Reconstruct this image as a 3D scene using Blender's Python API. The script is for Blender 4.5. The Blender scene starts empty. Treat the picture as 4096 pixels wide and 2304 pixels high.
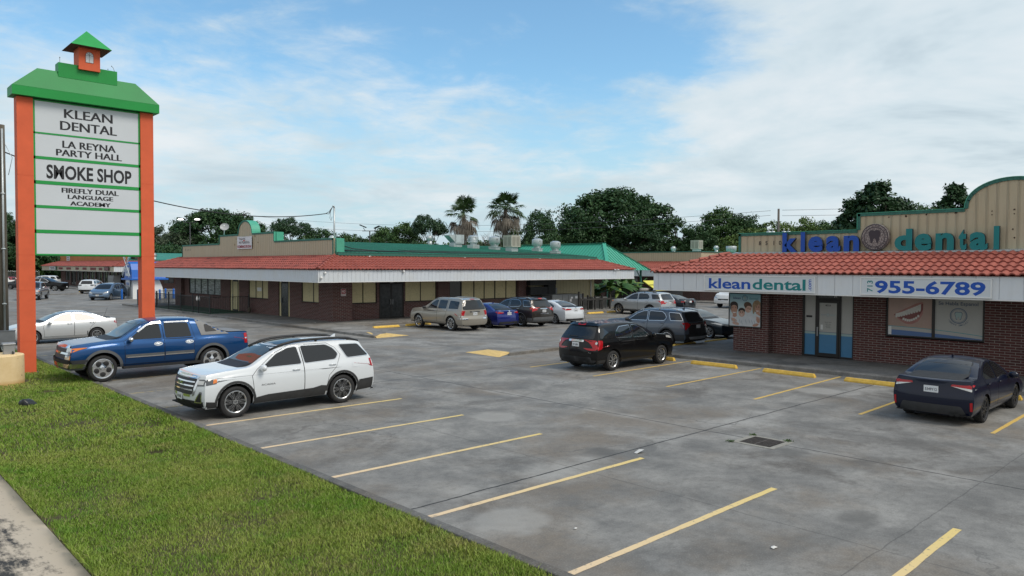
import bpy, bmesh, math, random
import numpy as np
from mathutils import Vector, Matrix
from mathutils.bvhtree import BVHTree

scene = bpy.context.scene
COL = scene.collection
PI = math.pi

# ------------------------------------------------------------------ camera
# World axes follow the parking lot: +X runs along the painted stalls towards the
# dental office, +Y along the kerb towards the far shops.
TH = 0.75708459
PITCH, ROLL, CAM_H = 0.0284961, 0.00432045, 3.6
cam_d = bpy.data.cameras.new("camera")
cam_d.sensor_width = 36.0
cam_d.lens = 26.13
cam_d.clip_start = 0.1
cam_d.clip_end = 4000
cam = bpy.data.objects.new("camera", cam_d)
COL.objects.link(cam)
_fw = Vector((math.sin(TH) * math.cos(PITCH), math.cos(TH) * math.cos(PITCH), -math.sin(PITCH)))
_rt = Vector((math.cos(TH), -math.sin(TH), 0))
_up = _rt.cross(_fw)
_r2 = _rt * math.cos(ROLL) + _up * math.sin(ROLL)
_u2 = _up * math.cos(ROLL) - _rt * math.sin(ROLL)
cam.matrix_world = Matrix(((_r2.x, _u2.x, -_fw.x, 0), (_r2.y, _u2.y, -_fw.y, 0), (_r2.z, _u2.z, -_fw.z, CAM_H), (0, 0, 0, 1)))
scene.camera = cam
FWD = Vector((math.sin(TH), math.cos(TH), 0))

# ------------------------------------------------------------------ light
SUN_EL, SUN_AZ = math.radians(52), math.radians(-68)      # azimuth measured from +X towards +Y
sun_d = bpy.data.lights.new("sun", 'SUN')
sun_d.energy = 1.75
sun_d.angle = math.radians(24)
sun_d.color = (1.0, 0.93, 0.83)
sun = bpy.data.objects.new("sun", sun_d)
COL.objects.link(sun)
_sd = Vector((math.cos(SUN_EL) * math.cos(SUN_AZ), math.cos(SUN_EL) * math.sin(SUN_AZ), math.sin(SUN_EL)))
sun.rotation_euler = _sd.to_track_quat('Z', 'Y').to_euler()

world = bpy.data.worlds.new("World")
scene.world = world
world.use_nodes = True
scene.view_settings.view_transform = 'Standard'
scene.view_settings.look = 'None'
scene.view_settings.exposure = 0.28
scene.view_settings.gamma = 1.0


class NT:
    """tiny helper for node trees"""
    def __init__(s, tree):
        s.t = tree
        s.n = tree.nodes
        s.l = tree.links

    def node(s, typ, **kw):
        n = s.n.new(typ)
        for k, v in kw.items():
            setattr(n, k, v)
        return n

    def put(s, sock, v):
        if isinstance(v, bpy.types.NodeSocket):
            s.l.new(v, sock)
        elif v is not None:
            if hasattr(sock, 'default_value'):
                dv = sock.default_value
                if hasattr(dv, '__len__') and len(dv) == 4 and len(v) == 3:
                    v = (*v, 1.0)
                sock.default_value = v

    def math(s, op, a, b=None, c=None, clamp=False):
        n = s.node('ShaderNodeMath', operation=op, use_clamp=clamp)
        for i, v in enumerate((a, b, c)):
            if v is not None:
                s.put(n.inputs[i], v)
        return n.outputs[0]

    def vmath(s, op, a, b=None):
        n = s.node('ShaderNodeVectorMath', operation=op)
        s.put(n.inputs[0], a)
        if b is not None:
            s.put(n.inputs[1], b)
        return n.outputs['Value'] if op in ('DOT_PRODUCT', 'LENGTH', 'DISTANCE') else n.outputs[0]

    def noise(s, vec, scale, detail=4.0, rough=0.55, dist=0.0, out=0):
        n = s.node('ShaderNodeTexNoise')
        s.put(n.inputs['Vector'], vec)
        n.inputs['Scale'].default_value = scale
        n.inputs['Detail'].default_value = detail
        n.inputs['Roughness'].default_value = rough
        n.inputs['Distortion'].default_value = dist
        return n.outputs[out]

    def ramp(s, fac, stops, interp='LINEAR'):
        n = s.node('ShaderNodeValToRGB')
        n.color_ramp.interpolation = interp
        e = n.color_ramp.elements
        while len(e) < len(stops):
            e.new(0.5)
        for i, (p, c) in enumerate(stops):
            e[i].position = p
            e[i].color = (*c, 1.0) if hasattr(c, '__len__') else (c, c, c, 1.0)
        s.put(n.inputs[0], fac)
        return n.outputs[0]

    def rng(s, v, a, b, c=0.0, d=1.0, smooth=False):
        n = s.node('ShaderNodeMapRange')
        n.clamp = True
        if smooth:
            n.interpolation_type = 'SMOOTHSTEP'
        s.put(n.inputs[0], v)
        for i, x in enumerate((a, b, c, d)):
            n.inputs[i + 1].default_value = x
        return n.outputs[0]

    def mix(s, fac, a, b, mode='MIX'):
        n = s.node('ShaderNodeMix', data_type='RGBA', blend_type=mode)
        s.put(n.inputs[0], fac)
        s.put(n.inputs[6], a)
        s.put(n.inputs[7], b)
        return n.outputs[2]

    def xyz(s, vec):
        n = s.node('ShaderNodeSeparateXYZ')
        s.put(n.inputs[0], vec)
        return n.outputs

    def comb(s, x, y, z):
        n = s.node('ShaderNodeCombineXYZ')
        for i, v in enumerate((x, y, z)):
            s.put(n.inputs[i], v)
        return n.outputs[0]


# sky: Nishita + thin cloud decks laid out on a plane high above the place
def make_sky():
    k = NT(world.node_tree)
    k.n.clear()
    out = k.node('ShaderNodeOutputWorld')
    bg = k.node('ShaderNodeBackground')
    sky = k.node('ShaderNodeTexSky', sky_type='NISHITA')
    sky.sun_disc = False
    sky.sun_elevation = SUN_EL
    sky.sun_rotation = math.radians(90) - SUN_AZ
    sky.air_density = 1.0
    sky.dust_density = 1.2
    sky.ozone_density = 2.0
    d = k.node('ShaderNodeTexCoord').outputs['Generated']
    x, y, z = k.xyz(d)
    zc = k.math('MAXIMUM', z, 0.0)
    inv = k.math('DIVIDE', 1.0, k.math('ADD', zc, 0.13))
    px = k.math('MULTIPLY', x, inv)
    py = k.math('MULTIPLY', y, inv)
    p = k.comb(px, py, 0.0)
    right = k.math('SUBTRACT', k.math('MULTIPLY', x, math.cos(TH)), k.math('MULTIPLY', y, math.sin(TH)))   # -1 left .. 1 right of the lot
    big = k.noise(k.vmath('ADD', p, (3.1, 7.7, 0)), 0.55, 3, 0.5)
    med = k.noise(k.vmath('ADD', p, (11.3, 2.4, 0)), 1.7, 8, 0.62, 0.35)
    fine = k.noise(p, 6.5, 6, 0.6, 0.5)
    f = k.math('ADD', k.math('MULTIPLY', big, 0.5), k.math('MULTIPLY', med, 0.5))
    f = k.math('ADD', f, k.math('MULTIPLY', k.math('SUBTRACT', fine, 0.5), 0.22))
    # more cover to the right and in a broad low band
    cov = k.math('MULTIPLY', k.rng(right, 0.10, 0.42, 0, 1, True), 0.25)
    band = k.math('MULTIPLY', k.rng(z, 0.275, 0.20, 0, 1, True), 0.17)
    left = k.math('MULTIPLY', k.rng(right, -0.28, -0.55, 0, 1, True), 0.06)
    f = k.math('ADD', f, k.math('ADD', k.math('ADD', cov, band), left))
    back = k.rng(k.math('ADD', k.math('MULTIPLY', x, math.sin(TH)), k.math('MULTIPLY', y, math.cos(TH))), 0.25, -0.25, 0, 1, True)   # thicker, neutral overcast added behind the camera to raise and warm the fill
    f = k.math('ADD', f, k.math('MULTIPLY', back, 0.30))
    mask = k.rng(f, 0.53, 0.78, 0, 1, True)
    hz = k.rng(z, 0.26, 0.02, 0, 1, True)
    shade = k.noise(k.vmath('ADD', p, (0.4, -0.6, 0)), 1.1, 5, 0.6, 0.3)
    cl = k.ramp(shade, [(0.30, (0.45, 0.545, 0.60)), (0.48, (0.56, 0.64, 0.68)), (0.66, (0.68, 0.715, 0.735))])
    grey = k.math('MULTIPLY', k.rng(right, 0.33, 0.55, 0, 1, True), k.rng(shade, 0.52, 0.34, 0, 0.8, True))
    cl = k.mix(grey, cl, (0.37, 0.44, 0.49))
    cl = k.mix(k.math('MULTIPLY', back, 0.85), cl, (0.58, 0.59, 0.59))
    skc = k.mix(1.0, sky.outputs[0], (0.122, 0.158, 0.157), 'MULTIPLY')
    skc = k.mix(k.math('MULTIPLY', hz, 0.9), skc, (0.43, 0.565, 0.64))
    c = k.mix(k.math('MULTIPLY', mask, k.rng(z, 0.0, 0.10, 0.55, 0.93)), skc, cl)
    k.put(bg.inputs[0], c)
    bg.inputs[1].default_value = 1.0
    k.l.new(bg.outputs[0], out.inputs[0])


make_sky()


# ------------------------------------------------------------------ materials
def base_mat(name):
    m = bpy.data.materials.new(name)
    m.use_nodes = True
    k = NT(m.node_tree)
    b = k.n['Principled BSDF']
    return m, k, b


def OB(k):
    return k.node('ShaderNodeTexCoord').outputs['Object']


def POS(k):
    return k.node('ShaderNodeNewGeometry').outputs['Position']


def mat(name, col, rough=0.6, metal=0.0, var=0.0, vs=3.0, bump=0.0, bs=40.0, coat=0.0, spec=0.5, streak=0.0, var2=None, emit=None):
    m, k, b = base_mat(name)
    v = OB(k)
    c = (*col, 1.0)
    if var > 0:
        n = k.noise(v, vs, 5, 0.6)
        c = k.mix(k.rng(n, 0.3, 0.7), tuple(max(0, q * (1 - var)) for q in col), tuple(min(1, q * (1 + var)) for q in col) if var2 is None else var2)
    if streak > 0:
        sx = k.vmath('MULTIPLY', v, (7.0, 7.0, 0.5))
        s = k.rng(k.noise(sx, 1.0, 4, 0.65), 0.56, 0.75, 0, streak)
        c = k.mix(s, c, tuple(q * 0.45 for q in col))
    k.put(b.inputs['Base Color'], c)
    b.inputs['Roughness'].default_value = rough
    b.inputs['Metallic'].default_value = metal
    b.inputs['Specular IOR Level'].default_value = spec
    if coat:
        b.inputs['Coat Weight'].default_value = coat
        b.inputs['Coat Roughness'].default_value = 0.04
    if bump:
        bn = k.node('ShaderNodeBump')
        bn.inputs['Strength'].default_value = bump
        bn.inputs['Distance'].default_value = 0.02
        k.put(bn.inputs['Height'], k.noise(v, bs, 5, 0.6))
        k.l.new(bn.outputs[0], b.inputs['Normal'])
    if emit:
        b.inputs['Emission Color'].default_value = (*emit[0], 1)
        b.inputs['Emission Strength'].default_value = emit[1]
    return m


def paint(name, col, metal=0.35, rough=0.32, dirt=0.0, shine=1.0):
    m, k, b = base_mat(name)
    c = (*col, 1.0)
    if dirt:
        z = k.xyz(OB(k))[2]
        n = k.noise(OB(k), 6, 5, 0.65)
        d = k.math('MULTIPLY', k.rng(z, 0.95, 0.25), k.rng(n, 0.35, 0.75, 0.2, 1.0))
        c = k.mix(k.math('MULTIPLY', d, dirt), c, (0.16, 0.14, 0.12))
    k.put(b.inputs['Base Color'], c)
    b.inputs['Metallic'].default_value = metal
    b.inputs['Roughness'].default_value = rough
    b.inputs['Coat Weight'].default_value = shine
    b.inputs['Specular IOR Level'].default_value = .5 * shine
    b.inputs['Coat Roughness'].default_value = 0.03
    return m


def glass_dark(name, col=(0.012, 0.014, 0.016), rough=0.03):
    m, k, b = base_mat(name)
    k.put(b.inputs['Base Color'], col)
    b.inputs['Roughness'].default_value = rough
    b.inputs['Specular IOR Level'].default_value = 0.75
    return m


M = {}
M['black'] = mat('black_plastic', (0.018, 0.018, 0.019), 0.55, var=0.2, vs=8)
M['dark_trim'] = mat('dark_trim', (0.035, 0.036, 0.038), 0.6, var=0.2, vs=6)
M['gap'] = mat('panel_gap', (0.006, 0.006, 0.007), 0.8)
M['under'] = mat('underbody', (0.010, 0.010, 0.010), 0.9)
M['tyre'] = mat('tyre_rubber', (0.020, 0.020, 0.021), 0.75, var=0.25, vs=20, bump=0.3, bs=90)
M['chrome'] = mat('chrome', (0.78, 0.79, 0.80), 0.12, 1.0)
M['alloy'] = mat('alloy', (0.55, 0.56, 0.57), 0.25, 0.9)
M['alloy_dark'] = mat('alloy_dark', (0.07, 0.07, 0.075), 0.35, 0.7)
M['lamp_red'] = mat('lamp_red', (0.42, 0.008, 0.014), 0.15, coat=.25)
M['lamp_clear'] = mat('lamp_clear', (0.62, 0.62, 0.60), 0.08, 0.35, coat=1.0)
M['lamp_amber'] = mat('lamp_amber', (0.75, 0.20, 0.02), 0.12, coat=1.0)
M['lamp_dark'] = mat('lamp_dark', (0.10, 0.105, 0.11), 0.08, 0.4, coat=1.0)
M['plate'] = mat('plate_white', (0.72, 0.74, 0.76), 0.4)
M['plate_ink'] = mat('plate_ink', (0.03, 0.035, 0.06), 0.5)
M['glass'] = glass_dark('car_glass')
M['glass_light'] = glass_dark('car_glass_clear', (0.045, 0.055, 0.055))
M['pane'] = glass_dark('window_pane', (0.02, 0.022, 0.024))
M['white'] = mat('white_paint', (0.80, 0.80, 0.79), 0.45)
M['white_metal'] = mat('white_metal', (0.70, 0.72, 0.74), 0.5, var=0.06, vs=1.5, streak=0.25)
M['sign_face'] = mat('sign_face', (0.64, 0.675, 0.71), 0.35, var=0.025, vs=0.8)
M['sign_ink'] = mat('sign_ink', (0.018, 0.018, 0.020), 0.4)
M['orange'] = mat('orange_stucco', (0.72, 0.125, 0.045), 0.7, var=0.10, vs=1.4, bump=0.15, bs=60)
M['green_roof'] = mat('sign_green', (0.0, 0.235, 0.048), 0.55, var=0.10, vs=0.9)
M['green_trim'] = mat('green_trim', (0.012, 0.32, 0.06), 0.5)
M['ink_blue'] = mat('letter_blue', (0.003, 0.075, 0.43), 0.4)
M['ink_teal'] = mat('letter_teal', (0.0, 0.20, 0.21), 0.4)
M['ink_navy'] = mat('print_navy', (0.02, 0.045, 0.16), 0.5)
M['ink_teal2'] = mat('print_teal', (0.10, 0.33, 0.38), 0.5)
M['metal_grey'] = mat('grey_metal', (0.30, 0.31, 0.32), 0.45, 0.3, var=0.12, vs=2.5)
M['galv'] = mat('galvanised', (0.50, 0.54, 0.55), 0.4, 0.45, var=0.12, vs=4, streak=0.2)
M['dark_metal'] = mat('dark_metal', (0.028, 0.030, 0.032), 0.55, 0.2, var=0.2, vs=5)
M['frame'] = mat('bronze_frame', (0.016, 0.015, 0.014), 0.45)
M['yellow'] = mat('yellow_paint', (0.78, 0.50, 0.085), 0.6, var=0.16, vs=9, bump=0.2, bs=50, streak=0.22)
M['blue_kiosk'] = mat('kiosk_blue', (0.01, 0.13, 0.52), 0.4)


# ------------------------------------------------------------------ mesh builder
class MB:
    def __init__(s):
        s.v, s.f, s.m = [], [], []

    def add(s, vs, fs, mi=0):
        o = len(s.v)
        s.v += [tuple(p) for p in vs]
        s.f += [tuple(i + o for i in f) for f in fs]
        s.m += [mi] * len(fs)
        return s

    def box(s, x0, x1, y0, y1, z0, z1, mi=0):
        return s.add([(x0, y0, z0), (x1, y0, z0), (x1, y1, z0), (x0, y1, z0), (x0, y0, z1), (x1, y0, z1), (x1, y1, z1), (x0, y1, z1)],
                     [(0, 3, 2, 1), (4, 5, 6, 7), (0, 1, 5, 4), (1, 2, 6, 5), (2, 3, 7, 6), (3, 0, 4, 7)], mi)

    def prism(s, pts, z0, z1, mi=0):
        """pts: CCW list of (x,y)"""
        n = len(pts)
        return s.add([(x, y, z0) for x, y in pts] + [(x, y, z1) for x, y in pts],
                     [tuple(range(n))[::-1], tuple(range(n, 2 * n))] + [(i, (i + 1) % n, n + (i + 1) % n, n + i) for i in range(n)], mi)

    def extrude(s, pts, d, mi=0):
        """pts: list of 3-D points (planar), d: extrusion vector"""
        n = len(pts)
        d = Vector(d)
        return s.add([Vector(p) for p in pts] + [Vector(p) + d for p in pts],
                     [tuple(range(n))[::-1], tuple(range(n, 2 * n))] + [(i, (i + 1) % n, n + (i + 1) % n, n + i) for i in range(n)], mi)

    def bar(s, a, b, w, h=None, mi=0):
        a, b = Vector(a), Vector(b)
        h = w if h is None else h
        d = (b - a).normalized()
        up = Vector((0, 0, 1)) if abs(d.z) < 0.95 else Vector((1, 0, 0))
        r = d.cross(up).normalized() * (w / 2)
        u = r.cross(d).normalized() * (h / 2)
        v = [a - r - u, a + r - u, a + r + u, a - r + u, b - r - u, b + r - u, b + r + u, b - r + u]
        return s.add(v, [(0, 1, 2, 3), (7, 6, 5, 4), (0, 4, 5, 1), (1, 5, 6, 2), (2, 6, 7, 3), (3, 7, 4, 0)], mi)

    def tube(s, path, r, n=8, mi=0, caps=True):
        path = [Vector(p) for p in path]
        rs = r if hasattr(r, '__len__') else [r] * len(path)
        vs, fs = [], []
        prev = None
        for i, p in enumerate(path):
            d = (path[min(i + 1, len(path) - 1)] - path[max(i - 1, 0)]).normalized()
            if prev is None:
                a = Vector((0, 0, 1)) if abs(d.z) < 0.9 else Vector((1, 0, 0))
                prev = d.cross(a).normalized()
            prev = (prev - d * prev.dot(d)).normalized()
            q = d.cross(prev)
            for j in range(n):
                t = 2 * PI * j / n
                vs.append(p + (prev * math.cos(t) + q * math.sin(t)) * rs[i])
        for i in range(len(path) - 1):
            for j in range(n):
                a, b = i * n + j, i * n + (j + 1) % n
                fs.append((a, b, b + n, a + n))
        if caps:
            fs.append(tuple(range(n))[::-1])
            fs.append(tuple(range((len(path) - 1) * n, len(path) * n)))
        return s.add(vs, fs, mi)

    def lathe(s, prof, n=24, mi=0, c=(0, 0, 0), axis='z'):
        """prof: (r, h) list; axis z by default"""
        vs, fs = [], []
        for r, h in prof:
            for j in range(n):
                t = 2 * PI * j / n
                a, b = r * math.cos(t), r * math.sin(t)
                p = (a, b, h) if axis == 'z' else ((a, h, b) if axis == 'y' else (h, a, b))
                vs.append((p[0] + c[0], p[1] + c[1], p[2] + c[2]))
        for i in range(len(prof) - 1):
            for j in range(n):
                a, b = i * n + j, i * n + (j + 1) % n
                fs.append((a, b, b + n, a + n) if axis != 'y' else (a, a + n, b + n, b))
        return s.add(vs, fs, mi)

    def build(s, name, mats, parent=None, smooth=False, loc=None):
        me = bpy.data.meshes.new(name)
        me.from_pydata(s.v, [], s.f)
        for m in (mats if isinstance(mats, (list, tuple)) else [mats]):
            me.materials.append(m)
        if any(s.m):
            me.polygons.foreach_set('material_index', s.m)
        if smooth:
            me.shade_smooth()
        me.update()
        return link(name, me, parent, loc)


def link(name, me, parent=None, loc=None):
    o = bpy.data.objects.new(name, me)
    COL.objects.link(o)
    if parent is not None:
        o.parent = parent
    if loc is not None:
        o.location = loc
    return o


def tag(o, label, cat, group=None, kind=None):
    if label:
        o['label'] = label
    if cat:
        o['category'] = cat
    if group:
        o['group'] = group
    if kind:
        o['kind'] = kind
    return o


def thing(name, label, cat, loc=(0, 0, 0), rz=0.0, group=None):
    o = bpy.data.objects.new(name, None)
    o.empty_display_size = 0.3
    COL.objects.link(o)
    o.location = loc
    o.rotation_euler = (0, 0, rz)
    return tag(o, label, cat, group)


def copy_tree(o, parent=None):
    c = o.copy()
    COL.objects.link(c)
    c.parent = parent
    for ch in list(o.children):
        copy_tree(ch, c)
    return c


def smooth_by_angle(o, deg=35):
    me = o.data
    me.shade_smooth()
    bm = bmesh.new()
    bm.from_mesh(me)
    lim = math.radians(deg)
    for e in bm.edges:
        if len(e.link_faces) == 2 and e.calc_face_angle(0) > lim:
            e.smooth = False
    bm.to_mesh(me)
    bm.free()
    return o


def text_mesh(s, h, w=None, bold=0.0, depth=0.0, align='CENTER', space=1.0, res=3):
    """flat text mesh in the XY plane, cap height h, optionally stretched to width w, origin at its centre bottom"""
    cu = bpy.data.curves.new('text_tmp', 'FONT')
    cu.body = s
    cu.size = 1.0
    cu.offset = bold
    cu.extrude = 0.0
    cu.resolution_u = res
    cu.space_character = space
    o = bpy.data.objects.new('text_tmp', cu)
    COL.objects.link(o)
    dg = bpy.context.evaluated_depsgraph_get()
    me = bpy.data.meshes.new_from_object(o.evaluated_get(dg))
    bpy.data.objects.remove(o)
    bpy.data.curves.remove(cu)
    n = len(me.vertices)
    co = np.empty(n * 3)
    me.vertices.foreach_get('co', co)
    co = co.reshape(-1, 3)
    faces = [tuple(p.vertices) for p in me.polygons]
    bpy.data.meshes.remove(me)
    x0, x1 = co[:, 0].min(), co[:, 0].max()
    kz = h / 0.729                    # cap height of the built-in font
    kx = kz if w is None else w / (x1 - x0)
    co[:, 0] = (co[:, 0] - (x0 + x1) / 2 if align == 'CENTER' else co[:, 0] - x0) * kx
    co[:, 1] *= kz
    return co, faces


def put_text(mb, s, org, right, up, h, w=None, bold=0.0, depth=0.0, mi=0, align='CENTER', space=1.0, backmi=None):
    """writes text on a plane: org = centre bottom (or left bottom), right/up unit vectors; depth>0 extrudes along the outward normal"""
    co, fs = text_mesh(s, h, w, bold, 0, align, space)
    right, up, org = Vector(right), Vector(up), Vector(org)
    nrm = right.cross(up)
    P = [org + right * c[0] + up * c[1] for c in co]
    if depth <= 0:
        mb.add(P, fs, mi)
        return
    Q = [p + nrm * depth for p in P]
    mb.add(Q, fs, mi)
    cnt = {}
    for f in fs:
        for i in range(len(f)):
            a, b = f[i], f[(i + 1) % len(f)]
            cnt[(a, b)] = cnt.get((a, b), 0) + 1
    side = [(a, b) for (a, b) in cnt if (b, a) not in cnt]
    n = len(P)
    mb.add(P + Q, [(a, b, b + n, a + n) for a, b in side], mi if backmi is None else backmi)


def ellipse(cx, cy, rx, ry, n=24, a0=0.0, a1=2 * PI):
    full = abs(a1 - a0 - 2 * PI) < 1e-6
    m = n if full else n + 1
    return [(cx + rx * math.cos(a0 + (a1 - a0) * i / n), cy + ry * math.sin(a0 + (a1 - a0) * i / n)) for i in range(m)]


def interp(pts):
    """monotone cubic through (x,y) points"""
    X = np.array([p[0] for p in pts], float)
    Y = np.array([p[1] for p in pts], float)
    h = np.diff(X)
    d = np.diff(Y) / h
    m = np.zeros(len(X))
    m[0], m[-1] = d[0], d[-1]
    for i in range(1, len(X) - 1):
        if d[i - 1] * d[i] > 0:
            w1, w2 = 2 * h[i] + h[i - 1], h[i] + 2 * h[i - 1]
            m[i] = (w1 + w2) / (w1 / d[i - 1] + w2 / d[i])

    def f(x):
        x = np.clip(x, X[0], X[-1])
        i = np.clip(np.searchsorted(X, x, side='right') - 1, 0, len(h) - 1)
        t = (x - X[i]) / h[i]
        return ((1 + 2 * t) * (1 - t) ** 2 * Y[i] + t * (1 - t) ** 2 * h[i] * m[i] + t * t * (3 - 2 * t) * Y[i + 1] + t * t * (t - 1) * h[i] * m[i + 1])
    return f


# ------------------------------------------------------------------ the setting
def line_mask(k, coord, positions, w, wob=None):
    """1 near any of the coordinates given"""
    acc = None
    c = coord if wob is None else k.math('ADD', coord, wob)
    for p in positions:
        d = k.math('ABSOLUTE', k.math('SUBTRACT', c, p))
        m = k.rng(d, w, w * .35, 0, 1)
        acc = m if acc is None else k.math('MAXIMUM', acc, m)
    return acc


def concrete(name, base, joints=True, light=(.36, .355, .34), dark=(.085, .075, .065), sx=1.0):
    m, k, b = base_mat(name)
    v = POS(k)
    x, y, z = k.xyz(v)
    big = k.noise(v, .16 * sx, 5, .62, .6)
    mid = k.noise(v, .75 * sx, 6, .65, .4)
    fin = k.noise(v, 7.0, 6, .75)
    grit = k.noise(v, 42.0, 3, .7)
    # aggregate of tones: weathered light film, grey body, brownish and black grime
    c = k.mix(k.rng(mid, .36, .64), tuple(q * .62 for q in base), tuple(min(1, q * 1.25) for q in base))
    c = k.mix(k.rng(big, .52, .70, 0, .75, True), c, light)
    c = k.mix(k.math('MULTIPLY', k.rng(k.noise(k.vmath('ADD', v, (31, 7, 0)), .33, 6, .66, .8), .50, .70, 0, .90, True), k.rng(fin, .30, .62, .45, 1)), c, dark)
    c = k.mix(k.rng(k.noise(k.vmath('ADD', v, (5, 51, 0)), .30, 5, .65), .46, .68, 0, .70, True), c, tuple(q * f for q, f in zip(base, (.78, .64, .50))))
    c = k.mix(k.rng(fin, .46, .72, 0, .55), c, tuple(q * .42 for q in base))
    c = k.mix(k.rng(grit, .52, .70, 0, .34), c, tuple(q * .40 for q in base))
    c = k.mix(k.rng(grit, .46, .30, 0, .28), c, (.42, .42, .41))
    spots = k.node('ShaderNodeTexVoronoi')
    k.put(spots.inputs['Vector'], k.vmath('ADD', v, k.vmath('MULTIPLY', k.noise(v, 2.2, 3, .5, 0, 1), (.5, .5, 0))))
    spots.inputs['Scale'].default_value = .42
    sr = k.xyz(spots.outputs['Color'])
    rad = spots.outputs['Distance']
    c = k.mix(k.math('MULTIPLY', k.rng(rad, .24, .13, 0, .6, True), k.math('GREATER_THAN', sr[0], .70)), c, tuple(q * .35 for q in base))
    c = k.mix(k.math('MULTIPLY', k.rng(rad, .30, .22, 0, .55), k.math('LESS_THAN', sr[0], .20)), c, tuple(min(1, q * 1.5) for q in base))
    if joints:
        wob = k.math('MULTIPLY', k.math('SUBTRACT', k.noise(v, 1.3, 4, .7), .5), .10)
        jm = k.math('MAXIMUM', line_mask(k, y, (8.95, -1.6, 19.6, 30.2, 40.8, 51.4), .030, wob), line_mask(k, x, (14.35, 38.0, 50.0), .026, wob))
        jf = k.math('MAXIMUM', line_mask(k, x, (9.9, 18.6), .016, wob), line_mask(k, y, (3.6, 14.3, 24.9, 35.5, 46.1), .014, wob))
        jm = k.math('MAXIMUM', jm, k.math('MULTIPLY', jf, .42))
        halo = k.math('MAXIMUM', line_mask(k, y, (8.95,), .55, wob), line_mask(k, x, (14.35,), .30, wob))
        c = k.mix(k.math('MULTIPLY', halo, k.rng(mid, .40, .62, 0, .42)), c, light)
        c = k.mix(k.math('MULTIPLY', jm, k.rng(fin, .25, .5, .55, .95)), c, (.018, .018, .018))
        cr = k.node('ShaderNodeTexVoronoi', feature='DISTANCE_TO_EDGE')
        k.put(cr.inputs['Vector'], k.vmath('ADD', v, k.vmath('MULTIPLY', k.noise(v, 1.1, 5, .7, 0, 1), (1.3, 1.3, 0))))
        cr.inputs['Scale'].default_value = .17
        c = k.mix(k.math('MULTIPLY', k.rng(cr.outputs['Distance'], .006, .001), k.rng(big, .44, .58, 0, .40)), c, (.05, .05, .05))
    k.put(b.inputs['Base Color'], c)
    k.put(b.inputs['Roughness'], k.rng(mid, .3, .7, .70, .92))
    bn = k.node('ShaderNodeBump')
    bn.inputs['Strength'].default_value = .35
    bn.inputs['Distance'].default_value = .01
    k.put(bn.inputs['Height'], fin)
    k.l.new(bn.outputs[0], b.inputs['Normal'])
    return m


M['lot'] = concrete('lot_concrete', (.228, .223, .210))
M['walk'] = concrete('walk_concrete', (.215, .210, .200), False, light=(.30, .29, .27), sx=2.0)
M['kerb'] = concrete('kerb_concrete', (.13, .127, .12), False, light=(.21, .20, .19), dark=(.05, .05, .045), sx=3.0)
_m, _k, _b = base_mat('mould_streaked_concrete')
_v = POS(_k)
_x, _y, _z = _k.xyz(_v)
_n = _k.noise(_k.vmath('MULTIPLY', _v, (5, 1.3, 1)), 1.6, 7, .72)
_n2 = _k.noise(_v, 9, 5, .75)
_f = _k.math('ADD', _k.math('MULTIPLY', _n, .62), _k.math('MULTIPLY', _n2, .38))
_f = _k.math('ADD', _f, _k.rng(_x, 2.35, 1.35, -.13, .17))
_c = _k.mix(_k.rng(_f, .46, .60), (.50, .43, .34), (.040, .038, .036))
_k.put(_b.inputs['Base Color'], _c)
_b.inputs['Roughness'].default_value = .85
M['mould'] = _m

# earth sheet to the horizon
g = MB()
g.box(-1600, 1600, -1600, 2200, -.9, -.30)
tag(g.build('ground', mat('earth', (.075, .095, .035), .95, var=.35, vs=.05)), None, None, kind='structure')
g = MB()
g.box(6.34, 150, -60, 190, -.3, 0.0)
g.box(-40, 6.34, 38.6, 190, -.3, -.002)
tag(g.build('parking_lot', M['lot']), None, None, kind='structure')

# kerb between lot and verge
g = MB()
random.seed(4)
y = -6.0
while y < 38.4:
    y2 = min(y + 3.05, 38.5)
    dx = random.uniform(-.008, .008)
    g.box(6.215 + dx, 6.385 + dx, y, y2 - .012, -.3, .035 + random.uniform(-.006, .006))
    y = y2
g.box(-20, 6.21, 38.4, 38.56, -.3, .03)
o = g.build('kerb', M['kerb'])
bv = o.modifiers.new('b', 'BEVEL')
bv.width = .018
bv.segments = 2
tag(o, None, None, kind='structure')

g = MB()
g.box(-14, 2.38, -20, 38.3, -.35, -.105)
tag(g.build('sidewalk', M['mould']), None, None, kind='structure')

# grass verge: soil sheet and blades
_m, _k, _b = base_mat('verge_soil')
_v = POS(_k)
_c = _k.mix(_k.rng(_k.noise(_v, 1.4, 5, .7), .4, .65), (.085, .090, .030), (.115, .090, .055))
_k.put(_b.inputs['Base Color'], _c)
_b.inputs['Roughness'].default_value = 1.0
g = MB()
g.box(2.385, 6.25, -20, 38.45, -.3, -.165)
tag(g.build('verge', _m), None, None, kind='structure')


def value_noise(x, y, seed):
    r = np.random.RandomState(seed)
    T = r.rand(64, 64)
    xi, yi = np.floor(x).astype(int), np.floor(y).astype(int)
    fx, fy = x - xi, y - yi
    fx, fy = fx * fx * (3 - 2 * fx), fy * fy * (3 - 2 * fy)
    q = lambda a, b: T[a % 64, b % 64]
    return (q(xi, yi) * (1 - fx) + q(xi + 1, yi) * fx) * (1 - fy) + (q(xi, yi + 1) * (1 - fx) + q(xi + 1, yi + 1) * fx) * fy


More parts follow.
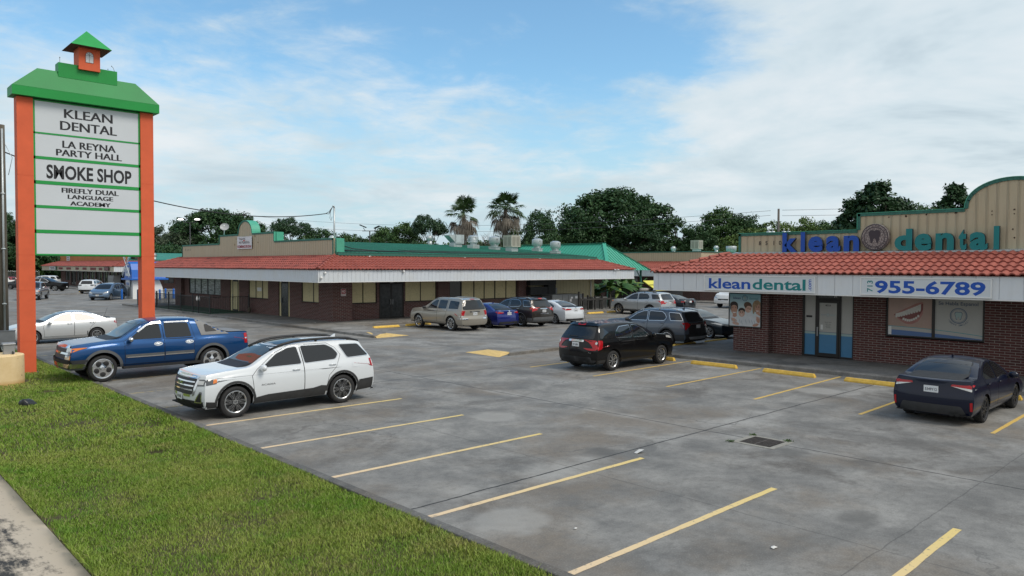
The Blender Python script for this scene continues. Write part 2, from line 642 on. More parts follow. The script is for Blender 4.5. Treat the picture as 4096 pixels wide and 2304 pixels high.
def blades(n, x0, x1, y0, y1, hmin, hmax, seed, wid=.006, power=1.0):
    r = np.random.RandomState(seed)
    x = x0 + (x1 - x0) * r.rand(n)
    y = y0 + (y1 - y0) * r.rand(n) ** power
    d = .6 * value_noise(x * .9, y * .9, 3) + .4 * value_noise(x * 3.1, y * 3.1, 5)
    bare = np.zeros(n)
    for cx, cy, rr in ((4.8, 24.2, .45), (5.15, 23.95, .35), (4.9, 16.6, .30), (5.7, 16.9, .25), (4.75, 15.0, .35), (4.55, 20.2, .38), (4.95, 10.9, .2), (2.45, 12.0, .25)):
        bare = np.maximum(bare, 1 - np.sqrt(((x - cx) / rr) ** 2 + ((y - cy) / (rr * .8)) ** 2))
    keep = (r.rand(n) < .12 + 1.25 * d) & (bare < .12 + .5 * r.rand(n))
    cyl = (x - 4.1) ** 2 + (y - 27.1) ** 2 > .66
    pole = ~((x > 5.0) & (x < 5.56) & (y > 28.85) & (y < 29.4))
    keep &= cyl & pole
    x, y, d = x[keep], y[keep], d[keep]
    n = len(x)
    h = (hmin + (hmax - hmin) * r.rand(n)) * (.55 + .75 * d)
    h *= 1 + .4 * (x > 5.9) * r.rand(n) + .35 * (x < 2.5)
    a = r.rand(n) * 2 * PI
    w = wid * (.7 + .6 * r.rand(n))
    lean = h * (.25 + .75 * r.rand(n))
    la = r.rand(n) * 2 * PI
    P = np.zeros((n, 5, 3))
    ca, sa = np.cos(a) * w, np.sin(a) * w
    P[:, 0] = np.stack([x - ca, y - sa, np.zeros(n)], 1)
    P[:, 1] = np.stack([x + ca, y + sa, np.zeros(n)], 1)
    mx_, my_ = x + np.cos(la) * lean * .35, y + np.sin(la) * lean * .35
    P[:, 2] = np.stack([mx_ + ca * .8, my_ + sa * .8, h * .6], 1)
    P[:, 3] = np.stack([mx_ - ca * .8, my_ - sa * .8, h * .6], 1)
    P[:, 4] = np.stack([x + np.cos(la) * lean, y + np.sin(la) * lean, h * .95], 1)
    return P


PB = np.concatenate([blades(230000, 2.38, 6.18, 4.3, 16, .035, .070, 1, .0042), blades(120000, 2.38, 6.18, 14.5, 38.3, .045, .085, 2, .0075),
                     blades(5000, 5.9, 6.17, 4.5, 30, .05, .08, 8, .006), blades(7000, 2.32, 2.46, 6, 24, .05, .10, 9, .005)])
nb = len(PB)
me = bpy.data.meshes.new('grass')
me.vertices.add(nb * 5)
me.vertices.foreach_set('co', PB.reshape(-1))
idx = np.arange(nb)[:, None] * 5
PB[:, :, 2] -= .17
lo = np.concatenate([idx + np.array([0, 1, 2, 3]), idx + np.array([3, 2, 4])], 1).reshape(-1)
me.loops.add(nb * 7)
me.loops.foreach_set('vertex_index', lo.astype(np.int32))
me.polygons.add(nb * 2)
ls = (np.arange(nb)[:, None] * 7 + np.array([0, 4])).reshape(-1)
me.polygons.foreach_set('loop_start', ls.astype(np.int32))
me.polygons.foreach_set('loop_total', np.tile([4, 3], nb).astype(np.int32))
me.update(calc_edges=True)
_m, _k, _b = base_mat('grass_blade')
_v = POS(_k)
_rnd = _k.node('ShaderNodeNewGeometry').outputs['Random Per Island']
_c = _k.mix(_k.rng(_k.noise(_v, .55, 4, .6), .38, .64), (.165, .285, .030), (.300, .350, .075))
_c = _k.mix(_k.rng(_k.noise(_k.vmath('ADD', _v, (9, 3, 0)), 1.7, 4, .6), .52, .70, 0, .7), _c, (.100, .250, .024))
_c = _k.mix(_k.rng(_k.noise(_k.vmath('ADD', _v, (2, 8, 0)), .8, 5, .7), .56, .70, 0, .6), _c, (.32, .27, .11))
_c = _k.mix(_k.rng(_rnd, .84, .97, 0, .8), _c, (.34, .30, .15))
_c = _k.mix(_k.rng(_rnd, .30, .0, 0, .6), _c, (.120, .225, .024))
_k.put(_b.inputs['Base Color'], _c)
_b.inputs['Roughness'].default_value = .6
_b.inputs['Specular IOR Level'].default_value = .25
_b.inputs['Subsurface Weight'].default_value = 0
me.materials.append(_m)
tag(link('grass', me), None, None, kind='stuff')

# painted stall lines
_m, _k, _b = base_mat('line_paint')
_v = POS(_k)
_x, _y, _z = _k.xyz(_v)
_w = _k.noise(_v, 9, 6, .7)
_c = _k.mix(_k.rng(_x, 6.4, 11.5), (.74, .56, .36), (.72, .55, .20))
_c = _k.mix(_k.rng(_x, 17, 19), _c, (.66, .44, .11))
_c = _k.mix(_k.rng(_w, .56, .66, 0, .75), _c, (.26, .24, .20))
_k.put(_b.inputs['Base Color'], _c)
_b.inputs['Roughness'].default_value = .7
M['line'] = _m
_m, _k, _b = base_mat('worn_line_paint')
_c = _k.mix(_k.rng(_k.noise(POS(_k), 6, 6, .75), .40, .56), (.50, .38, .14), (.22, .21, .19))
_k.put(_b.inputs['Base Color'], _c)
M['line_worn'] = _m


def stripe(mb, x0, y0, x1, y1, w=.105):
    """hand-painted stripe with slightly uneven edges"""
    d = Vector((x1 - x0, y1 - y0))
    n = max(4, int(d.length / .18))
    t = d.normalized()
    nn = Vector((-t.y, t.x))
    vs = []
    for i in range(n + 1):
        p = Vector((x0, y0)) + d * i / n
        for sgn in (-1, 1):
            q = p + nn * (sgn * (w / 2 + random.uniform(-.006, .006)))
            vs.append((q.x, q.y, .004))
    mb.add(vs, [(2 * i, 2 * i + 2, 2 * i + 3, 2 * i + 1) for i in range(n)])


g = MB()
for (a, b, c, d) in ((6.42, 16.80, 11.65, 16.69), (6.42, 13.97, 11.47, 13.85), (6.42, 11.22, 11.42, 11.15), (6.42, 8.50, 11.38, 8.43), (6.42, 5.79, 11.40, 5.80), (6.45, 3.10, 11.48, 3.16), (6.5, .4, 11.4, .45)):
    stripe(g, a, b, c, d)
for (a, b, c, d) in ((18.75, 18.88, 24.6, 18.92), (18.75, 15.92, 24.75, 16.02), (18.75, 13.03, 24.7, 13.15), (18.75, 10.16, 24.8, 10.36), (18.75, 7.35, 24.7, 7.46), (18.75, 4.52, 24.8, 4.60), (18.75, 1.66, 24.8, 1.72)):
    stripe(g, a, b, c, d, .09)
tag(g.build('parking_lines', M['line']), None, None, kind='structure')
g = MB()
for Y in (19.65, 22.4, 25.35, 28.3, 31.2, 34.1, 37.0):
    stripe(g, 6.45, Y, 11.5, Y, .09)
for X in (25.4, 28.2, 30.95, 33.75, 36.5, 39.3, 42.0, 44.7, 47.5, 50.2):
    stripe(g, X, 32.3, X, 37.4, .09)
for X in (27.6, 30.4, 33.2):
    stripe(g, X, 19.4, X, 24.4, .09)
tag(g.build('worn_parking_lines', M['line_worn']), None, None, kind='structure')

# raised walks
def walk(name, pts, z1=.13):
    mb = MB()
    mb.prism(pts, -.2, z1)
    o = mb.build(name, M['walk'])
    b = o.modifiers.new('b', 'BEVEL')
    b.width = .025
    b.segments = 2
    return tag(o, None, None, kind='structure')


walk('dental_walk', [(25.05, -14), (28.75, -14), (28.75, 16.2), (42, 16.2), (42, 18.95), (27.3, 18.95), (26.6, 22.2), (26.1, 23.7), (21.25, 22.55), (20.5, 21.85), (25.05, 22.0)])
walk('shop_walk', [(20.5, 31.75), (22.0, 32.9), (22.9, 35.2), (23.6, 37.5), (24.0, 38.3), (53.5, 38.3), (53.5, 43.5), (49.4, 43.5), (49.4, 66), (23.7, 66), (23.7, 71.0), (20.75, 71.0), (20.35, 72.6), (20.5, 60)])
walk('far_walk', [(28.6, 111.5), (60, 111.5), (60, 114.8), (31.8, 114.8), (31.8, 150), (28.6, 150)])
walk('traffic_island', [(20.9, 102.8), (23.9, 102.2), (24.4, 103.4), (23.9, 113.6), (21.5, 114.6)])
walk('back_walk', [(66.0, 22), (69, 22), (69, 70), (66.0, 70)])
# kerb ramps with yellow paint
M['ramp'] = mat('ramp_yellow', (.66, .46, .17), .75, var=.18, vs=6, bump=.3, bs=30)
g = MB()
g.add([(19.85, 21.75, .006), (21.35, 22.5, .02), (21.35, 24.1, .012), (19.95, 23.95, .006), (20.75, 22.6, .09), (20.8, 23.4, .06)], [(0, 1, 4), (1, 2, 5, 4), (2, 3, 5), (3, 0, 4, 5)])
tag(g.build('kerb_ramp', M['ramp']), None, None, kind='structure')
g = MB()
g.add([(20.55, 31.55, .006), (22.65, 31.75, .006), (22.45, 33.95, .02), (21.2, 33.6, .14), (20.75, 32.4, .135), (21.35, 32.3, .11), (21.75, 33.1, .10)], [(0, 1, 5), (1, 2, 6, 5), (2, 3, 6), (3, 4, 5, 6), (4, 0, 5)])
tag(g.build('kerb_ramp', M['ramp']), None, None, kind='structure')

# storm drain
t = thing('storm_drain', 'rusty steel storm drain grate sunk in the concrete lot', 'drain', (14.26, 7.54, 0))
g = MB()
for a in ((-.44, .44, -.46, -.34), (-.44, .44, .34, .46), (-.44, -.33, -.34, .34), (.33, .44, -.34, .34)):
    g.box(a[0], a[1], a[2], a[3], -.05, .007)
g.build('surround', mat('drain_concrete', (.27, .26, .23), .9, var=.2, vs=8), t)
g = MB()
g.box(-.33, .33, -.34, .34, .002, .0045)  # flat black sheet for the dark under the grate
g.build('pit', mat('pit_black', (.003, .003, .003), 1.0), t)
g = MB()
for i in range(13):
    x = -.31 + .62 * i / 12
    g.box(x - .011, x + .011, -.33, -.012, .006, .014)
    g.box(x - .011, x + .011, .012, .33, .006, .014)
g.box(-.325, .325, -.012, .012, .006, .015)
g.build('grate', mat('rusty_iron', (.10, .085, .075), .7, .4, var=.3, vs=12), t)
M['weed'] = mat('weed_green', (.05, .10, .02), .8, var=.3, vs=20)
for wx, wy in ((13.80, 8.0), (14.70, 7.98), (14.72, 7.2)):
    g = MB()
    random.seed(int(wx * 100))
    for i in range(60):
        a, r, h = random.uniform(0, 6.3), random.uniform(0, .09), random.uniform(.01, .05)
        x, y = r * math.cos(a), r * math.sin(a)
        q = random.uniform(0, 6.3)
        g.add([(x, y, .003), (x + .025 * math.cos(q), y + .025 * math.sin(q), h), (x + .03 * math.cos(q + .7), y + .03 * math.sin(q + .7), h * .5)], [(0, 1, 2)])
    lab = {13.80: 'weed tuft at the far left corner of the storm drain', 14.70: 'weed tuft at the far right corner of the storm drain', 14.72: 'weed tuft at the near right corner of the storm drain'}[wx]
    tag(g.build('weed', M['weed'], loc=(wx, wy, 0)), lab, 'weed', 'weeds round the storm drain')


# wheel stops
def stop_mesh():
    mb = MB()
    n = 14
    prof = [(-.085, 0), (-.085, .045), (-.05, .125), (.05, .125), (.085, .045), (.085, 0)]
    vs, fs = [], []
    for i in range(n + 1):
        y = -.92 + 1.84 * i / n
        e = .02 if i in (0, n) else 0
        for px, pz in prof:
            vs.append((px * (1 - e * 3) + random.uniform(-.002, .002), y + (0 if pz < .1 else (e if i == 0 else -e) * 2), pz + random.uniform(-.002, .002)))
    m = len(prof)
    for i in range(n):
        for j in range(m - 1):
            fs.append((i * m + j, (i + 1) * m + j, (i + 1) * m + j + 1, i * m + j + 1))
    fs.append(tuple(range(m)))
    fs.append(tuple(range(n * m, (n + 1) * m))[::-1])
    mb.add(vs, fs)
    return mb


random.seed(11)
proto = stop_mesh().build('wheel_stop', M['yellow'])
for i, (x, y, rz, lab) in enumerate([
        (23.98, 14.62, .02, 'yellow wheel stop right of the black crossover by the dental walk'),
        (23.95, 11.74, -.03, 'yellow wheel stop before the dental office glass door'),
        (23.95, 8.95, -.02, 'yellow wheel stop left of the navy saloon'),
        (24.15, 17.35, 0, 'yellow wheel stop under the front of the black crossover'),
        (24.1, 6.05, 0, 'yellow wheel stop hidden ahead of the navy saloon'),
        (24.55, 36.72, PI / 2 + .03, 'bright yellow wheel stop left of the beige SUV'),
        (27.0, 36.9, PI / 2, 'yellow wheel stop at the front wheels of the beige SUV'),
        (44.3, 37.45, PI / 2, 'pale yellow wheel stop right of the white saloon by the bin rack'),
        (46.75, 37.5, PI / 2, 'pale yellow wheel stop at the nose of the silver SUV'),
        (29.3, 19.4, PI / 2 + .05, 'yellow wheel stop under the tail of the slate grey SUV'),
        (31.85, 19.3, PI / 2, 'yellow wheel stop ahead of the dark teal-grey saloon')]):
    o = proto if i == 0 else copy_tree(proto)
    o.location = (x, y, .002)
    o.rotation_euler = (0, 0, rz)
    tag(o, lab, 'wheel stop', 'yellow wheel stops')
# ------------------------------------------------------------------ buildings
def brick(name, c1, c2, mortar, flip=False):
    m, k, b = base_mat(name)
    geo = k.node('ShaderNodeNewGeometry')
    x, y, z = k.xyz(geo.outputs['Position'])
    nx = k.math('ABSOLUTE', k.xyz(geo.outputs['True Normal'])[0])
    u = k.mix(k.math('GREATER_THAN', nx, .5), k.comb(x, z, 0), k.comb(y, z, 0))
    t = k.node('ShaderNodeTexBrick')
    t.offset = .5
    k.put(t.inputs['Vector'], u)
    t.inputs['Scale'].default_value = 1.0
    t.inputs['Brick Width'].default_value = .30
    t.inputs['Row Height'].default_value = .087
    t.inputs['Mortar Size'].default_value = .008
    t.inputs['Mortar Smooth'].default_value = .15
    k.put(t.inputs['Color1'], c1)
    k.put(t.inputs['Color2'], c2)
    k.put(t.inputs['Mortar'], mortar)
    n = k.noise(u, 5, 5, .65)
    c = k.mix(k.rng(n, .35, .7, .0, .35), t.outputs['Color'], tuple(q * .5 for q in c1))
    k.put(b.inputs['Base Color'], c)
    b.inputs['Roughness'].default_value = .85
    bn = k.node('ShaderNodeBump', invert=True)
    bn.inputs['Strength'].default_value = .5
    bn.inputs['Distance'].default_value = .008
    k.put(bn.inputs['Height'], t.outputs['Fac'])
    k.l.new(bn.outputs[0], b.inputs['Normal'])
    return m


def ribbed(name, col, pitch, w, dark=.55, streak=.35, rough=.55):
    """sheet cladding with upright ribs: bump plus a soft dark line at each seam"""
    m, k, b = base_mat(name)
    geo = k.node('ShaderNodeNewGeometry')
    x, y, z = k.xyz(geo.outputs['Position'])
    nx = k.math('ABSOLUTE', k.xyz(geo.outputs['True Normal'])[0])
    g = k.math('GREATER_THAN', nx, .5)
    u = k.math('ADD', k.math('MULTIPLY', g, y), k.math('MULTIPLY', k.math('SUBTRACT', 1.0, g), x))
    fr = k.math('PINGPONG', u, pitch / 2)
    sv = k.comb(k.math('MULTIPLY', u, 6.0), k.math('MULTIPLY', z, .7), 0)
    st = k.noise(sv, 1.0, 5, .7)
    c = k.mix(k.rng(st, .48, .75, 0, streak), col, tuple(q * .52 for q in col))
    c = k.mix(k.rng(k.noise(geo.outputs['Position'], .9, 4, .6), .45, .75, 0, .25), c, tuple(q * f for q, f in zip(col, (.95, .82, .62))))
    c = k.mix(k.rng(fr, w, w * .3, 0, dark), c, tuple(q * .35 for q in col))
    k.put(b.inputs['Base Color'], c)
    b.inputs['Roughness'].default_value = rough
    bn = k.node('ShaderNodeBump')
    bn.inputs['Strength'].default_value = .8
    bn.inputs['Distance'].default_value = .03
    k.put(bn.inputs['Height'], k.rng(fr, w * 2.2, w, 0, 1, True))
    k.l.new(bn.outputs[0], b.inputs['Normal'])
    return m


M['brick'] = brick('dark_red_brick', (.125, .040, .036), (.080, .030, .029), (.34, .31, .28))
M['fascia'] = ribbed('white_fascia', (.64, .685, .735), .30, .006, .35, .22)
M['fascia_bright'] = ribbed('bright_white_fascia', (.72, .75, .79), .62, .004, .22, .16)
M['fascia_cream'] = ribbed('cream_fascia', (.46, .42, .32), .40, .004, .2, .2)
M['cladding'] = ribbed('tan_cladding', (.50, .435, .30), .30, .022, .55, .36)
M['siding'] = ribbed('cream_siding', (.56, .50, .31), .36, .018, .65, .25)
M['trim_green'] = mat('teal_green_trim', (.030, .150, .115), .6, var=.3, vs=9, streak=.3)
M['flash_green'] = mat('mint_flashing', (.075, .38, .26), .55, var=.08, vs=3)
M['soffit'] = mat('soffit', (.42, .42, .41), .8)
M['osb'] = None
_m, _k, _b = base_mat('window_board')
_v = OB(_k)
_c = _k.mix(_k.rng(_k.noise(_v, 14, 5, .7, .6), .38, .66), (.70, .62, .37), (.56, .49, .28))
_cr = _k.node('ShaderNodeTexVoronoi', feature='DISTANCE_TO_EDGE')
_k.put(_cr.inputs['Vector'], _k.vmath('ADD', _v, _k.vmath('MULTIPLY', _k.noise(_v, 2.0, 5, .7, 0, 1), (1.2, 1.2, 1.2))))
_cr.inputs['Scale'].default_value = .75
_c = _k.mix(_k.rng(_cr.outputs['Distance'], .010, .002, 0, .6), _c, (.17, .15, .10))
_k.put(_b.inputs['Base Color'], _c)
_b.inputs['Roughness'].default_value = .75
M['osb'] = _m
# clay tiles: per-tile tone, dark lichen smears
_m, _k, _b = base_mat('clay_tile')
_v = OB(_k)
_r = _k.node('ShaderNodeNewGeometry').outputs['Random Per Island']
_c = _k.mix(_r, (.31, .078, .056), (.39, .105, .075))
_c = _k.mix(_k.rng(_k.noise(_v, .8, 5, .7), .46, .72, 0, .5), _c, (.25, .060, .040))
_c = _k.mix(_k.math('MULTIPLY', _k.rng(_k.noise(_v, 4.5, 6, .7), .55, .72), _k.rng(_k.noise(_v, .45, 3, .6), .42, .62, .2, .9)), _c, (.045, .028, .026))
_k.put(_b.inputs['Base Color'], _c)
_b.inputs['Roughness'].default_value = .7
M['tile'] = _m
_m, _k, _b = base_mat('clay_tile_dirty')
_v = OB(_k)
_r = _k.node('ShaderNodeNewGeometry').outputs['Random Per Island']
_c = _k.mix(_r, (.315, .078, .060), (.38, .10, .074))
_c = _k.mix(_k.math('MULTIPLY', _k.rng(_k.noise(_k.vmath('MULTIPLY', _v, (2.5, .7, 1)), 1.6, 6, .7), .48, .70), .85), _c, (.055, .028, .026))
_k.put(_b.inputs['Base Color'], _c)
_b.inputs['Roughness'].default_value = .75
M['tile_dirty'] = _m


def openwall(mb, ax, c, t, a0, a1, z0, z1, ops, mi=0):
    """wall on plane ax=c with thickness t (towards +), spanning a0..a1, with rectangular openings (a0,a1,z0,z1)"""
    A = sorted({a0, a1} | {v for o in ops for v in o[:2] if a0 < v < a1})
    Z = sorted({z0, z1} | {v for o in ops for v in o[2:] if z0 < v < z1})
    for i in range(len(A) - 1):
        run = None
        for j in range(len(Z) - 1):
            am, zm = (A[i] + A[i + 1]) / 2, (Z[j] + Z[j + 1]) / 2
            hole = any(o[0] < am < o[1] and o[2] < zm < o[3] for o in ops)
            if not hole:
                if run is None:
                    run = [Z[j], Z[j + 1]]
                else:
                    run[1] = Z[j + 1]
            if (hole or j == len(Z) - 2) and run:
                if ax == 'x':
                    mb.box(c, c + t, A[i], A[i + 1], run[0], run[1], mi)
                else:
                    mb.box(A[i], A[i + 1], c, c + t, run[0], run[1], mi)
                run = None


def pbox(mb, ax, c0, c1, a0, a1, z0, z1, mi=0):
    if ax == 'x':
        mb.box(c0, c1, a0, a1, z0, z1, mi)
    else:
        mb.box(a0, a1, c0, c1, z0, z1, mi)


def window(parent, ax, c, a0, a1, z0, z1, mull=(), pm=None, sill=False, fw=.045, label=None):
    """framed window in a wall plane; mull: positions of upright mullions"""
    f = MB()
    d0, d1 = c + .03, c + .11
    pbox(f, ax, d0, d1, a0, a0 + fw, z0, z1)
    pbox(f, ax, d0, d1, a1 - fw, a1, z0, z1)
    pbox(f, ax, d0, d1, a0 + fw, a1 - fw, z0, z0 + fw)
    pbox(f, ax, d0, d1, a0 + fw, a1 - fw, z1 - fw, z1)
    for m in mull:
        w = m[1] if isinstance(m, tuple) else fw
        m = m[0] if isinstance(m, tuple) else m
        pbox(f, ax, d0, d1, m - w / 2, m + w / 2, z0 + fw, z1 - fw)
    w = f.build('window', M['frame'], parent)
    if label:
        w['label'] = label
    e = sorted([a0] + [m[0] if isinstance(m, tuple) else m for m in mull] + [a1])
    for i in range(len(e) - 1):
        p = MB()
        pbox(p, ax, c + .07, c + .085, e[i] + fw / 2, e[i + 1] - fw / 2, z0 + fw / 2, z1 - fw / 2)
        p.build('pane', pm[i] if isinstance(pm, list) else (pm or M['pane']), w)
    return w


def tiles(org, u, v, lu, lv, pitch=.26, courses=6, clip=(), seg=6, rise=.055, flip=False):
    """barrel tiles on a slope: org = eave start, u along the eave, v up the slope (unit), clip: (point, normal) planes - the side of the normal is cut away"""
    u, v, org = Vector(u), Vector(v), Vector(org)
    n = u.cross(v).normalized()
    if n.z < 0:
        n = -n
    vs, fs = [], []
    nb = int(round(lu / pitch))
    pt = lu / nb
    ce = lv / courses
    prof = []
    for j in range(seg + 1):
        t = j / seg
        if t < .74:
            s = t / .74
            prof.append((t, math.sin(PI * s) ** .8 * rise + .012))
        else:
            prof.append((t, .012))
    r = random.Random(5)
    for i in range(courses):
        for b in range(nb):
            # skip tiles fully outside the clip planes
            mid = org + u * ((b + .5) * pt) + v * ((i + .5) * ce)
            if any((mid - Vector(p)).dot(Vector(q)) > .35 for p, q in clip):
                continue
            o = len(vs)
            dv, dz, du = r.uniform(-.012, .012), r.uniform(0, .006), r.uniform(-.006, .006)
            for k, (a, lift) in enumerate(((i * ce - .03 + dv, .046 + dz), (i * ce - .03 + dv, .046 + dz), ((i + 1) * ce + .01, .0))):
                for (t, h) in prof:
                    hh = h + lift if k > 0 else (h + lift - .042)
                    vs.append(org + u * (b * pt + t * pt + du) + v * a + n * hh)
            m = seg + 1
            for k in range(2):
                for j in range(seg):
                    q = o + k * m + j
                    fs.append((q, q + 1, q + m + 1, q + m))
    bm = bmesh.new()
    me = bpy.data.meshes.new('roof')
    me.from_pydata([tuple(p) for p in vs], [], fs)
    bm.from_mesh(me)
    for p, q in clip:
        bmesh.ops.bisect_plane(bm, geom=bm.verts[:] + bm.edges[:] + bm.faces[:], plane_co=p, plane_no=q, clear_outer=True)
    bmesh.ops.recalc_face_normals(bm, faces=bm.faces)
    for f in bm.faces:
        f.smooth = True
        if f.normal.dot(n) < -.1:
            f.normal_flip()
    for e in bm.edges:
        if len(e.link_faces) == 2 and e.calc_face_angle(0) > .9:
            e.smooth = False
    bm.to_mesh(me)
    bm.free()
    return me


def hip_tiles(mb, a, b, r=.10, step=.42):
    a, b = Vector(a), Vector(b)
    d = b - a
    L = d.length
    d.normalize()
    s = d.cross(Vector((0, 0, 1))).normalized()
    up = s.cross(d)
    n = int(L / step)
    for i in range(n):
        p0, p1 = a + d * (i * L / n - .02), a + d * ((i + 1) * L / n + .03)
        vs = []
        for p, rr, l in ((p0, r * 1.08, .05), (p1, r * .9, .02)):
            for j in range(9):
                t = PI * j / 8
                vs.append(p + s * math.cos(t) * rr + up * (math.sin(t) * rr * .8 + l))
        mb.add(vs, [(j, j + 1, j + 10, j + 9) for j in range(8)] + [tuple(range(9))])


ZF0, ZF1 = 2.67, 3.38


def canopy(b, x0, x1, y0, y1, fascia, tile, vis='xy', inset=2.5, fine=True, ZT=4.25):
    """fascia ring, soffit and the four tiled skirt roofs round a building; vis: sides with full tile work"""
    f = MB()
    t = .05
    f.box(x0, x0 + t, y0 + t, y1 - t, ZF0, ZF1)
    f.box(x1 - t, x1, y0 + t, y1 - t, ZF0, ZF1)
    f.box(x0, x1, y0, y0 + t, ZF0, ZF1)
    f.box(x0, x1, y1 - t, y1, ZF0, ZF1)
    f.build('fascia', fascia, b)
    e = MB()
    w = .075
    for q in ((x0 - .012, x0 + w, y0 - .012, y1 + .012), (x1 - w, x1 + .012, y0 - .012, y1 + .012)):
        e.box(*q, ZF0 - .035, ZF0 - .003)
    for q in ((x0 + w, x1 - w, y0 - .012, y0 + w), (x0 + w, x1 - w, y1 - w, y1 + .012)):
        e.box(*q, ZF0 - .035, ZF0 - .003)
    e.build('fascia_edge', M['white'], b)
    s = MB()
    i = inset
    s.box(x0 + .08, x0 + i + .3, y0 + .08, y1 - .08, ZF0 + .06, ZF0 + .09)
    s.box(x1 - i - .3, x1 - .08, y0 + .08, y1 - .08, ZF0 + .06, ZF0 + .09)
    s.box(x0 + i + .3, x1 - i - .3, y0 + .08, y0 + i + .3, ZF0 + .06, ZF0 + .09)
    s.box(x0 + i + .3, x1 - i - .3, y1 - i - .3, y1 - .08, ZF0 + .06, ZF0 + .09)
    s.build('soffit', M['soffit'], b)
    # roof deck under the tiles
    o = .06
    z0, z1 = ZF1 - .01, ZT - .03
    d = MB()
    P = [(x0 - o, y0 - o, z0), (x1 + o, y0 - o, z0), (x1 + o, y1 + o, z0), (x0 - o, y1 + o, z0),
         (x0 + i, y0 + i, z1), (x1 - i, y0 + i, z1), (x1 - i, y1 - i, z1), (x0 + i, y1 - i, z1)]
    d.add(P, [(0, 1, 5, 4), (1, 2, 6, 5), (2, 3, 7, 6), (3, 0, 4, 7)])
    d.build('roof_deck', tile if not isinstance(tile, tuple) else tile[0], b)
    run = i + .08
    sl = math.hypot(run, ZT - ZF1)
    cs, sn = run / sl, (ZT - ZF1) / sl
    h = .7071
    corners = {'x': ((x0 - .08, y1 + .08, ZF1), (0, -1, 0), (cs, 0, sn), y1 - y0 + .16, [((x0, y1, 0), (h, h, 0)), ((x0, y0, 0), (h, -h, 0))]),
               'X': ((x1 + .08, y0 - .08, ZF1), (0, 1, 0), (-cs, 0, sn), y1 - y0 + .16, [((x1, y1, 0), (-h, h, 0)), ((x1, y0, 0), (-h, -h, 0))]),
               'y': ((x0 - .08, y0 - .08, ZF1), (1, 0, 0), (0, cs, sn), x1 - x0 + .16, [((x0, y0, 0), (-h, h, 0)), ((x1, y0, 0), (h, h, 0))]),
               'Y': ((x1 + .08, y1 + .08, ZF1), (-1, 0, 0), (0, -cs, sn), x1 - x0 + .16, [((x0, y1, 0), (-h, -h, 0)), ((x1, y1, 0), (h, -h, 0))])}
    for sd in vis:
        org, u, v, lu, cl = corners[sd]
        me = tiles(org, u, v, lu, sl, clip=cl, seg=8 if fine else 5)
        me.materials.append(tile[1] if isinstance(tile, tuple) and sd == 'x' else (tile[0] if isinstance(tile, tuple) else tile))
        link('tiled_roof', me, b)
    hp = MB()
    for (a, c) in (((x0 - .06, y0 - .06), (x0 + i, y0 + i)), ((x1 + .06, y0 - .06), (x1 - i, y0 + i)), ((x0 - .06, y1 + .06), (x0 + i, y1 - i)), ((x1 + .06, y1 + .06), (x1 - i, y1 - i))):
        hip_tiles(hp, (a[0], a[1], ZF1 + .03), (c[0], c[1], ZT + .03))
    hp.build('hip_tiles', tile if not isinstance(tile, tuple) else tile[0], b, True)


def parapet(b, X, y0, y1, c, low, mid, sm, s2, rad, top, base, depth=.5):
    """stepped false front on plane X facing -X: low steps at both ends, mid steps, arch in the centre (at y=c)"""
    sp = top - mid
    arc = [(c - rad * math.cos(a), mid + sp * math.sin(a) ** .9) for a in np.linspace(0.0, PI, 25)]
    out = [(y0, base), (y0, low), (c - s2, low), (c - s2, mid)] + arc + [(c + s2, mid), (c + s2, low), (y1, low), (y1, base)]
    w = MB()
    w.extrude([(X, y, z) for y, z in out], (.10, 0, 0))
    w.build('false_front', M['cladding'], b)
    top_line = out[1:-1]
    t = MB()
    # front edge trim following the outline, and wide flashing on top running back
    for (ya, za), (yb, zb) in zip(out[:-1], out[1:]):
        d = Vector((0, yb - ya, zb - za))
        if d.length < .01:
            continue
        d.normalize()
        nn = Vector((0, -d.z, d.y))
        a, e = Vector((X - .035, ya, za)), Vector((X - .035, yb, zb))
        nn = nn if abs(d.y) > .7 and nn.z > 0 or abs(d.y) <= .7 else -nn
        ins = -nn * .10
        if abs(d.y) < .3:      # upright edges: keep the trim inside the outline
            s_ = 1 if (ya < c) else -1
            ins = Vector((0, s_ * .10, 0))
        t.extrude([a, e, e + ins, a + ins], (.034, 0, 0))
    t.build('edge_trim', M['trim_green'], b)
    f = MB()
    for (ya, za), (yb, zb) in zip(top_line[:-1], top_line[1:]):
        d = Vector((0, yb - ya, zb - za))
        if d.length < .01:
            continue
        f.extrude([(X - .05, ya, za + .004), (X - .05, yb, zb + .004), (X + depth, yb, zb + .004), (X + depth, ya, za + .004)], Vector((0, -d.z, d.y)).normalized() * .02)
    f.build('flashing', M['flash_green'], b)
    return out


# ============ dental office
bk = thing('dental_office', 'brick dental office with red tiled canopy and blue and teal channel letters', 'building', (0, 0, 0))
W0 = 28.62
wall = MB()
door_o = (11.50, 13.50, .13, 2.62)
win_o = (7.20, 10.36, 1.10, 2.60)
win_o2 = (-1.5, 3.2, 1.10, 2.60)
openwall(wall, 'x', W0, .25, -12, 16.3, .0, 2.75, [door_o, win_o, win_o2])
wall.box(28.28, W0 - .002, 14.75, 16.32, 0, 2.75)
wall.box(W0 + .25, 44, 16.05, 16.3, 0, 2.75)
wall.build('brick_wall', M['brick'], bk)
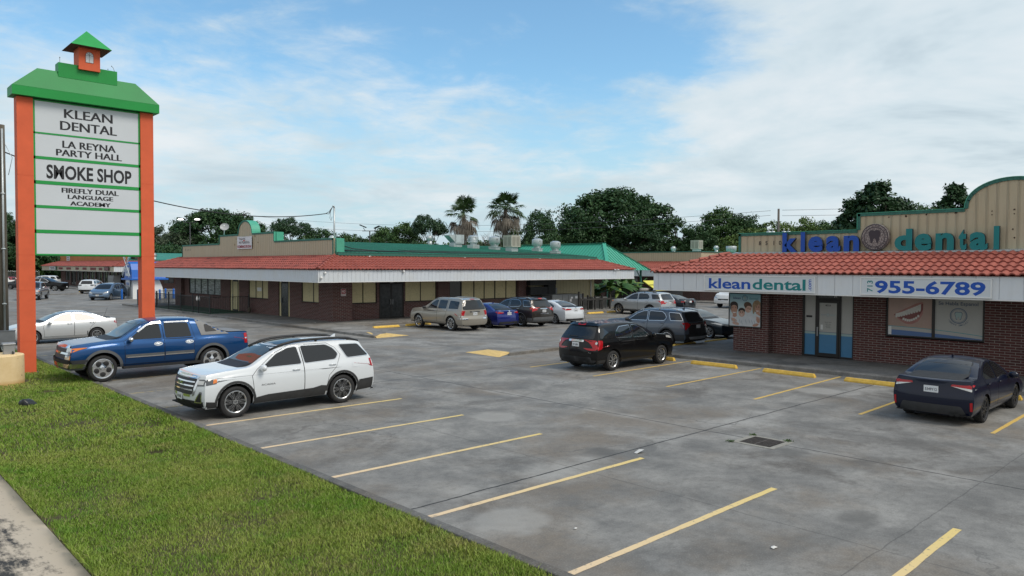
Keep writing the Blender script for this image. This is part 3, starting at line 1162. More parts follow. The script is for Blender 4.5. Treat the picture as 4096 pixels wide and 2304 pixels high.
# near-black sheet standing for the interior darkness behind the openings
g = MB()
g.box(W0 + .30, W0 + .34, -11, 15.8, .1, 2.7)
g.build('interior_dark', M['gap'], bk)
canopy(bk, 26.1, 48, -14.5, 18.85, M['fascia_bright'], M['tile'], vis='xY', inset=2.26, ZT=4.16)
parapet(bk, 28.6, -3.4, 16.3, 6.45, 5.03, 5.64, 0, 4.95, 1.40, 6.60, 4.23)
g = MB()
g.add([(28.30, -3.4, 4.215), (28.30, 16.42, 4.215), (28.60, 16.42, 4.262), (28.60, -3.4, 4.262)], [(0, 3, 2, 1)])
g.box(28.28, 28.30, -3.4, 16.42, 4.17, 4.22)
g.build('roof_flashing', M['galv'], bk)
g = MB()
g.add([(28.7, -3.4, 4.6), (46, -3.4, 4.3), (46, 16.3, 4.3), (28.7, 16.3, 4.6)], [(0, 1, 2, 3)])
g.box(28.72, 45.5, 16.2, 16.3, 4.2, 4.9)
g.build('roof', M['flash_green'], bk)
# rust holes where old letters hung
g = MB()
random.seed(3)
for y, z in ((10.30, 5.47), (9.72, 5.48), (9.05, 5.50), (8.12, 5.52), (7.05, 5.52), (7.05, 5.40), (6.42, 5.54), (6.42, 5.40), (6.45, 4.90), (6.4, 4.62), (6.05, 4.9)):
    r = random.uniform(.022, .045)
    g.extrude([(28.598, y + r * random.uniform(.6, 1.2) * math.cos(a), z + r * random.uniform(.6, 1.2) * math.sin(a)) for a in np.linspace(0, 2 * PI, 9)[:-1]], (-.004, 0, 0))
g.build('rust_hole', mat('rust_dark', (.05, .028, .02), .9), bk)
g = MB()
for ch, y in (('8', 15.33), ('5', 15.05), ('1', 14.73), ('0', 14.46)):
    put_text(g, ch, (28.592, y, 4.54), (0, -1, 0), (0, 0, 1), .17, None, .012)
g.build('street_number', M['sign_ink'], bk)

# front door with side lights
fr = MB()
for y in (11.52, 12.03, 12.95, 13.46):
    fr.box(W0 + .03, W0 + .13, y - .035, y + .035, .13, 2.62)
fr.box(W0 + .03, W0 + .13, 12.065, 12.915, 2.36, 2.44)
for a, c_ in ((11.555, 11.995), (12.985, 13.425)):
    fr.box(W0 + .03, W0 + .13, a, c_, .13, .20)
    fr.box(W0 + .03, W0 + .13, a, c_, 2.56, 2.62)
dr = fr.build('entrance', M['frame'], bk)
_frost = mat('frosted_film', (.46, .455, .43), .35, var=.04, vs=2)
_filmb = mat('blue_film', (.070, .230, .42), .3, var=.05, vs=2)
_filmg = mat('pale_green_film', (.36, .48, .46), .3)
_filmn = mat('navy_film', (.03, .06, .19), .3)


def film(parent, a0, a1, z0, z1, zb, nm, c=None):
    c = W0 + .075 if c is None else c
    p = MB()
    p.box(c, c + .012, a0, a1, zb + .10, z1, 0)
    p.box(c, c + .012, a0, a1, z0, zb, 1)
    p.box(c, c + .012, a0, a1, zb, zb + .085, 2)
    p.box(c, c + .012, a0, a1, zb + .085, zb + .10, 3)
    return p.build(nm, [_frost, _filmb, _filmg, _filmn], parent)


film(dr, 11.555, 11.995, .20, 2.56, 1.00, 'side_light')
film(dr, 12.985, 13.425, .20, 2.56, 1.02, 'side_light')
p = MB()
p.box(W0 + .07, W0 + .082, 12.065, 12.915, 2.44, 2.60)
tr = p.build('transom', M['pane'], dr)
g = MB()
put_text(g, '04', (W0 + .066, 12.22, 2.475), (0, -1, 0), (0, 0, 1), .085, None, .015)
g.build('unit_number', M['white'], dr)
d = MB()
d.box(W0 + .015, W0 + .07, 12.07, 12.15, .16, 2.35)
d.box(W0 + .015, W0 + .07, 12.83, 12.91, .16, 2.35)
d.box(W0 + .015, W0 + .07, 12.15, 12.83, .16, .30)
d.box(W0 + .015, W0 + .07, 12.15, 12.83, 2.25, 2.35)
dl = d.build('door', M['frame'], dr)
film(bk, 12.15, 12.83, .30, 2.25, 1.02, 'door_glass', W0 + .035)
g = MB()
g.box(W0 - .035, W0 - .005, 12.85, 12.90, .95, 1.30)
g.box(W0 - .005, W0 + .02, 12.86, 12.89, 1.0, 1.03)
g.box(W0 - .005, W0 + .02, 12.86, 12.89, 1.22, 1.25)
g.build('handle', M['metal_grey'], dl)
XD = W0 + .0335
RY, UZ = (0, -1, 0), (0, 0, 1)


def tooth(y, z, s):
    """outline of a molar in (y,z), y mirrored for a -X face"""
    P = [(0, .42), (.18, .48), (.34, .44), (.42, .28), (.40, .08), (.33, -.10), (.30, -.34), (.22, -.50), (.13, -.44), (.09, -.22), (0, -.12)]
    Q = P + [(-a, b) for a, b in P[-2:0:-1]]
    return [(y - a * s, z + b * s) for a, b in Q]


def disc(mb, X, y, z, r, mi=0, r0=None, n=32):
    """flat disc or ring on a -X face"""
    o = [(X, y - r * math.cos(a), z + r * math.sin(a)) for a in np.linspace(0, 2 * PI, n + 1)[:-1]]
    if r0 is None:
        mb.add(o, [tuple(range(n))], mi)
    else:
        i = [(X, y - r0 * math.cos(a), z + r0 * math.sin(a)) for a in np.linspace(0, 2 * PI, n + 1)[:-1]]
        mb.add(o + i, [(j, (j + 1) % n, n + (j + 1) % n, n + j) for j in range(n)], mi)


def ring_words(mb, s, X, y, z, r, h, a0, a1, mi=0, bold=.015):
    """letters bent round the lower side of a ring, reading left to right"""
    n = len(s)
    for i, ch in enumerate(s):
        if ch == ' ':
            continue
        a = a0 + (a1 - a0) * i / (n - 1)
        rt = Vector((0, -math.cos(a + PI / 2 + PI), 0)) * 1
        rad = Vector((0, -math.cos(a), math.sin(a)))
        upv = -rad
        rgt = Vector((0, -(-math.sin(a)), math.cos(a)))
        put_text(mb, ch, Vector((X, y, z)) + rad * (r + h), rgt, upv, h, None, bold, 0, mi)


def logo(parent, X, y, z, r, ring, fill, words=None, wh=.05):
    g = MB()
    disc(g, X, y, z, r, 0, r * .90)
    disc(g, X, y, z, r * .84, 0, r * .80)
    tp = [(X - .001, a, b) for a, b in tooth(y, z, r * 1.06)]
    g.add(tp, [tuple(range(len(tp)))], 0)
    tp = [(X - .002, a, b) for a, b in tooth(y, z, r * .93)]
    g.add(tp, [tuple(range(len(tp)))], 1)
    if words:
        ring_words(g, words, X, y, z, r * 1.10, wh, math.radians(208), math.radians(332), 0)
    return g.build('tooth_logo', [ring, fill], parent)


_faint = mat('faint_print', (.30, .36, .42), .5)
_fill = mat('tooth_fill', (.38, .50, .49), .4)
g = MB()
put_text(g, '401A', (XD, 12.49, 2.12), RY, UZ, .075, .22, .018)
put_text(g, 'Business Hours', (XD, 12.48, 1.49), RY, UZ, .034, .26, .006)
for i, (s, w) in enumerate((('Monday - Friday', .20), ('9:00 - 6:00', .17), ('Saturday', .12), ('By Appointment', .19), ('Sunday Closed', .18))):
    put_text(g, s, (XD, 12.48, 1.43 - .036 * i), RY, UZ, .024, w, .004)
g.build('door_lettering', M['sign_ink'], dl)
logo(dl, XD, 12.49, 1.79, .075, _faint, _fill)
g = MB()
put_text(g, 'klean', (XD, 12.665, 1.765), RY, UZ, .07, .19, .01, mi=0)
put_text(g, 'dental', (XD, 12.305, 1.765), RY, UZ, .07, .20, .01, mi=1)
g.build('door_logo_lettering', [_faint, mat('faint_teal', (.33, .45, .47), .5)], dl)
g = MB()
g.box(XD - .012, XD - .002, 12.68, 12.77, 1.21, 1.40)
g.build('notice', M['white'], dl)
g = MB()
g.box(W0 + .06, W0 + .072, 13.13, 13.36, 1.66, 1.74)
g.build('plaque', M['black'], dr)

# picture windows with printed film
w1 = window(bk, 'x', W0, 7.22, 10.34, 1.14, 2.60, ((8.78, .09),), _frost, label='two-pane window with printed smile and tooth films')
XP = W0 + .066
skin, lip, gum = mat('print_skin', (.47, .33, .265), .4, var=.14, vs=1.6, var2=(.50, .34, .29)), mat('print_lip', (.42, .185, .165), .4, var=.12, vs=5), mat('print_gum', (.22, .065, .06), .4)
teeth = mat('print_teeth', (.62, .60, .565), .3, var=.08, vs=9)


def poly(mb, pts, X, mi=0):
    mb.add([(X, a, b) for a, b in pts], [tuple(range(len(pts)))], mi)


def curve_band(mb, pts_top, pts_bot, X, mi):
    n = len(pts_top)
    mb.add([(X, a, b) for a, b in pts_top] + [(X, a, b) for a, b in pts_bot], [(i, i + 1, n + i + 1, n + i) for i in range(n - 1)], mi)


# smile film, pane from y=10.29 (left) to 8.84 (right)
g = MB()
poly(g, [(10.29, 1.19), (10.29, 2.55), (8.83, 2.55), (8.83, 1.19)][::-1], XP, 0)
SY, SZ = lambda s: 10.29 - s * 1.46, lambda t: 1.19 + t * 1.36       # picture coordinates 0..1


def sm(pts):
    return [(SY(a), SZ(b)) for a, b in pts]


def spline(pts, n=24):
    f = interp(pts)
    xs = np.linspace(pts[0][0], pts[-1][0], n)
    return [(float(x), float(f(x))) for x in xs]


up_o = spline([(.13, .54), (.30, .66), (.50, .77), (.66, .86), (.80, .90)])
up_i = spline([(.13, .54), (.30, .60), (.50, .70), (.66, .78), (.80, .86)])
lo_o = spline([(.13, .54), (.28, .39), (.48, .30), (.68, .38), (.80, .60)])
lo_i = spline([(.13, .54), (.28, .44), (.48, .37), (.66, .45), (.80, .70)])
curve_band(g, sm(up_i), sm(lo_i), XP - .001, 2)
curve_band(g, sm(up_o), sm(up_i), XP - .002, 1)
curve_band(g, sm(lo_i), sm(lo_o), XP - .002, 1)
for i in range(10):
    t = .20 + .058 * i
    zt_, h_ = float(interp(up_i)(t)) - .005, .095 + .010 * i * .8
    w_ = .031
    poly(g, sm([(t - w_ + .004, zt_ + .01), (t - w_, zt_ - h_ * .7), (t - w_ * .6, zt_ - h_), (t + w_ * .6, zt_ - h_ + .012), (t + w_ * .92, zt_ - h_ * .6), (t + w_ * .95, zt_ + .03)]), XP - .003, 3)
for i in range(8):
    t = .36 + .048 * i
    zb_ = float(interp(lo_i)(t)) + .0
    poly(g, sm([(t - .024, zb_ - .005), (t - .022, zb_ + .06), (t + .020, zb_ + .068), (t + .022, zb_ + .01)]), XP - .003, 3)
g.build('smile_print', [skin, lip, gum, teeth], w1)
# wave at the foot of both panes
g = MB()
xs = np.linspace(0, 1, 30)
yy = 10.29 - xs * 3.02
top = 1.50 - .05 * xs - .14 * xs ** 2.2
b2 = 1.385 - .03 * xs - .14 * xs ** 1.6
for m_ in ((0, 1.46 / 3.02), (1.53 / 3.02, 1.0)):
    sel = (xs >= m_[0] - .001) & (xs <= m_[1] + .03)
    P1, P2, P3 = list(zip(yy[sel], top[sel])), list(zip(yy[sel], b2[sel])), [(y_, 1.19) for y_ in yy[sel]]
    P1a = [(a, b + .022) for a, b in P1]
    curve_band(g, P1a, P1, XP - .005, 2)
    curve_band(g, P1, P2, XP - .005, 0)
    curve_band(g, P2, P3, XP - .005, 1)
g.build('wave_print', [_frost, mat('wave_blue', (.085, .17, .38), .3), M['ink_teal2']], w1)
g = MB()
g.box(XP - .010, XP - .007, 10.17, 10.28, 1.20, 1.50)
g.build('sticker', M['white'], w1)
g = MB()
put_text(g, 'Se Habla Espanol', (XP - .003, 8.02, 2.34), RY, UZ, .125, 1.22, .016)
g.build('window_lettering', mat('print_dark_blue', (.10, .13, .20), .4), w1)
logo(w1, XP - .003, 8.00, 1.98, .27, mat('print_ring', (.13, .18, .26), .4), _fill, '•HAPPY SMILES•', .062)
window(bk, 'x', W0, -1.5, 3.2, 1.14, 2.60, (.1, 1.7), _frost)
g = MB()
for i in range(46):
    y_ = 7.10 + i * .0735
    g.box(W0 - .055, W0 + .02, y_, y_ + .064, 1.025, 1.105)
g.build('brick_sill', M['brick'], bk)

# fascia sign boxes


def sign_box(label, y0, y1, z0, z1, X=26.1):
    t = thing('fascia_sign', label, 'sign', (X, (y0 + y1) / 2, z0))
    hw = (y1 - y0) / 2
    f = MB()
    h = z1 - z0
    f.box(-.075, -.002, -hw, hw, 0, .035)
    f.box(-.075, -.002, -hw, hw, h - .035, h)
    f.box(-.075, -.002, -hw, -hw + .035, .035, h - .035)
    f.box(-.075, -.002, hw - .035, hw, .035, h - .035)
    f.build('frame', M['white'], t)
    p = MB()
    p.box(-.055, -.004, -hw + .035, hw - .035, .035, h - .035)
    p.build('panel', M['sign_face'], t)
    return t


t = sign_box('white web address sign reading kleandental.com on the dental fascia', 11.83, 16.35, 2.70, 3.30)
g = MB()
cy = (11.83 + 16.35) / 2
put_text(g, 'klean', (-.058, 15.24 - cy, .095), RY, UZ, .405, 1.80, .022, mi=0)
put_text(g, 'dental', (-.058, 13.215 - cy, .095), RY, UZ, .405, 2.07, .022, mi=1)
put_text(g, '.com', (-.058, 11.97 - cy, .29), (0, 0, 1), (0, 1, 0), .15, .40, .018, mi=0)
g.build('lettering', [M['ink_blue'], M['ink_teal']], t)
t = sign_box('white phone number sign reading 713 955-6789 on the dental fascia', 6.38, 10.265, 2.70, 3.30)
cy = (6.38 + 10.265) / 2
g = MB()
put_text(g, '955-6789', (-.058, 8.165 - cy, .095), RY, UZ, .405, 3.24, .030, mi=0)
put_text(g, '713', (-.058, 9.86 - cy, .30), (0, 0, 1), (0, 1, 0), .185, .38, .014, mi=1)
g.build('lettering', [M['ink_blue'], M['ink_teal']], t)

# channel letters on the false front
t = thing('channel_letter_sign', 'raised channel letters spelling klean dental round a tooth roundel', 'sign', (28.5, 10.5, 4.27))
M['letter_side'] = mat('letter_side', (.020, .030, .045), .5)
for ch, y0, y1, mt in (('k', 13.63, 14.27, 'ink_blue'), ('l', 13.31, 13.51, 'ink_blue'), ('e', 12.60, 13.21, 'ink_blue'), ('a', 11.93, 12.51, 'ink_blue'), ('n', 11.24, 11.84, 'ink_blue'),
                       ('d', 9.41, 10.03, 'ink_teal'), ('e', 8.78, 9.36, 'ink_teal'), ('n', 8.09, 8.69, 'ink_teal'), ('t', 7.71, 7.98, 'ink_teal'), ('a', 7.09, 7.65, 'ink_teal'), ('l', 6.76, 6.95, 'ink_teal')):
    g = MB()
    put_text(g, ch, (0, (y0 + y1) / 2 - 10.5, .012), RY, UZ, .80 if ch in 'ean' else .735, y1 - y0 - .03, .042, .13, mi=0, backmi=1)
    g.build('letter', [M[mt], M['letter_side']], t)
_m, _k, _b = base_mat('weathered_roundel')
_v = OB(_k)
_c = _k.mix(_k.rng(_k.noise(_v, 22, 5, .8), .42, .60), (.085, .065, .065), (.40, .36, .34))
_k.put(_b.inputs['Base Color'], _c)
_b.inputs['Roughness'].default_value = .5
g = MB()
g.lathe([(.001, -.14), (.46, -.14), (.49, -.11), (.49, .06), (.001, .06)], 40, axis='x')
rd = g.build('roundel', _m, t, False, (0, .2, .475))
g = MB()
disc(g, -.143, 0, 0, .475, 0, .445)
disc(g, -.143, 0, 0, .375, 0, .35)
tp = [(-.144, a, b) for a, b in tooth(0, .02, .50)]
g.add(tp, [tuple(range(len(tp)))], 0)
ring_words(g, 'HAPPY SMILES', -.144, 0, 0, .372, .075, math.radians(205), math.radians(335), 0, .02)
g.build('tooth_emblem', mat('roundel_dark', (.045, .035, .045), .5), rd)

# poster on the corner pier
t = thing('wall_poster', 'framed family photo poster for the dentist on the brick pier', 'poster', (28.28, 15.79, 1.12))
f = MB()
f.box(-.045, -.002, -.74, -.70, 0, 1.44)
f.box(-.045, -.002, .70, .74, 0, 1.44)
f.box(-.045, -.002, -.70, .70, 0, .05)
f.box(-.045, -.002, -.70, .70, 1.39, 1.44)
f.build('frame', M['black'], t)
_m, _k, _b = base_mat('poster_sky')
_z = _k.xyz(OB(_k))[2]
_k.put(_b.inputs['Base Color'], _k.ramp(_k.rng(_z, .05, 1.39), [(0, (.72, .75, .76)), (.55, (.62, .74, .78)), (1, (.20, .47, .56))]))
_b.inputs['Roughness'].default_value = .3
g = MB()
g.box(-.03, -.004, -.70, .70, .05, 1.39)
g.build('print', _m, t)
mats = [mat('poster_skin', (.56, .31, .22), .4), mat('poster_skin_light', (.66, .42, .33), .4), mat('poster_hair_dark', (.030, .020, .016), .5), mat('poster_hair_brown', (.11, .055, .03), .5),
        mat('poster_hair_blond', (.34, .23, .13), .5, var=.3, vs=9), mat('poster_shirt', (.74, .76, .79), .5, var=.06, vs=5), mat('poster_white', (.82, .82, .82), .3), mat('poster_shade', (.45, .50, .56), .5)]
g = MB()
_lay = [0.0]
def pe(cx, cz, rx, rz, mi, a0=0, a1=2 * PI, rot=0.0):
    """ellipse in poster space: cx 0 left .. 1.4 right, cz from the bottom"""
    _lay[0] -= .0003
    e = ellipse(0, 0, rx, rz, 20, a0, a1)
    c_, s_ = math.cos(rot), math.sin(rot)
    poly(g, [(.70 - (cx + a * c_ - b * s_), cz + a * s_ + b * c_) for a, b in e], -.031 + _lay[0], mi)
def pp(pts, mi):
    _lay[0] -= .0003
    poly(g, [(.70 - a, b) for a, b in pts], -.031 + _lay[0], mi)
# shirts
pp([(0.0, .05), (.0, .48), (.12, .52), (.34, .50), (.46, .30), (.5, .05)], 5)
pp([(.38, .05), (.40, .40), (.52, .52), (.66, .50), (.74, .30), (.74, .05)], 5)
pp([(.66, .05), (.70, .52), (.80, .66), (1.0, .64), (1.12, .42), (1.16, .05)], 5)
pp([(1.06, .08), (1.10, .50), (1.22, .60), (1.40, .52), (1.40, .08)], 5)
# father
pp([(.14, .44), (.16, .62), (.32, .62), (.34, .46), (.24, .40)], 0)
pe(.21, .76, .155, .225, 0)
pe(.20, .93, .185, .135, 2)
pe(.21, .80, .145, .12, 0)
pe(.055, .82, .03, .11, 2)
pe(.365, .84, .028, .10, 2)
pe(.22, .625, .085, .045, 6, PI, 2 * PI)
# younger boy
pe(.56, .60, .145, .165, 1)
pe(.56, .70, .155, .115, 2)
pe(.56, .61, .125, .10, 1)
pe(.56, .525, .05, .025, 6, PI, 2 * PI)
# older child
pe(.86, .80, .155, .18, 1, rot=-.3)
pe(.84, .92, .185, .145, 3, rot=-.3)
pe(.89, .80, .125, .105, 1, rot=-.3)
pe(.925, .71, .045, .022, 6, PI, 2 * PI)
# mother
pe(1.24, .90, .20, .25, 4)
pe(1.10, .78, .05, .20, 4)
pe(1.28, .82, .125, .185, 0)
pp([(1.20, .60), (1.24, .72), (1.36, .70), (1.40, .55), (1.40, .50)], 0)
pe(1.19, 1.0, .14, .09, 4, rot=.5)
pe(1.27, .725, .065, .038, 6, PI, 2 * PI)
for ex, ez, m_ in ((.15, .80, 2), (.28, .80, 2), (.51, .62, 2), (.61, .62, 2), (.85, .79, 3), (.94, .77, 3), (1.22, .86, 3), (1.33, .85, 3)):
    pe(ex, ez, .024, .012, m_)
    pe(ex, ez + .035, .032, .009, m_)
for ex, ez, rr in ((.215, .72, 0), (.56, .57, 1), (.905, .745, 1), (1.275, .79, 0)):
    pe(ex, ez, .014, .03, 7 if False else rr)
# hands
pe(.22, .30, .14, .06, 1, rot=-.4)
pe(.30, .15, .16, .06, 1, rot=-.15)
pe(1.30, .34, .075, .13, 0, rot=.25)
pe(1.20, .13, .14, .06, 0, rot=.3)
for i in range(4):
    pe(.13 + i * .06, .27 - i * .02, .012, .055, 0, rot=.5)
    pe(1.23 + i * .05, .44 - i * .01, .012, .06, 1, rot=.2)
for sx in (.10, .30, .48, .58, .76, .92, 1.04, 1.16):
    pe(sx, .2 + (sx * 7 % 1) * .16, .012, .10, 7, rot=.3)
g.build('family_picture', mats, t)
g = MB()
put_text(g, 'klean', (-.0335, .36, 1.17), RY, UZ, .10, .34, .012, mi=0)
put_text(g, 'dental', (-.0335, -.39, 1.17), RY, UZ, .10, .40, .012, mi=1)
g.build('lettering', [M['ink_navy'], M['ink_teal2']], t)
logo(t, -.0335, 0, 1.225, .125, M['ink_navy'], _fill)


# ============ corner shop building in the middle
ms = thing('corner_shop_building', 'long brick shop building with boarded windows and a false front', 'building', (0, 0, 0))
XL, YR = 23.70, 41.80
wall = MB()
opsL = [(58.80, 65.52, 1.20, 2.62), (55.30, 57.0, .13, 2.62), (50.38, 53.60, 1.20, 2.62), (47.10, 48.75, .13, 2.62), (43.02, 45.42, 1.20, 2.62)]
openwall(wall, 'x', XL, .25, 41.25, 66.6, 0, 2.78, opsL)
wall.box(23.42, XL - .002, 66.6, 68.1, 0, 2.78)
wall.box(XL, 24.2, 66.6, 67.05, 0, 2.78)
wall.box(23.62, XL - .002, 41.20, 43.0, 0, 2.78)
opsR = [(25.30, 27.22, 1.16, 2.62), (27.40, 29.38, .13, 2.62), (29.45, 32.17, 1.16, 2.62), (33.33, 40.02, 1.16, 2.62)]
openwall(wall, 'y', YR, .25, 25.0, 41.15, 0, 2.78, opsR)
wall.box(23.625, 25.0, 41.205, 41.45, 0, 2.78)
wall.box(25.0 - .2, 25.0, 41.45, YR + .2, 0, 2.78)
wall.box(32.24, 33.25, YR - .12, YR - .002, 0, 2.78)
wall.box(40.08, 41.15, YR - .12, YR - .002, 0, 2.78)
wall.build('brick_wall', M['brick'], ms)
g = MB()
g.box(41.152, 49.3, YR + .02, YR + .16, .0, 2.78)
g.box(49.30, 49.44, YR + .16, 66.9, .0, 4.2)
g.box(24.2, 49.3, 66.9, 67.04, .0, 4.2)
g.build('siding', M['siding'], ms)
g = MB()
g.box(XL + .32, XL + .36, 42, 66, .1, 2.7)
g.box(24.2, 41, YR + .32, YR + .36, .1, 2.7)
g.build('interior_dark', M['gap'], ms)  # near-black sheets put the unlit interior behind the openings
M['old_glass'] = None
_m, _k, _b = base_mat('wavy_glass')
_v = OB(_k)
_z = _k.xyz(_v)[2]
_wv = _k.noise(_k.vmath('MULTIPLY', _v, (1, .5, 3.2)), 1.5, 4, .55, 2.2)
_k.put(_b.inputs['Base Color'], _k.ramp(_wv, [(.36, (.13, .165, .165)), (.52, (.21, .26, .26)), (.60, (.40, .46, .48)), (.64, (.22, .27, .27))]))
_b.inputs['Roughness'].default_value = .12
M['old_glass'] = _m
window(ms, 'x', XL, 58.82, 65.50, 1.22, 2.62, (60.1, (61.55, .16), 62.95, 64.3), M['old_glass'])
window(ms, 'x', XL, 50.40, 53.58, 1.22, 2.62, (51.35, 52.45), M['osb'])
window(ms, 'x', XL, 43.04, 45.40, 1.22, 2.62, (43.88,), M['osb'])
window(ms, 'y', YR, 25.32, 27.20, 1.18, 2.62, (26.18,), M['osb'])
window(ms, 'y', YR, 29.47, 32.15, 1.18, 2.62, (30.80,), M['osb'])
window(ms, 'y', YR, 33.35, 40.0, 1.18, 2.62, ((34.45, .10), (35.67, .07), (36.68, .06), (37.75, .09), (38.9, .06)), [M['pane']] + [M['osb']] * 5)
g = MB()
g.box(XL + .05, XL + .065, 51.55, 52.25, 1.75, 2.02)
g.build('paper_notice', M['white'], ms)


def shop_door(ax, c, a0, a1, l0, l1, side, leafm, lab, leaves=1):
    f = MB()
    for e in (a0, a1):
        pbox(f, ax, c + .03, c + .12, e - .03, e + .03, .13, 2.62)
    pbox(f, ax, c + .03, c + .12, a0 + .03, a1 - .03, 2.54, 2.62)
    d = f.build('door_frame', M['frame'], ms)
    for (u, v_) in ((a0 + .03, l0), (l1, a1 - .03)):
        if v_ - u > .05:
            p = MB()
            pbox(p, ax, c + .06, c + .08, u, v_, .13, 2.54)
            p.build('side_panel', side, d)
    n = leaves
    for i in range(n):
        u, v_ = l0 + (l1 - l0) * i / n + .004, l0 + (l1 - l0) * (i + 1) / n - .004
        q = MB()
        pbox(q, ax, c + .03, c + .08, u, u + .06, .14, 2.45)
        pbox(q, ax, c + .03, c + .08, v_ - .06, v_, .14, 2.45)
        pbox(q, ax, c + .03, c + .08, u + .06, v_ - .06, .14, .26)
        pbox(q, ax, c + .03, c + .08, u + .06, v_ - .06, 2.38, 2.45)
        dd = q.build('door', M['frame'], d)
        dd['label'] = lab
        p = MB()
        pbox(p, ax, c + .045, c + .06, u + .06, v_ - .06, .26, 2.38)
        p.build('door_panel', leafm, d)
        h = MB()
        hx = (v_ - .10 if i == 0 else u + .05)
        pbox(h, ax, c - .03, c + .025, hx, hx + .04, 1.05, 1.40)
        h.build('handle', M['metal_grey'], d)
    return d


_dirty = mat('dirty_dark_glass', (.030, .034, .036), .25, var=.5, vs=5)
shop_door('x', XL, 55.32, 56.98, 55.55, 56.55, M['osb'], M['osb'], 'narrow door boarded in pale sheet')
shop_door('x', XL, 47.12, 48.73, 47.38, 48.42, M['osb'], _dirty, 'dark glass door between pale boards')
dd = shop_door('y', YR, 27.42, 29.36, 27.46, 29.32, M['osb'], _dirty, 'leaf of the dirty dark glass double door', 2)
g = MB()
put_text(g, '203', (28.4, YR + .026, 2.475), (1, 0, 0), UZ, .10, .26, .02)
g.build('unit_number', M['plate'], dd)
canopy(ms, 21.2, 50.75, 38.65, 69.55, M['fascia'], (M['tile'], M['tile_dirty']), vis='xy')
parapet(ms, 23.7, 41.25, 67.05, 54.13, 5.33, 5.97, 0, 4.79, 1.24, 6.97, 4.30, .62)
# soldier sills
g = MB()
for (a0, a1) in ((58.75, 65.55), (50.33, 53.65), (42.97, 45.47)):
    n = int((a1 - a0) / .0735)
    for i in range(n):
        g.box(XL - .05, XL + .02, a0 + i * .0735, a0 + i * .0735 + .064, 1.125, 1.205)
for (a0, a1) in ((25.25, 27.27), (29.4, 32.22), (33.28, 40.07)):
    n = int((a1 - a0) / .0735)
    for i in range(n):
        g.box(a0 + i * .0735, a0 + i * .0735 + .064, YR - .05, YR + .02, 1.085, 1.165)
g.build('brick_sill', M['brick'], ms)
# low metal main roof
M['main_roof'] = mat('green_sheet_roof', (.028, .215, .140), .55, var=.18, vs=.8, streak=.3)
rf = MB()
zr = lambda y: 4.47 + (y - 41.1) * .085 if y < 54.1 else 4.47 + (67.1 - y) * .085
rf.add([(23.82, 41.02, 4.47), (48.45, 41.02, 4.47), (48.45, 54.1, zr(54.1)), (23.82, 54.1, zr(54.1)), (48.45, 67.1, 4.47), (23.82, 67.1, 4.47)], [(0, 1, 2, 3), (3, 2, 4, 5)])
rf.box(23.9, 48.2, 41.12, 41.16, 4.18, 4.44)
for i in range(82):
    x = 23.95 + i * .30
    for y0_, y1_ in ((41.0, 54.1), (54.1, 67.1)):
        za, zb = zr(y0_ + .001), zr(y1_)
        rf.add([(x - .02, y0_, za), (x + .02, y0_, za), (x + .008, y0_, za + .03), (x - .008, y0_, za + .03), (x - .02, y1_, zb), (x + .02, y1_, zb), (x + .008, y1_, zb + .03), (x - .008, y1_, zb + .03)],
               [(0, 1, 2, 3), (1, 5, 6, 2), (2, 6, 7, 3), (3, 7, 4, 0)])
rf.build('metal_roof', M['main_roof'], ms)
gt = MB()
gt.box(23.8, 48.55, 40.88, 41.06, 4.27, 4.44)
gt.box(23.8, 48.55, 40.86, 41.08, 4.44, 4.47)
gt.build('gutter', M['trim_green'], ms)
g = MB()
for x in (26.1, 34.0, 41.6, 47.5):
    g.box(x - .07, x + .07, 40.86, 40.96, 4.13, 4.27)
g.build('downpipe_stub', M['white'], ms)
g = MB()
g.tube([(48.75, YR - .06, .15), (48.75, YR - .06, 2.70)], .05, 10)
g.build('downpipe', M['white'], ms, True)
# green back wall at the corner of the false front
g = MB()
g.box(23.81, 24.35, 41.06, 41.20, 4.28, 5.33)
g.box(23.81, 24.35, 41.20, 41.26, 5.30, 5.335)
g.box(23.82, 24.35, 49.25, 49.34, 5.30, 5.98)
g.build('return_flashing', M['flash_green'], ms)
g = MB()
for ch, y_, z_ in (('8', 66.28, 4.86), ('5', 65.88, 4.85), ('0', 65.48, 4.84), ('4', 65.08, 4.84)):
    put_text(g, ch, (23.692, y_, z_), RY, UZ, .19, None, .012)
g.build('street_number', M['sign_ink'], ms)
g = MB()
random.seed(8)
for y_, z_ in ((55.75, 5.62), (52.45, 5.75), (51.95, 5.30), (56.0, 5.2)):
    r = random.uniform(.05, .09)
    g.extrude([(23.697, y_ + r * random.uniform(.5, 1.2) * math.cos(a), z_ + r * random.uniform(.5, 1.6) * math.sin(a)) for a in np.linspace(0, 2 * PI, 10)[:-1]], (-.004, 0, 0))
g.build('rust_stain', mat('rust_stain', (.16, .11, .055), .9), ms)
# unit lamps and cameras on the fascia
g = MB()
for (x, y_, z_) in ((21.62, 38.62, 3.20), (21.38, 38.62, 2.92), (27.1, 38.62, 3.28)):
    g.lathe([(.001, -.10), (.055, -.10), (.075, -.04), (.07, 0)], 14, c=(x, y_, z_), axis='y')
g.build('fascia_lamp', M['white'], ms, True)
t = thing('security_camera', 'small security cameras at the right end of the white fascia', 'camera', (48.2, 38.62, 3.32))
g = MB()
g.tube([(-.20, -.03, .10), (-.20, -.22, .04)], .05, 10)
g.tube([(.16, -.04, .12), (.16, -.26, .05)], .045, 10)
g.box(-.24, .20, -.03, .0, .0, .12)
g.build('housing', M['white_metal'], t, True)

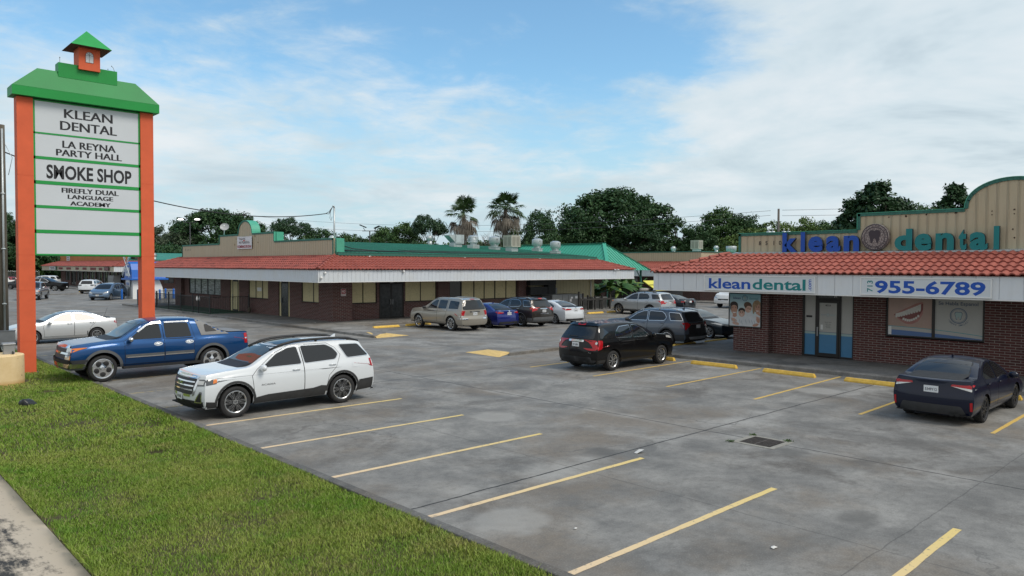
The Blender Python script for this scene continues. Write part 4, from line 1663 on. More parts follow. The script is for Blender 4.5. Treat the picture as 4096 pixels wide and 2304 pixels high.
# banner over the arch
t = thing('vinyl_banner', 'white coming soon banner hung on the tan false front', 'banner', (23.66, 54.10, 4.85))
g = MB()
n = 10
vs = []
for i in range(n + 1):
    for j in range(n + 1):
        y_, z_ = 1.28 - 2.56 * i / n, .95 * j / n
        sag = .02 * math.sin(i * 1.3) + .012 * math.sin(j * 2.1 + i)
        vs.append((-.03 - abs(sag), y_, z_ + .03 * math.sin(PI * i / n) * (-1 if j == n else 0)))
g.add(vs, [(i * (n + 1) + j, (i + 1) * (n + 1) + j, (i + 1) * (n + 1) + j + 1, i * (n + 1) + j + 1) for i in range(n) for j in range(n)])
g.build('sheet', mat('banner_white', (.70, .72, .76), .5), t, True)
g = MB()
put_text(g, 'COMING SOON', (-.075, 0, .09), RY, UZ, .19, 2.36, .03, mi=0)
put_text(g, 'Taqueria', (-.075, .36, .68), (0, -1, .02), UZ, .19, 1.15, 0.0, mi=1)
put_text(g, 'Mi Pueblito', (-.075, -.02, .40), (0, -1, .02), UZ, .20, 1.80, 0.0, mi=1)
g.build('lettering', [mat('banner_red', (.36, .02, .04), .5), mat('banner_brown', (.07, .035, .03), .5)], t)
g = MB()
g.extrude([(-.076, -.08, .58), (-.076, .10, .55), (-.076, .16, .60), (-.076, .06, .66), (-.076, -.18, .64)], (-.002, 0, 0))
g.build('pepper_emblem', mat('banner_pepper', (.55, .05, .03), .5), t)
t = thing('wall_notice', 'small red no parking notice on the corner pier', 'sign', (24.35, 41.19, 1.72))
g = MB()
g.box(-.17, .17, -.02, 0, 0, .46)
g.build('panel', mat('notice_white', (.62, .60, .60), .5), t)
g = MB()
g.box(-.15, .15, -.024, -.021, .14, .44, 0)
put_text(g, 'NO', (0, -.027, .22), (1, 0, 0), UZ, .15, .22, .03, mi=1)
put_text(g, 'PARKING', (0, -.022, .04), (1, 0, 0), UZ, .055, .28, .01, mi=0)
g.build('lettering', [mat('notice_red', (.34, .03, .04), .5), M['white']], t)

# ============ pavilion with the bright metal hip roof
M['pavilion_roof'] = mat('seamed_green_roof', (.060, .37, .255), .45, var=.05, vs=.7)
pv = thing('pavilion', 'open pavilion with bright green seamed hip roof behind the shops', 'building', (0, 0, 0))
px0, px1, py0, py1, pe_, pr_ = 53.9, 60.45, 44.0, 62.0, 3.33, 5.95
pc = (px0 + px1) / 2
hw_ = (px1 - px0) / 2
rf = MB()
A_, B_, C_, D_ = (px0, py0, pe_), (px1, py0, pe_), (px1, py1, pe_), (px0, py1, pe_)
R1, R2 = (pc, py0 + hw_, pr_), (pc, py1 - hw_, pr_)
rf.add([A_, B_, C_, D_, R1, R2], [(0, 1, 4), (1, 2, 5, 4), (2, 3, 5), (3, 0, 4, 5), (0, 3, 2, 1)])
rf.build('hip_roof', M['pavilion_roof'], pv)
sm_ = MB()
pit = (pr_ - pe_) / hw_
for i in range(1, 16):
    x = px0 + (px1 - px0) * i / 16
    run = hw_ - abs(x - pc)
    sm_.bar((x, py0, pe_ + .02), (x, py0 + run, pe_ + run * pit + .02), .045, .05)
for i in range(1, 44):
    y_ = py0 + .41 * i
    run = min(hw_, y_ - py0, py1 - y_)
    for sx, xx in ((1, px0), (-1, px1)):
        sm_.bar((xx, y_, pe_ + .02), (xx + sx * run, y_, pe_ + run * pit + .02), .035, .05)
sm_.build('standing_seam', mat('seam_shade_green', (.035, .25, .17), .5), pv)
cp = MB()
for a, b_ in ((A_, R1), (B_, R1), (C_, R2), (D_, R2), (R1, R2)):
    cp.bar(Vector(a) + Vector((0, 0, .045)), Vector(b_) + Vector((0, 0, .045)), .34, .03)
cp.build('ridge_cap', M['pavilion_roof'], pv)
for x, y_ in ((54.6, 44.7), (59.75, 44.7), (59.75, 55), (54.6, 55), (54.6, 61.2), (59.75, 61.2)):
    q = MB()
    q.box(x - .07, x + .07, y_ - .07, y_ + .07, 0, pe_)
    q.bar((x, y_, 2.5), (x + (.7 if x < 57 else -.7), y_, pe_ - .02), .07)
    q.build('post', M['trim_green'], pv)
g = MB()
g.box(54.2, 60.0, 56, 56.15, 0, 3.2)
g.build('back_wall', M['fascia'], pv)


# ============ shop block on the far right, behind
br = thing('rear_shop_building', 'tan and brick shop block with red tiles behind the pavilion', 'building', (0, 0, 0))
canopy(br, 66.4, 84, 41.2, 63, M['fascia'], M['tile'], vis='xy', fine=False)
g = MB()
g.box(68.9, 69.05, 43.7, 60.5, 4.2, 5.25)
g.box(69.05, 81.5, 43.7, 43.85, 4.2, 5.25)
g.build('upper_wall', M['cladding'], br)
g = MB()
g.box(68.84, 69.10, 43.6, 60.6, 5.25, 5.36)
g.box(69.10, 81.6, 43.62, 43.9, 5.25, 5.36)
g.build('edge_trim', M['trim_green'], br)
g = MB()
g.add([(69.1, 43.9, 5.0), (81.5, 43.9, 5.3), (81.5, 60.5, 5.3), (69.1, 60.5, 5.0)], [(0, 1, 2, 3)])
g.build('roof', M['flash_green'], br)
wall = MB()
openwall(wall, 'x', 69.0, .25, 43.8, 60.4, 0, 2.75, [(52, 56, .13, 2.6), (46.5, 50, .13, 2.5)])
wall.box(69.25, 81.4, 43.8, 44.05, 0, 2.75)
wall.build('brick_wall', M['brick'], br)
window(br, 'x', 69.0, 52, 56, .15, 2.6, (53.3, 54.7))
window(br, 'x', 69.0, 46.5, 50, .15, 2.5, (48,), mat('brown_board', (.10, .045, .028), .8, var=.3, vs=4))

# ============ red-roofed shops at the far left
fl = thing('far_shop_building', 'far row of shops with red tiles, cream fascia and orange upper wall', 'building', (0, 0, 0))
canopy(fl, 30.9, 66, 113.9, 158, M['fascia_cream'], (M['tile'], M['tile_dirty']), vis='xy', fine=False)
g = MB()
g.box(33.35, 33.5, 116.5, 155.6, 4.2, 5.6)
g.build('upper_wall', mat('ochre_stucco', (.40, .165, .045), .8, var=.15, vs=1), fl)
g = MB()
g.box(33.5, 63.5, 116.5, 116.62, 4.2, 4.35)
g.add([(33.5, 116.4, 4.4), (64, 116.4, 4.4), (64, 135, 5.7), (33.5, 135, 5.7), (64, 155.5, 4.4), (33.5, 155.5, 4.4)], [(0, 1, 2, 3), (3, 2, 4, 5)])
g.build('metal_roof', M['main_roof'], fl)
g = MB()
g.box(33.4, 64, 116.2, 116.42, 4.22, 4.42)
g.build('gutter', M['trim_green'], fl)
g = MB()
g.box(30.95, 66.03, 113.86, 113.895, 2.66, 3.39)
g.build('white_fascia', M['fascia'], fl)
wall = MB()
fo = [(117.6 + 3.9 * i, 117.6 + 3.9 * i + 3.3, .13 if i % 2 else .9, 2.6) for i in range(9)]
openwall(wall, 'x', 33.4, .25, 116.4, 155.5, 0, 2.75, fo)
fo2 = [(35.6, 37.2, .9, 2.6), (38.4, 39.9, .9, 2.6), (42.5, 44.6, .9, 2.6), (46.6, 52.5, .13, 2.6)]
openwall(wall, 'y', 116.4, .25, 33.65, 63, 0, 2.75, fo2)
wall.build('brick_wall', M['brick'], fl)
_post = mat('window_posters', (.42, .42, .41), .5, var=.7, vs=2.5, var2=(.05, .05, .06))
for i, o in enumerate(fo):
    window(fl, 'x', 33.4, o[0] + .02, o[1] - .02, o[2] + .02, 2.6, (o[0] + 1.1, o[0] + 2.2), [_post, M['pane'], _post] if i % 2 == 0 else [M['pane'], _post, M['pane']])
for i, o in enumerate(fo2):
    window(fl, 'y', 116.4, o[0] + .02, o[1] - .02, o[2] + .02, 2.6, ((o[0] + o[1]) / 2,), _post if i < 3 else M['pane'])
g = MB()
_red = mat('fascia_red_letters', (.16, .018, .02), .5)
random.seed(2)
for (y0_, y1_) in ((142.6, 145.2), (137.2, 140.0), (132.4, 134.2), (127.8, 130.0), (122.6, 125.6), (119.3, 121.0)):
    n = 4
    for i in range(n):
        w = (y1_ - y0_) / n
        g.box(30.84, 30.88, y0_ + i * w + .05, y0_ + (i + 1) * w - .05, 2.86, 3.2)
g.build('fascia_lettering', _red, fl)
t = thing('shop_sign', 'small dark red illuminated sign on the cream fascia of the far shops', 'sign', (30.82, 116.8, 2.82))
g = MB()
g.box(-.10, .0, -1.1, 1.1, 0, .5)
g.build('cabinet', mat('sign_maroon', (.07, .012, .018), .4), t)
g = MB()
put_text(g, 'OPEN', (-.104, 0, .12), RY, UZ, .26, 1.6, .03)
g.build('lettering', mat('sign_rose', (.30, .07, .09), .4), t)
t = thing('shop_sign', 'white and green sign at the left end of the cream fascia', 'sign', (30.84, 149.3, 2.76))
g = MB()
g.box(-.08, .0, -2.2, 2.2, 0, .56)
g.box(-.085, -.002, -3.0, -2.21, 0, .56, 1)
g.build('panel', [M['sign_face'], mat('sign_dark_green', (.03, .10, .06), .5)], t)
g = MB()
g.box(-.086, -.082, -1.6, 1.5, .32, .46)
g.box(-.086, -.082, -1.8, 1.2, .12, .24)
g.build('lettering', mat('sign_grey_ink', (.16, .14, .15), .5), t)
t = thing('menu_board', 'white menu board on the orange wall of the far shops', 'sign', (33.33, 149.6, 4.35))
g = MB()
g.box(-.06, 0, -1.1, 1.1, 0, 1.6)
g.build('panel', M['sign_face'], t)
g = MB()
for z_ in (.2, .5, .8, 1.1):
    g.box(-.066, -.062, -.6, .6, z_, z_ + .1)
g.build('lettering', M['sign_ink'], t)
t = thing('ice_freezer', 'grey ice merchandiser freezer against the far shop wall', 'freezer', (32.6, 119.8, .13))
g = MB()
g.box(-.45, .45, -1.4, 1.4, 0, 1.95)
g.build('cabinet', M['metal_grey'], t)
g = MB()
g.box(-.50, -.452, -1.36, -.02, .1, 1.6)
g.box(-.50, -.452, .02, 1.36, .1, 1.6)
g.build('door', mat('freezer_door', (.22, .23, .24), .4, .3), t)
# ------------------------------------------------------------------ vehicles
PROF = interp([(0, .90), (.12, .957), (.3, .988), (.5, 1.0), (.72, .995), (.88, .972), (1, .93)])


class Body:
    """lofted vehicle shell; u = metres behind the front bumper, local x = L/2 - u, y to the left"""
    def __init__(s, sp):
        s.sp = sp
        L, W = sp['L'], sp['W']
        top, belt = interp(sp['top']), interp(sp['belt'])
        plan = interp(sp.get('plan', [(0, .955), (.35, .985), (.9, 1), (L - 1.0, 1), (L - .35, .985), (L, .95)]))
        ff, rf = interp(sp['front']), interp(sp['rear'])
        nose, tail, tum = sp.get('nose', .22), sp.get('tail', .14), sp.get('tum', .36)
        z0 = sp['z0']
        Ra = sp['R'] * sp.get('arch', 1.18)
        za = sp['R']
        uf, ur = sp['fo'], sp['fo'] + sp['wb']
        s.uf, s.ur, s.Ra = uf, ur, Ra
        st = set(np.round(np.linspace(nose, L - tail, sp.get('ns', 46)), 4))
        half = math.sqrt(max(Ra * Ra - (z0 - za) ** 2, 0.01))
        for ua in (uf, ur):
            st = {x for x in st if abs(x - ua) > half + .03}
            a0 = math.asin((z0 - za) / Ra)
            for a in np.linspace(a0, PI - a0, 15):
                st.add(round(ua + Ra * math.cos(a), 4))
            st |= {round(ua - half - .012, 4), round(ua + half + .012, 4)}
        U = [(nose * (q ** 2.4), q) for q in (0.0, .3, .55, .75, .88, .96)] + [(x, 1.0) for x in sorted(st) if nose <= x <= L - tail] + \
            [(L - tail * (q ** 3.0), q) for q in (.97, .9, .78, .55, .28, 0.0)]
        rings = []
        for u, sc in U:
            zb, zt, w = float(belt(u)), float(top(u)), float(plan(u)) * W / 2
            zt = max(zt, zb + .015)
            zs = z0
            for ua in (uf, ur):
                if abs(u - ua) <= half:
                    zs = max(zs, za + math.sqrt(max(Ra * Ra - (u - ua) ** 2, 0)))
            ring = []
            for t in np.linspace(0, 1, 10):
                z = zs + (zb - zs) * t
                ring.append((w * float(PROF((z - z0) / (zb - z0))), z))
            yb, h = ring[-1][0], zt - zb
            yr = yb - tum * h
            cw = min(.26 * min(1.0, h / .35) + .10, yr * .7)
            for f in (.2, .4, .6, .8, 1.0):
                ring.append((yb - (yb - yr) * f ** 1.12, zb + .84 * h * f))
            p0, p1, p2 = (yr, .84 * h), (yr - .06 * min(1, h / .4), .955 * h), (yr - cw, .972 * h)
            for f in (.25, .5, .75, 1.0):
                ring.append(((1 - f) ** 2 * p0[0] + 2 * f * (1 - f) * p1[0] + f * f * p2[0], zb + (1 - f) ** 2 * p0[1] + 2 * f * (1 - f) * p1[1] + f * f * p2[1]))
            for f in (.7, .4, .15, 0.0):
                y = p2[0] * f
                ring.append((y, zb + h * (.972 + .028 * (1 - f * f))))
            pts = []
            for y, z in ring:
                uu = u + float(ff(z)) * max(0, 1 - u / .75) ** 1.5 - float(rf(z)) * max(0, 1 - (L - u) / sp.get('rearlen', .9)) ** 1.2
                pts.append((L / 2 - uu, y * sc, z))
            rings.append(pts)
        n = len(rings[0])
        vs, fs = [], []
        for r in rings:
            vs += r
            vs += [(x, -y, z) for x, y, z in r[:-1]][::-1]
        m = 2 * n - 1
        for i in range(len(rings) - 1):
            for j in range(m - 1):
                a = i * m + j
                fs.append((a, a + 1, a + m + 1, a + m))
        me = bpy.data.meshes.new('body')
        me.from_pydata(vs, [], fs)
        bm = bmesh.new()
        bm.from_mesh(me)
        bmesh.ops.remove_doubles(bm, verts=bm.verts, dist=.0005)
        bmesh.ops.recalc_face_normals(bm, faces=bm.faces)
        bm.normal_update()
        ctr = sum((f.normal.dot(f.calc_center_median() - Vector((0, 0, .8))) for f in bm.faces))
        if ctr < 0:
            bmesh.ops.reverse_faces(bm, faces=bm.faces)
        lim = math.radians(38)
        for e in bm.edges:
            e.smooth = not (len(e.link_faces) == 2 and e.calc_face_angle(0) > lim)
        for f in bm.faces:
            f.smooth = True
        s.bvh = BVHTree.FromBMesh(bm)
        bm.to_mesh(me)
        bm.free()
        s.me = me
        s.L, s.W = L, W

    def cast(s, mode, a, b, side=1):
        """mode side: (u,z); front/rear: (y,z); top: (u,y)"""
        if mode == 'side':
            o, d = Vector((s.L / 2 - a, side * 3, b)), Vector((0, -side, 0))
        elif mode == 'front':
            o, d = Vector((s.L / 2 + 2, a * side, b)), Vector((-1, 0, 0))
        elif mode == 'rear':
            o, d = Vector((-s.L / 2 - 2, a * side, b)), Vector((1, 0, 0))
        else:
            o, d = Vector((s.L / 2 - a, b * side, 5)), Vector((0, 0, -1))
        p, nrm, i, dist = s.bvh.ray_cast(o, d)
        if p is None or (mode == 'side' and p.y * side < 0.05):
            return None, None
        if nrm.dot(d) > 0:
            nrm = -nrm
        return p, nrm

    def panel(s, mb, mode, poly, off, side=1, grid=.10, mi=0):
        bm = bmesh.new()
        vs = [bm.verts.new((p[0], p[1], 0)) for p in poly]
        bm.faces.new(vs)
        xs, ys = [p[0] for p in poly], [p[1] for p in poly]
        for ax, lo, hi in ((0, min(xs), max(xs)), (1, min(ys), max(ys))):
            q = int((hi - lo) / grid)
            for i in range(1, q + 1):
                c = lo + (hi - lo) * i / (q + 1)
                co, no = ((c, 0, 0), (1, 0, 0)) if ax == 0 else ((0, c, 0), (0, 1, 0))
                bmesh.ops.bisect_plane(bm, geom=bm.verts[:] + bm.edges[:] + bm.faces[:], plane_co=co, plane_no=no)
        bm.verts.index_update()
        P = []
        for v in bm.verts:
            p, nr = s.cast(mode, v.co.x, v.co.y, side)
            P.append(None if p is None else p + nr * off)
        fs = [[v.index for v in f.verts] for f in bm.faces]
        bm.free()
        fs = [f for f in fs if all(P[i] is not None for i in f)]
        out = []
        for f in fs:
            a = P[f[0]]
            nn = Vector((0, 0, 0))
            for i in range(1, len(f) - 1):
                nn += (P[f[i]] - a).cross(P[f[i + 1]] - a)
            want = {'side': Vector((0, side, 0)), 'front': Vector((1, 0, 0)), 'rear': Vector((-1, 0, 0)), 'top': Vector((0, 0, 1))}[mode]
            out.append(tuple(f) if nn.dot(want) >= 0 else tuple(f[::-1]))
        mb.add([p if p is not None else (0, 0, 0) for p in P], out, mi)


def rnd(poly, r=.05, n=3):
    """round the corners of a polygon"""
    out = []
    m = len(poly)
    for i in range(m):
        p, a, b = Vector(poly[i]), Vector(poly[i - 1]), Vector(poly[(i + 1) % m])
        la, lb = (a - p).length, (b - p).length
        k = min(r, la * .45, lb * .45)
        q0, q1 = p + (a - p) / la * k, p + (b - p) / lb * k
        for j in range(n + 1):
            t = j / n
            out.append(tuple((1 - t) ** 2 * q0 + 2 * t * (1 - t) * p + t * t * q1))
    return out


def grow(poly, d):
    """offset a polygon outwards by d (mitred)"""
    m = len(poly)
    ar = sum(poly[i - 1][0] * poly[i][1] - poly[i][0] * poly[i - 1][1] for i in range(m))
    sg = 1 if ar > 0 else -1
    out = []
    for i in range(m):
        p, a, b = Vector(poly[i]), Vector(poly[i - 1]), Vector(poly[(i + 1) % m])
        e0, e1 = (p - a).normalized(), (b - p).normalized()
        n0, n1 = Vector((e0.y, -e0.x)) * sg, Vector((e1.y, -e1.x)) * sg
        n = (n0 + n1)
        n = n / max(n.length_squared / 2, .35)
        out.append(tuple(p + n * d))
    return out


_wheel_cache = {}


def wheel(parent, x, y, R, tw, rim, style, side):
    """style: (kind, spokes, face material, back material)"""
    key = (R, tw, rim, style[0], style[1], style[2].name, style[3].name)
    if key not in _wheel_cache:
        t = MB()
        h = tw / 2
        t.lathe([(rim, -h * .8), (rim + .02, -h * .96), (R - .045, -h), (R - .012, -h * .84), (R, -h * .55), (R, h * .55), (R - .012, h * .84), (R - .045, h),
                 (rim + .02, h * .96), (rim, h * .8), (rim - .03, h * .1), (rim - .03, -h * .8)], 36, axis='y')
        b = MB()
        b.lathe([(0.001, h * .28), (rim - .01, h * .28), (rim - .01, -h * .5), (0.001, -h * .5)], 28, axis='y')
        r = MB()
        kind, ns = style[0], style[1]
        yo = h * .86
        r.lathe([(rim - .028, h * .35), (rim - .022, yo * .9), (rim - .006, yo * 1.02), (rim + .006, yo), (rim + .004, yo * .8)], 36, axis='y', mi=0)
        hub = rim * .17
        r.lathe([(.001, yo * .92), (hub * .8, yo * .92), (hub, yo * .8), (hub * 1.1, h * .3)], 20, axis='y', mi=0)
        if kind == 'holes':
            r.lathe([(hub, yo * .80), (rim * .5, yo * .62), (rim - .02, yo * .70)], 36, axis='y', mi=0)
            for q in range(ns):
                a = 2 * PI * q / ns + .3
                cx, cz, rr = rim * .60 * math.cos(a), rim * .60 * math.sin(a), rim * .235
                r.lathe([(.001, yo * .715), (rr, yo * .715), (rr + .012, yo * .66)], 18, mi=1, c=(cx, 0, cz), axis='y')
        elif kind == 'steel':
            r.lathe([(hub, yo * .7), (rim * .55, yo * .5), (rim * .8, yo * .75), (rim - .02, yo * .7)], 30, axis='y', mi=0)
            for q in range(8):
                a = 2 * PI * q / 8
                r.lathe([(.001, yo * .76), (.022, yo * .76), (.026, yo * .6)], 10, mi=1, c=(rim * .7 * math.cos(a), 0, rim * .7 * math.sin(a)), axis='y')
        else:
            for q in range(ns):
                a0 = 2 * PI * q / ns + PI / 2
                offs = (0,) if kind == 'spoke' else (-.13 * 5 / ns * 1.6, .13 * 5 / ns * 1.6)
                for o in offs:
                    a = a0 + o
                    w0, w1 = (rim * .16, rim * .20) if kind == 'spoke' else ((rim * .13, rim * .15) if kind == 'inlay' else (rim * .09, rim * .11))
                    if ns > 6:
                        w0, w1 = w0 * .55, w1 * .62
                    d, p = Vector((math.cos(a), 0, math.sin(a))), Vector((-math.sin(a), 0, math.cos(a)))
                    a_, b_ = d * hub * .7, d * (rim - .012)
                    Y1, Y2, Y0 = Vector((0, yo * .93, 0)), Vector((0, yo * .9, 0)), Vector((0, h * .35, 0))
                    v = [a_ - p * w0 / 2 + Y1, a_ + p * w0 / 2 + Y1, b_ + p * w1 / 2 + Y2, b_ - p * w1 / 2 + Y2,
                         a_ - p * w0 * .7 + Y0, a_ + p * w0 * .7 + Y0, b_ + p * w1 * .7 + Y0, b_ - p * w1 * .7 + Y0]
                    r.add(v, [(0, 3, 2, 1), (0, 1, 5, 4), (1, 2, 6, 5), (2, 3, 7, 6), (3, 0, 4, 7)], 0)
                    if kind == 'inlay':
                        i0, i1 = a_ * 1.8, b_ * .90
                        Y3 = Vector((0, yo * .945, 0))
                        r.add([i0 - p * w0 * .34 + Y3, i1 - p * w1 * .34 + Y3, i1 + p * w1 * .34 + Y3, i0 + p * w0 * .34 + Y3], [(0, 1, 2, 3)], 1)
            for q in range(5):
                a = 2 * PI * q / 5
                r.lathe([(.001, yo * .97), (.012, yo * .97), (.014, yo * .8)], 8, mi=1, c=(hub * .55 * math.cos(a), 0, hub * .55 * math.sin(a)), axis='y')
        o1, o2, o3 = b.build('wheel', [style[3]]), t.build('tyre', [M['tyre']]), r.build('rim', [style[2], style[3]])
        for o in (o1, o2, o3):
            smooth_by_angle(o, 40)
        _wheel_cache[key] = (o1.data, o2.data, o3.data)
        for o in (o1, o2, o3):
            bpy.data.objects.remove(o)
    d1, d2, d3 = _wheel_cache[key]
    w = link('wheel', d1, parent, (x, y, R))
    w.rotation_euler = (0, random.uniform(0, 6), 0 if side > 0 else PI)
    link('tyre', d2, w)
    link('rim', d3, w)
    return w


ARCH_N = 20


def arch_band(uc, zc, r0, r1, zmin):
    a0 = math.asin(max(-.9, min(.9, (zmin - zc) / r0)))
    a1 = math.asin(max(-.9, min(.9, (zmin - zc) / r1)))
    o = [(uc + r0 * math.cos(a), zc + r0 * math.sin(a)) for a in np.linspace(a0, PI - a0, ARCH_N)]
    i = [(uc + r1 * math.cos(a), zc + r1 * math.sin(a)) for a in np.linspace(PI - a1, a1, ARCH_N)]
    return o, i


_body_cache = {}


def make_car(sp, paintm, label, cat, loc, rz, name='parked_car', group=None, plate=None, detail=True):
    root = thing(name, label, cat, loc, rz, group)
    key = sp['key']
    if key not in _body_cache:
        _body_cache[key] = Body(sp)
    B = _body_cache[key]
    L, W, R = sp['L'], sp['W'], sp['R']
    body = link('body', B.me.copy(), root)
    body.data.materials.clear()
    body.data.materials.append(paintm)
    ux = lambda u: L / 2 - u
    # underside, wheel wells
    ub = MB()
    z0 = sp['z0']
    wi = W / 2 - sp['tw'] - .09
    ub.box(-L / 2 + .22, L / 2 - .25, -wi, wi, z0 - .04, min(z0 + .45, R * 1.9))
    for u0, u1 in ((.10, B.uf - B.Ra - .02), (B.uf + B.Ra + .02, B.ur - B.Ra - .02), (B.ur + B.Ra + .02, L - .10)):
        if u1 > u0:
            ub.box(ux(u1), ux(u0), -W * .432, W * .432, z0 + .005, z0 + .03)
    for ua in (B.uf, B.ur):
        for sd in (-1, 1):
            n = 14
            Rl = B.Ra + .012
            a0 = math.asin((z0 - R) / Rl)
            vs, fs = [], []
            for i in range(n + 1):
                a = a0 + (PI - 2 * a0) * i / n
                for y in (W / 2 * .955, wi - .02):
                    vs.append((ux(ua) + Rl * math.cos(a), sd * y, R + Rl * math.sin(a)))
            for i in range(n):
                fs.append((2 * i, 2 * i + 1, 2 * i + 3, 2 * i + 2))
            ub.add(vs, fs)
    ub.build('underbody', M['under'], root)
    # wheels
    for ua in (B.uf, B.ur):
        for sd in (-1, 1):
            wheel(root, ux(ua), sd * (W / 2 - sp['tw'] / 2 - .015), R, sp['tw'], sp['rim'], sp['wheel'], sd)
    # doors, side glass
    for sd in (-1, 1):
        for dp in sp.get('doors', []):
            mb = MB()
            B.panel(mb, 'side', grow(dp[0], .011), .0022, sd, .09, 1)
            B.panel(mb, 'side', dp[0], .0045, sd, .09, 0)
            d = mb.build('door', [paintm, M['gap']], root, True)
            hu, hz = dp[1]
            p, nr = B.cast('side', hu, hz, sd)
            if p is not None and detail:
                h = MB()
                h.tube([p + nr * .012 + Vector((.095, 0, 0)), p + nr * .034 + Vector((.07, 0, 0)), p + nr * .036 + Vector((-.07, 0, 0)), p + nr * .012 + Vector((-.095, 0, 0))], .0135, 8)
                if sp.get('handle_cup'):
                    B.panel(h, 'side', ellipse(hu, hz, .135, .062, 14), .008, sd, .3)
                h.build('handle', sp.get('handle', paintm), d, True)
        for wp in sp.get('windows', []):
            w = rnd(wp, .05)
            mb = MB()
            if sp.get('wtrim') is not None and wp[0][0] < sp.get('trimmax', 9):
                B.panel(mb, 'side', grow(w, sp.get('wtw', .030)), .0060, sd, .10, 1)
            B.panel(mb, 'side', w, .0085, sd, .10, 0)
            mb.build('window', [sp.get('sideglass', M['glass'])] + ([sp['wtrim']] if sp.get('wtrim') is not None else []), root, True)
        fl = sp.get('flare')
        if fl:
            mb = MB()
            for ua in (B.uf, B.ur):
                o, i = arch_band(ua, R, B.Ra + fl[1], B.Ra + .004, z0 + .02)
                for q in range(ARCH_N - 1):
                    B.panel(mb, 'side', [i[ARCH_N - 1 - q], i[ARCH_N - 2 - q], o[q + 1], o[q]], fl[2], sd, 9)
            f = mb.build('wheel_arch_trim', fl[0], root, True)
    # glass front and rear
    for nm, key2 in (('windshield', 'wind'), ('rear_window', 'back')):
        if key2 in sp:
            yb, yt, zb, zt = sp[key2]
            mode = 'front' if key2 == 'wind' else 'rear'
            poly = rnd([(-yb, zb), (yb, zb), (yt, zt), (-yt, zt)], .07)
            mb = MB()
            B.panel(mb, mode, grow(poly, .022), .003, 1, .10, 1)
            B.panel(mb, mode, poly, .006, 1, .10, 0)
            mb.build(nm, [sp.get(key2 + 'glass', M['glass']), M['black']], root, True)
    # other features: name, material, [(mode, polygon)], mirrored?, offset
    for ft in sp.get('feat', []):
        nm, m, polys, mir = ft[:4]
        off = ft[4] if len(ft) > 4 else .006
        for sd in ((-1, 1) if mir else (1,)):
            mb = MB()
            for mode, poly in polys:
                B.panel(mb, mode, poly, off, sd, .07)
            if mb.f:
                mb.build(nm, m, root, True)
    if detail:
        # mirrors
        if 'mirror' in sp:
            mu, mz = sp['mirror']
            for sd in (-1, 1):
                p, nr = B.cast('side', mu, mz, sd)
                if p is None:
                    continue
                mm = sp.get('mirrorm', paintm)
                q = MB()
                c = Vector((p.x + .02, p.y + sd * .13, p.z + .05))
                prof = [(.001, -.075), (.055, -.068), (.082, -.03), (.086, .01), (.07, .05), (.035, .072), (.001, .076)]
                vs, fs = [], []
                n = 14
                for r, h in prof:
                    for j in range(n):
                        t = 2 * PI * j / n
                        vs.append((c.x - h * .95, c.y + r * 1.35 * math.cos(t), c.z + r * math.sin(t)))
                for i in range(len(prof) - 1):
                    for j in range(n):
                        fs.append((i * n + j, i * n + (j + 1) % n, (i + 1) * n + (j + 1) % n, (i + 1) * n + j))
                q.add(vs, fs, 0)
                q.tube([(p.x, p.y - sd * .02, p.z - .005), (c.x, c.y - sd * .05, c.z - .05)], .028, 8, 1)
                q.build('mirror', [mm, M['black']], root, True)
        # roof rails
        if 'rails' in sp:
            u0, u1, m, lift = sp['rails']
            for sd in (-1, 1):
                path = []
                yy = sp.get('raily', W / 2 * .64)
                for i in range(9):
                    u = u0 + (u1 - u0) * i / 8
                    p, nr = B.cast('top', u, yy, sd)
                    if p is not None:
                        e = min(1, min(i, 8 - i) / 1.5)
                        path.append((p.x, p.y, p.z + .012 + lift * e))
                q = MB()
                q.tube(path, sp.get('railr', .022), 8)
                for i in (1, 4, 7):
                    x, y, z = path[i]
                    q.box(x - .03, x + .03, y - .012, y + .012, z - lift - .03, z)
                q.build('roof_rail', m, root, True)
        # plates
        for mode, txt, zc, yc in sp.get('plates', []):
            p, nr = B.cast(mode, yc, zc)
            if p is None:
                continue
            d = 1 if mode == 'front' else -1
            q = MB()
            x0 = p.x + d * .008
            q.box(min(x0, x0 + d * .012), max(x0, x0 + d * .012), yc - .155, yc + .155, zc - .076, zc + .076)
            pl = q.build('licence_plate', M['plate'], root)
            t = plate if plate else txt
            if t:
                w = MB()
                put_text(w, t, (x0 + d * .0145, yc, zc - .038), (0, d, 0), (0, 0, 1), .066, .25, .012)
                w.build('plate_number', M['plate_ink'], pl)
        if 'antenna' in sp:
            u, y, h = sp['antenna']
            p, nr = B.cast('top', u, y)
            q = MB()
            if h > .2:
                q.lathe([(.03, -.01), (.025, .02), (.008, .035), (.008, .04)], 10, c=(p.x, p.y, p.z))
                q.tube([(p.x, p.y, p.z), (p.x - h * .35, p.y, p.z + h)], .006, 6)
                q.build('antenna', M['black'], root, True)
            else:
                q.extrude([(p.x + .10, p.y, p.z - .01), (p.x - .05, p.y, p.z - .01), (p.x - .06, p.y, p.z + h), (p.x - .03, p.y, p.z + h)], (0, .028, 0))
                q.build('antenna', paintm, root)
    return root, B


def mx(poly):
    return [(-a, b) for a, b in poly][::-1]


def place(sp, heading, axle, xy, near):
    """car origin from the ground contact of one near-side wheel; near = +1 if the car's left side carries that wheel"""
    lx = sp['L'] / 2 - (sp['fo'] if axle == 'F' else sp['fo'] + sp['wb'])
    ly = near * (sp['W'] / 2 - .03)
    c, s = math.cos(heading), math.sin(heading)
    return (xy[0] - (lx * c - ly * s), xy[1] - (lx * s + ly * c), 0)


def rect(a0, a1, b0, b1):
    return [(a0, b0), (a1, b0), (a1, b1), (a0, b1)]


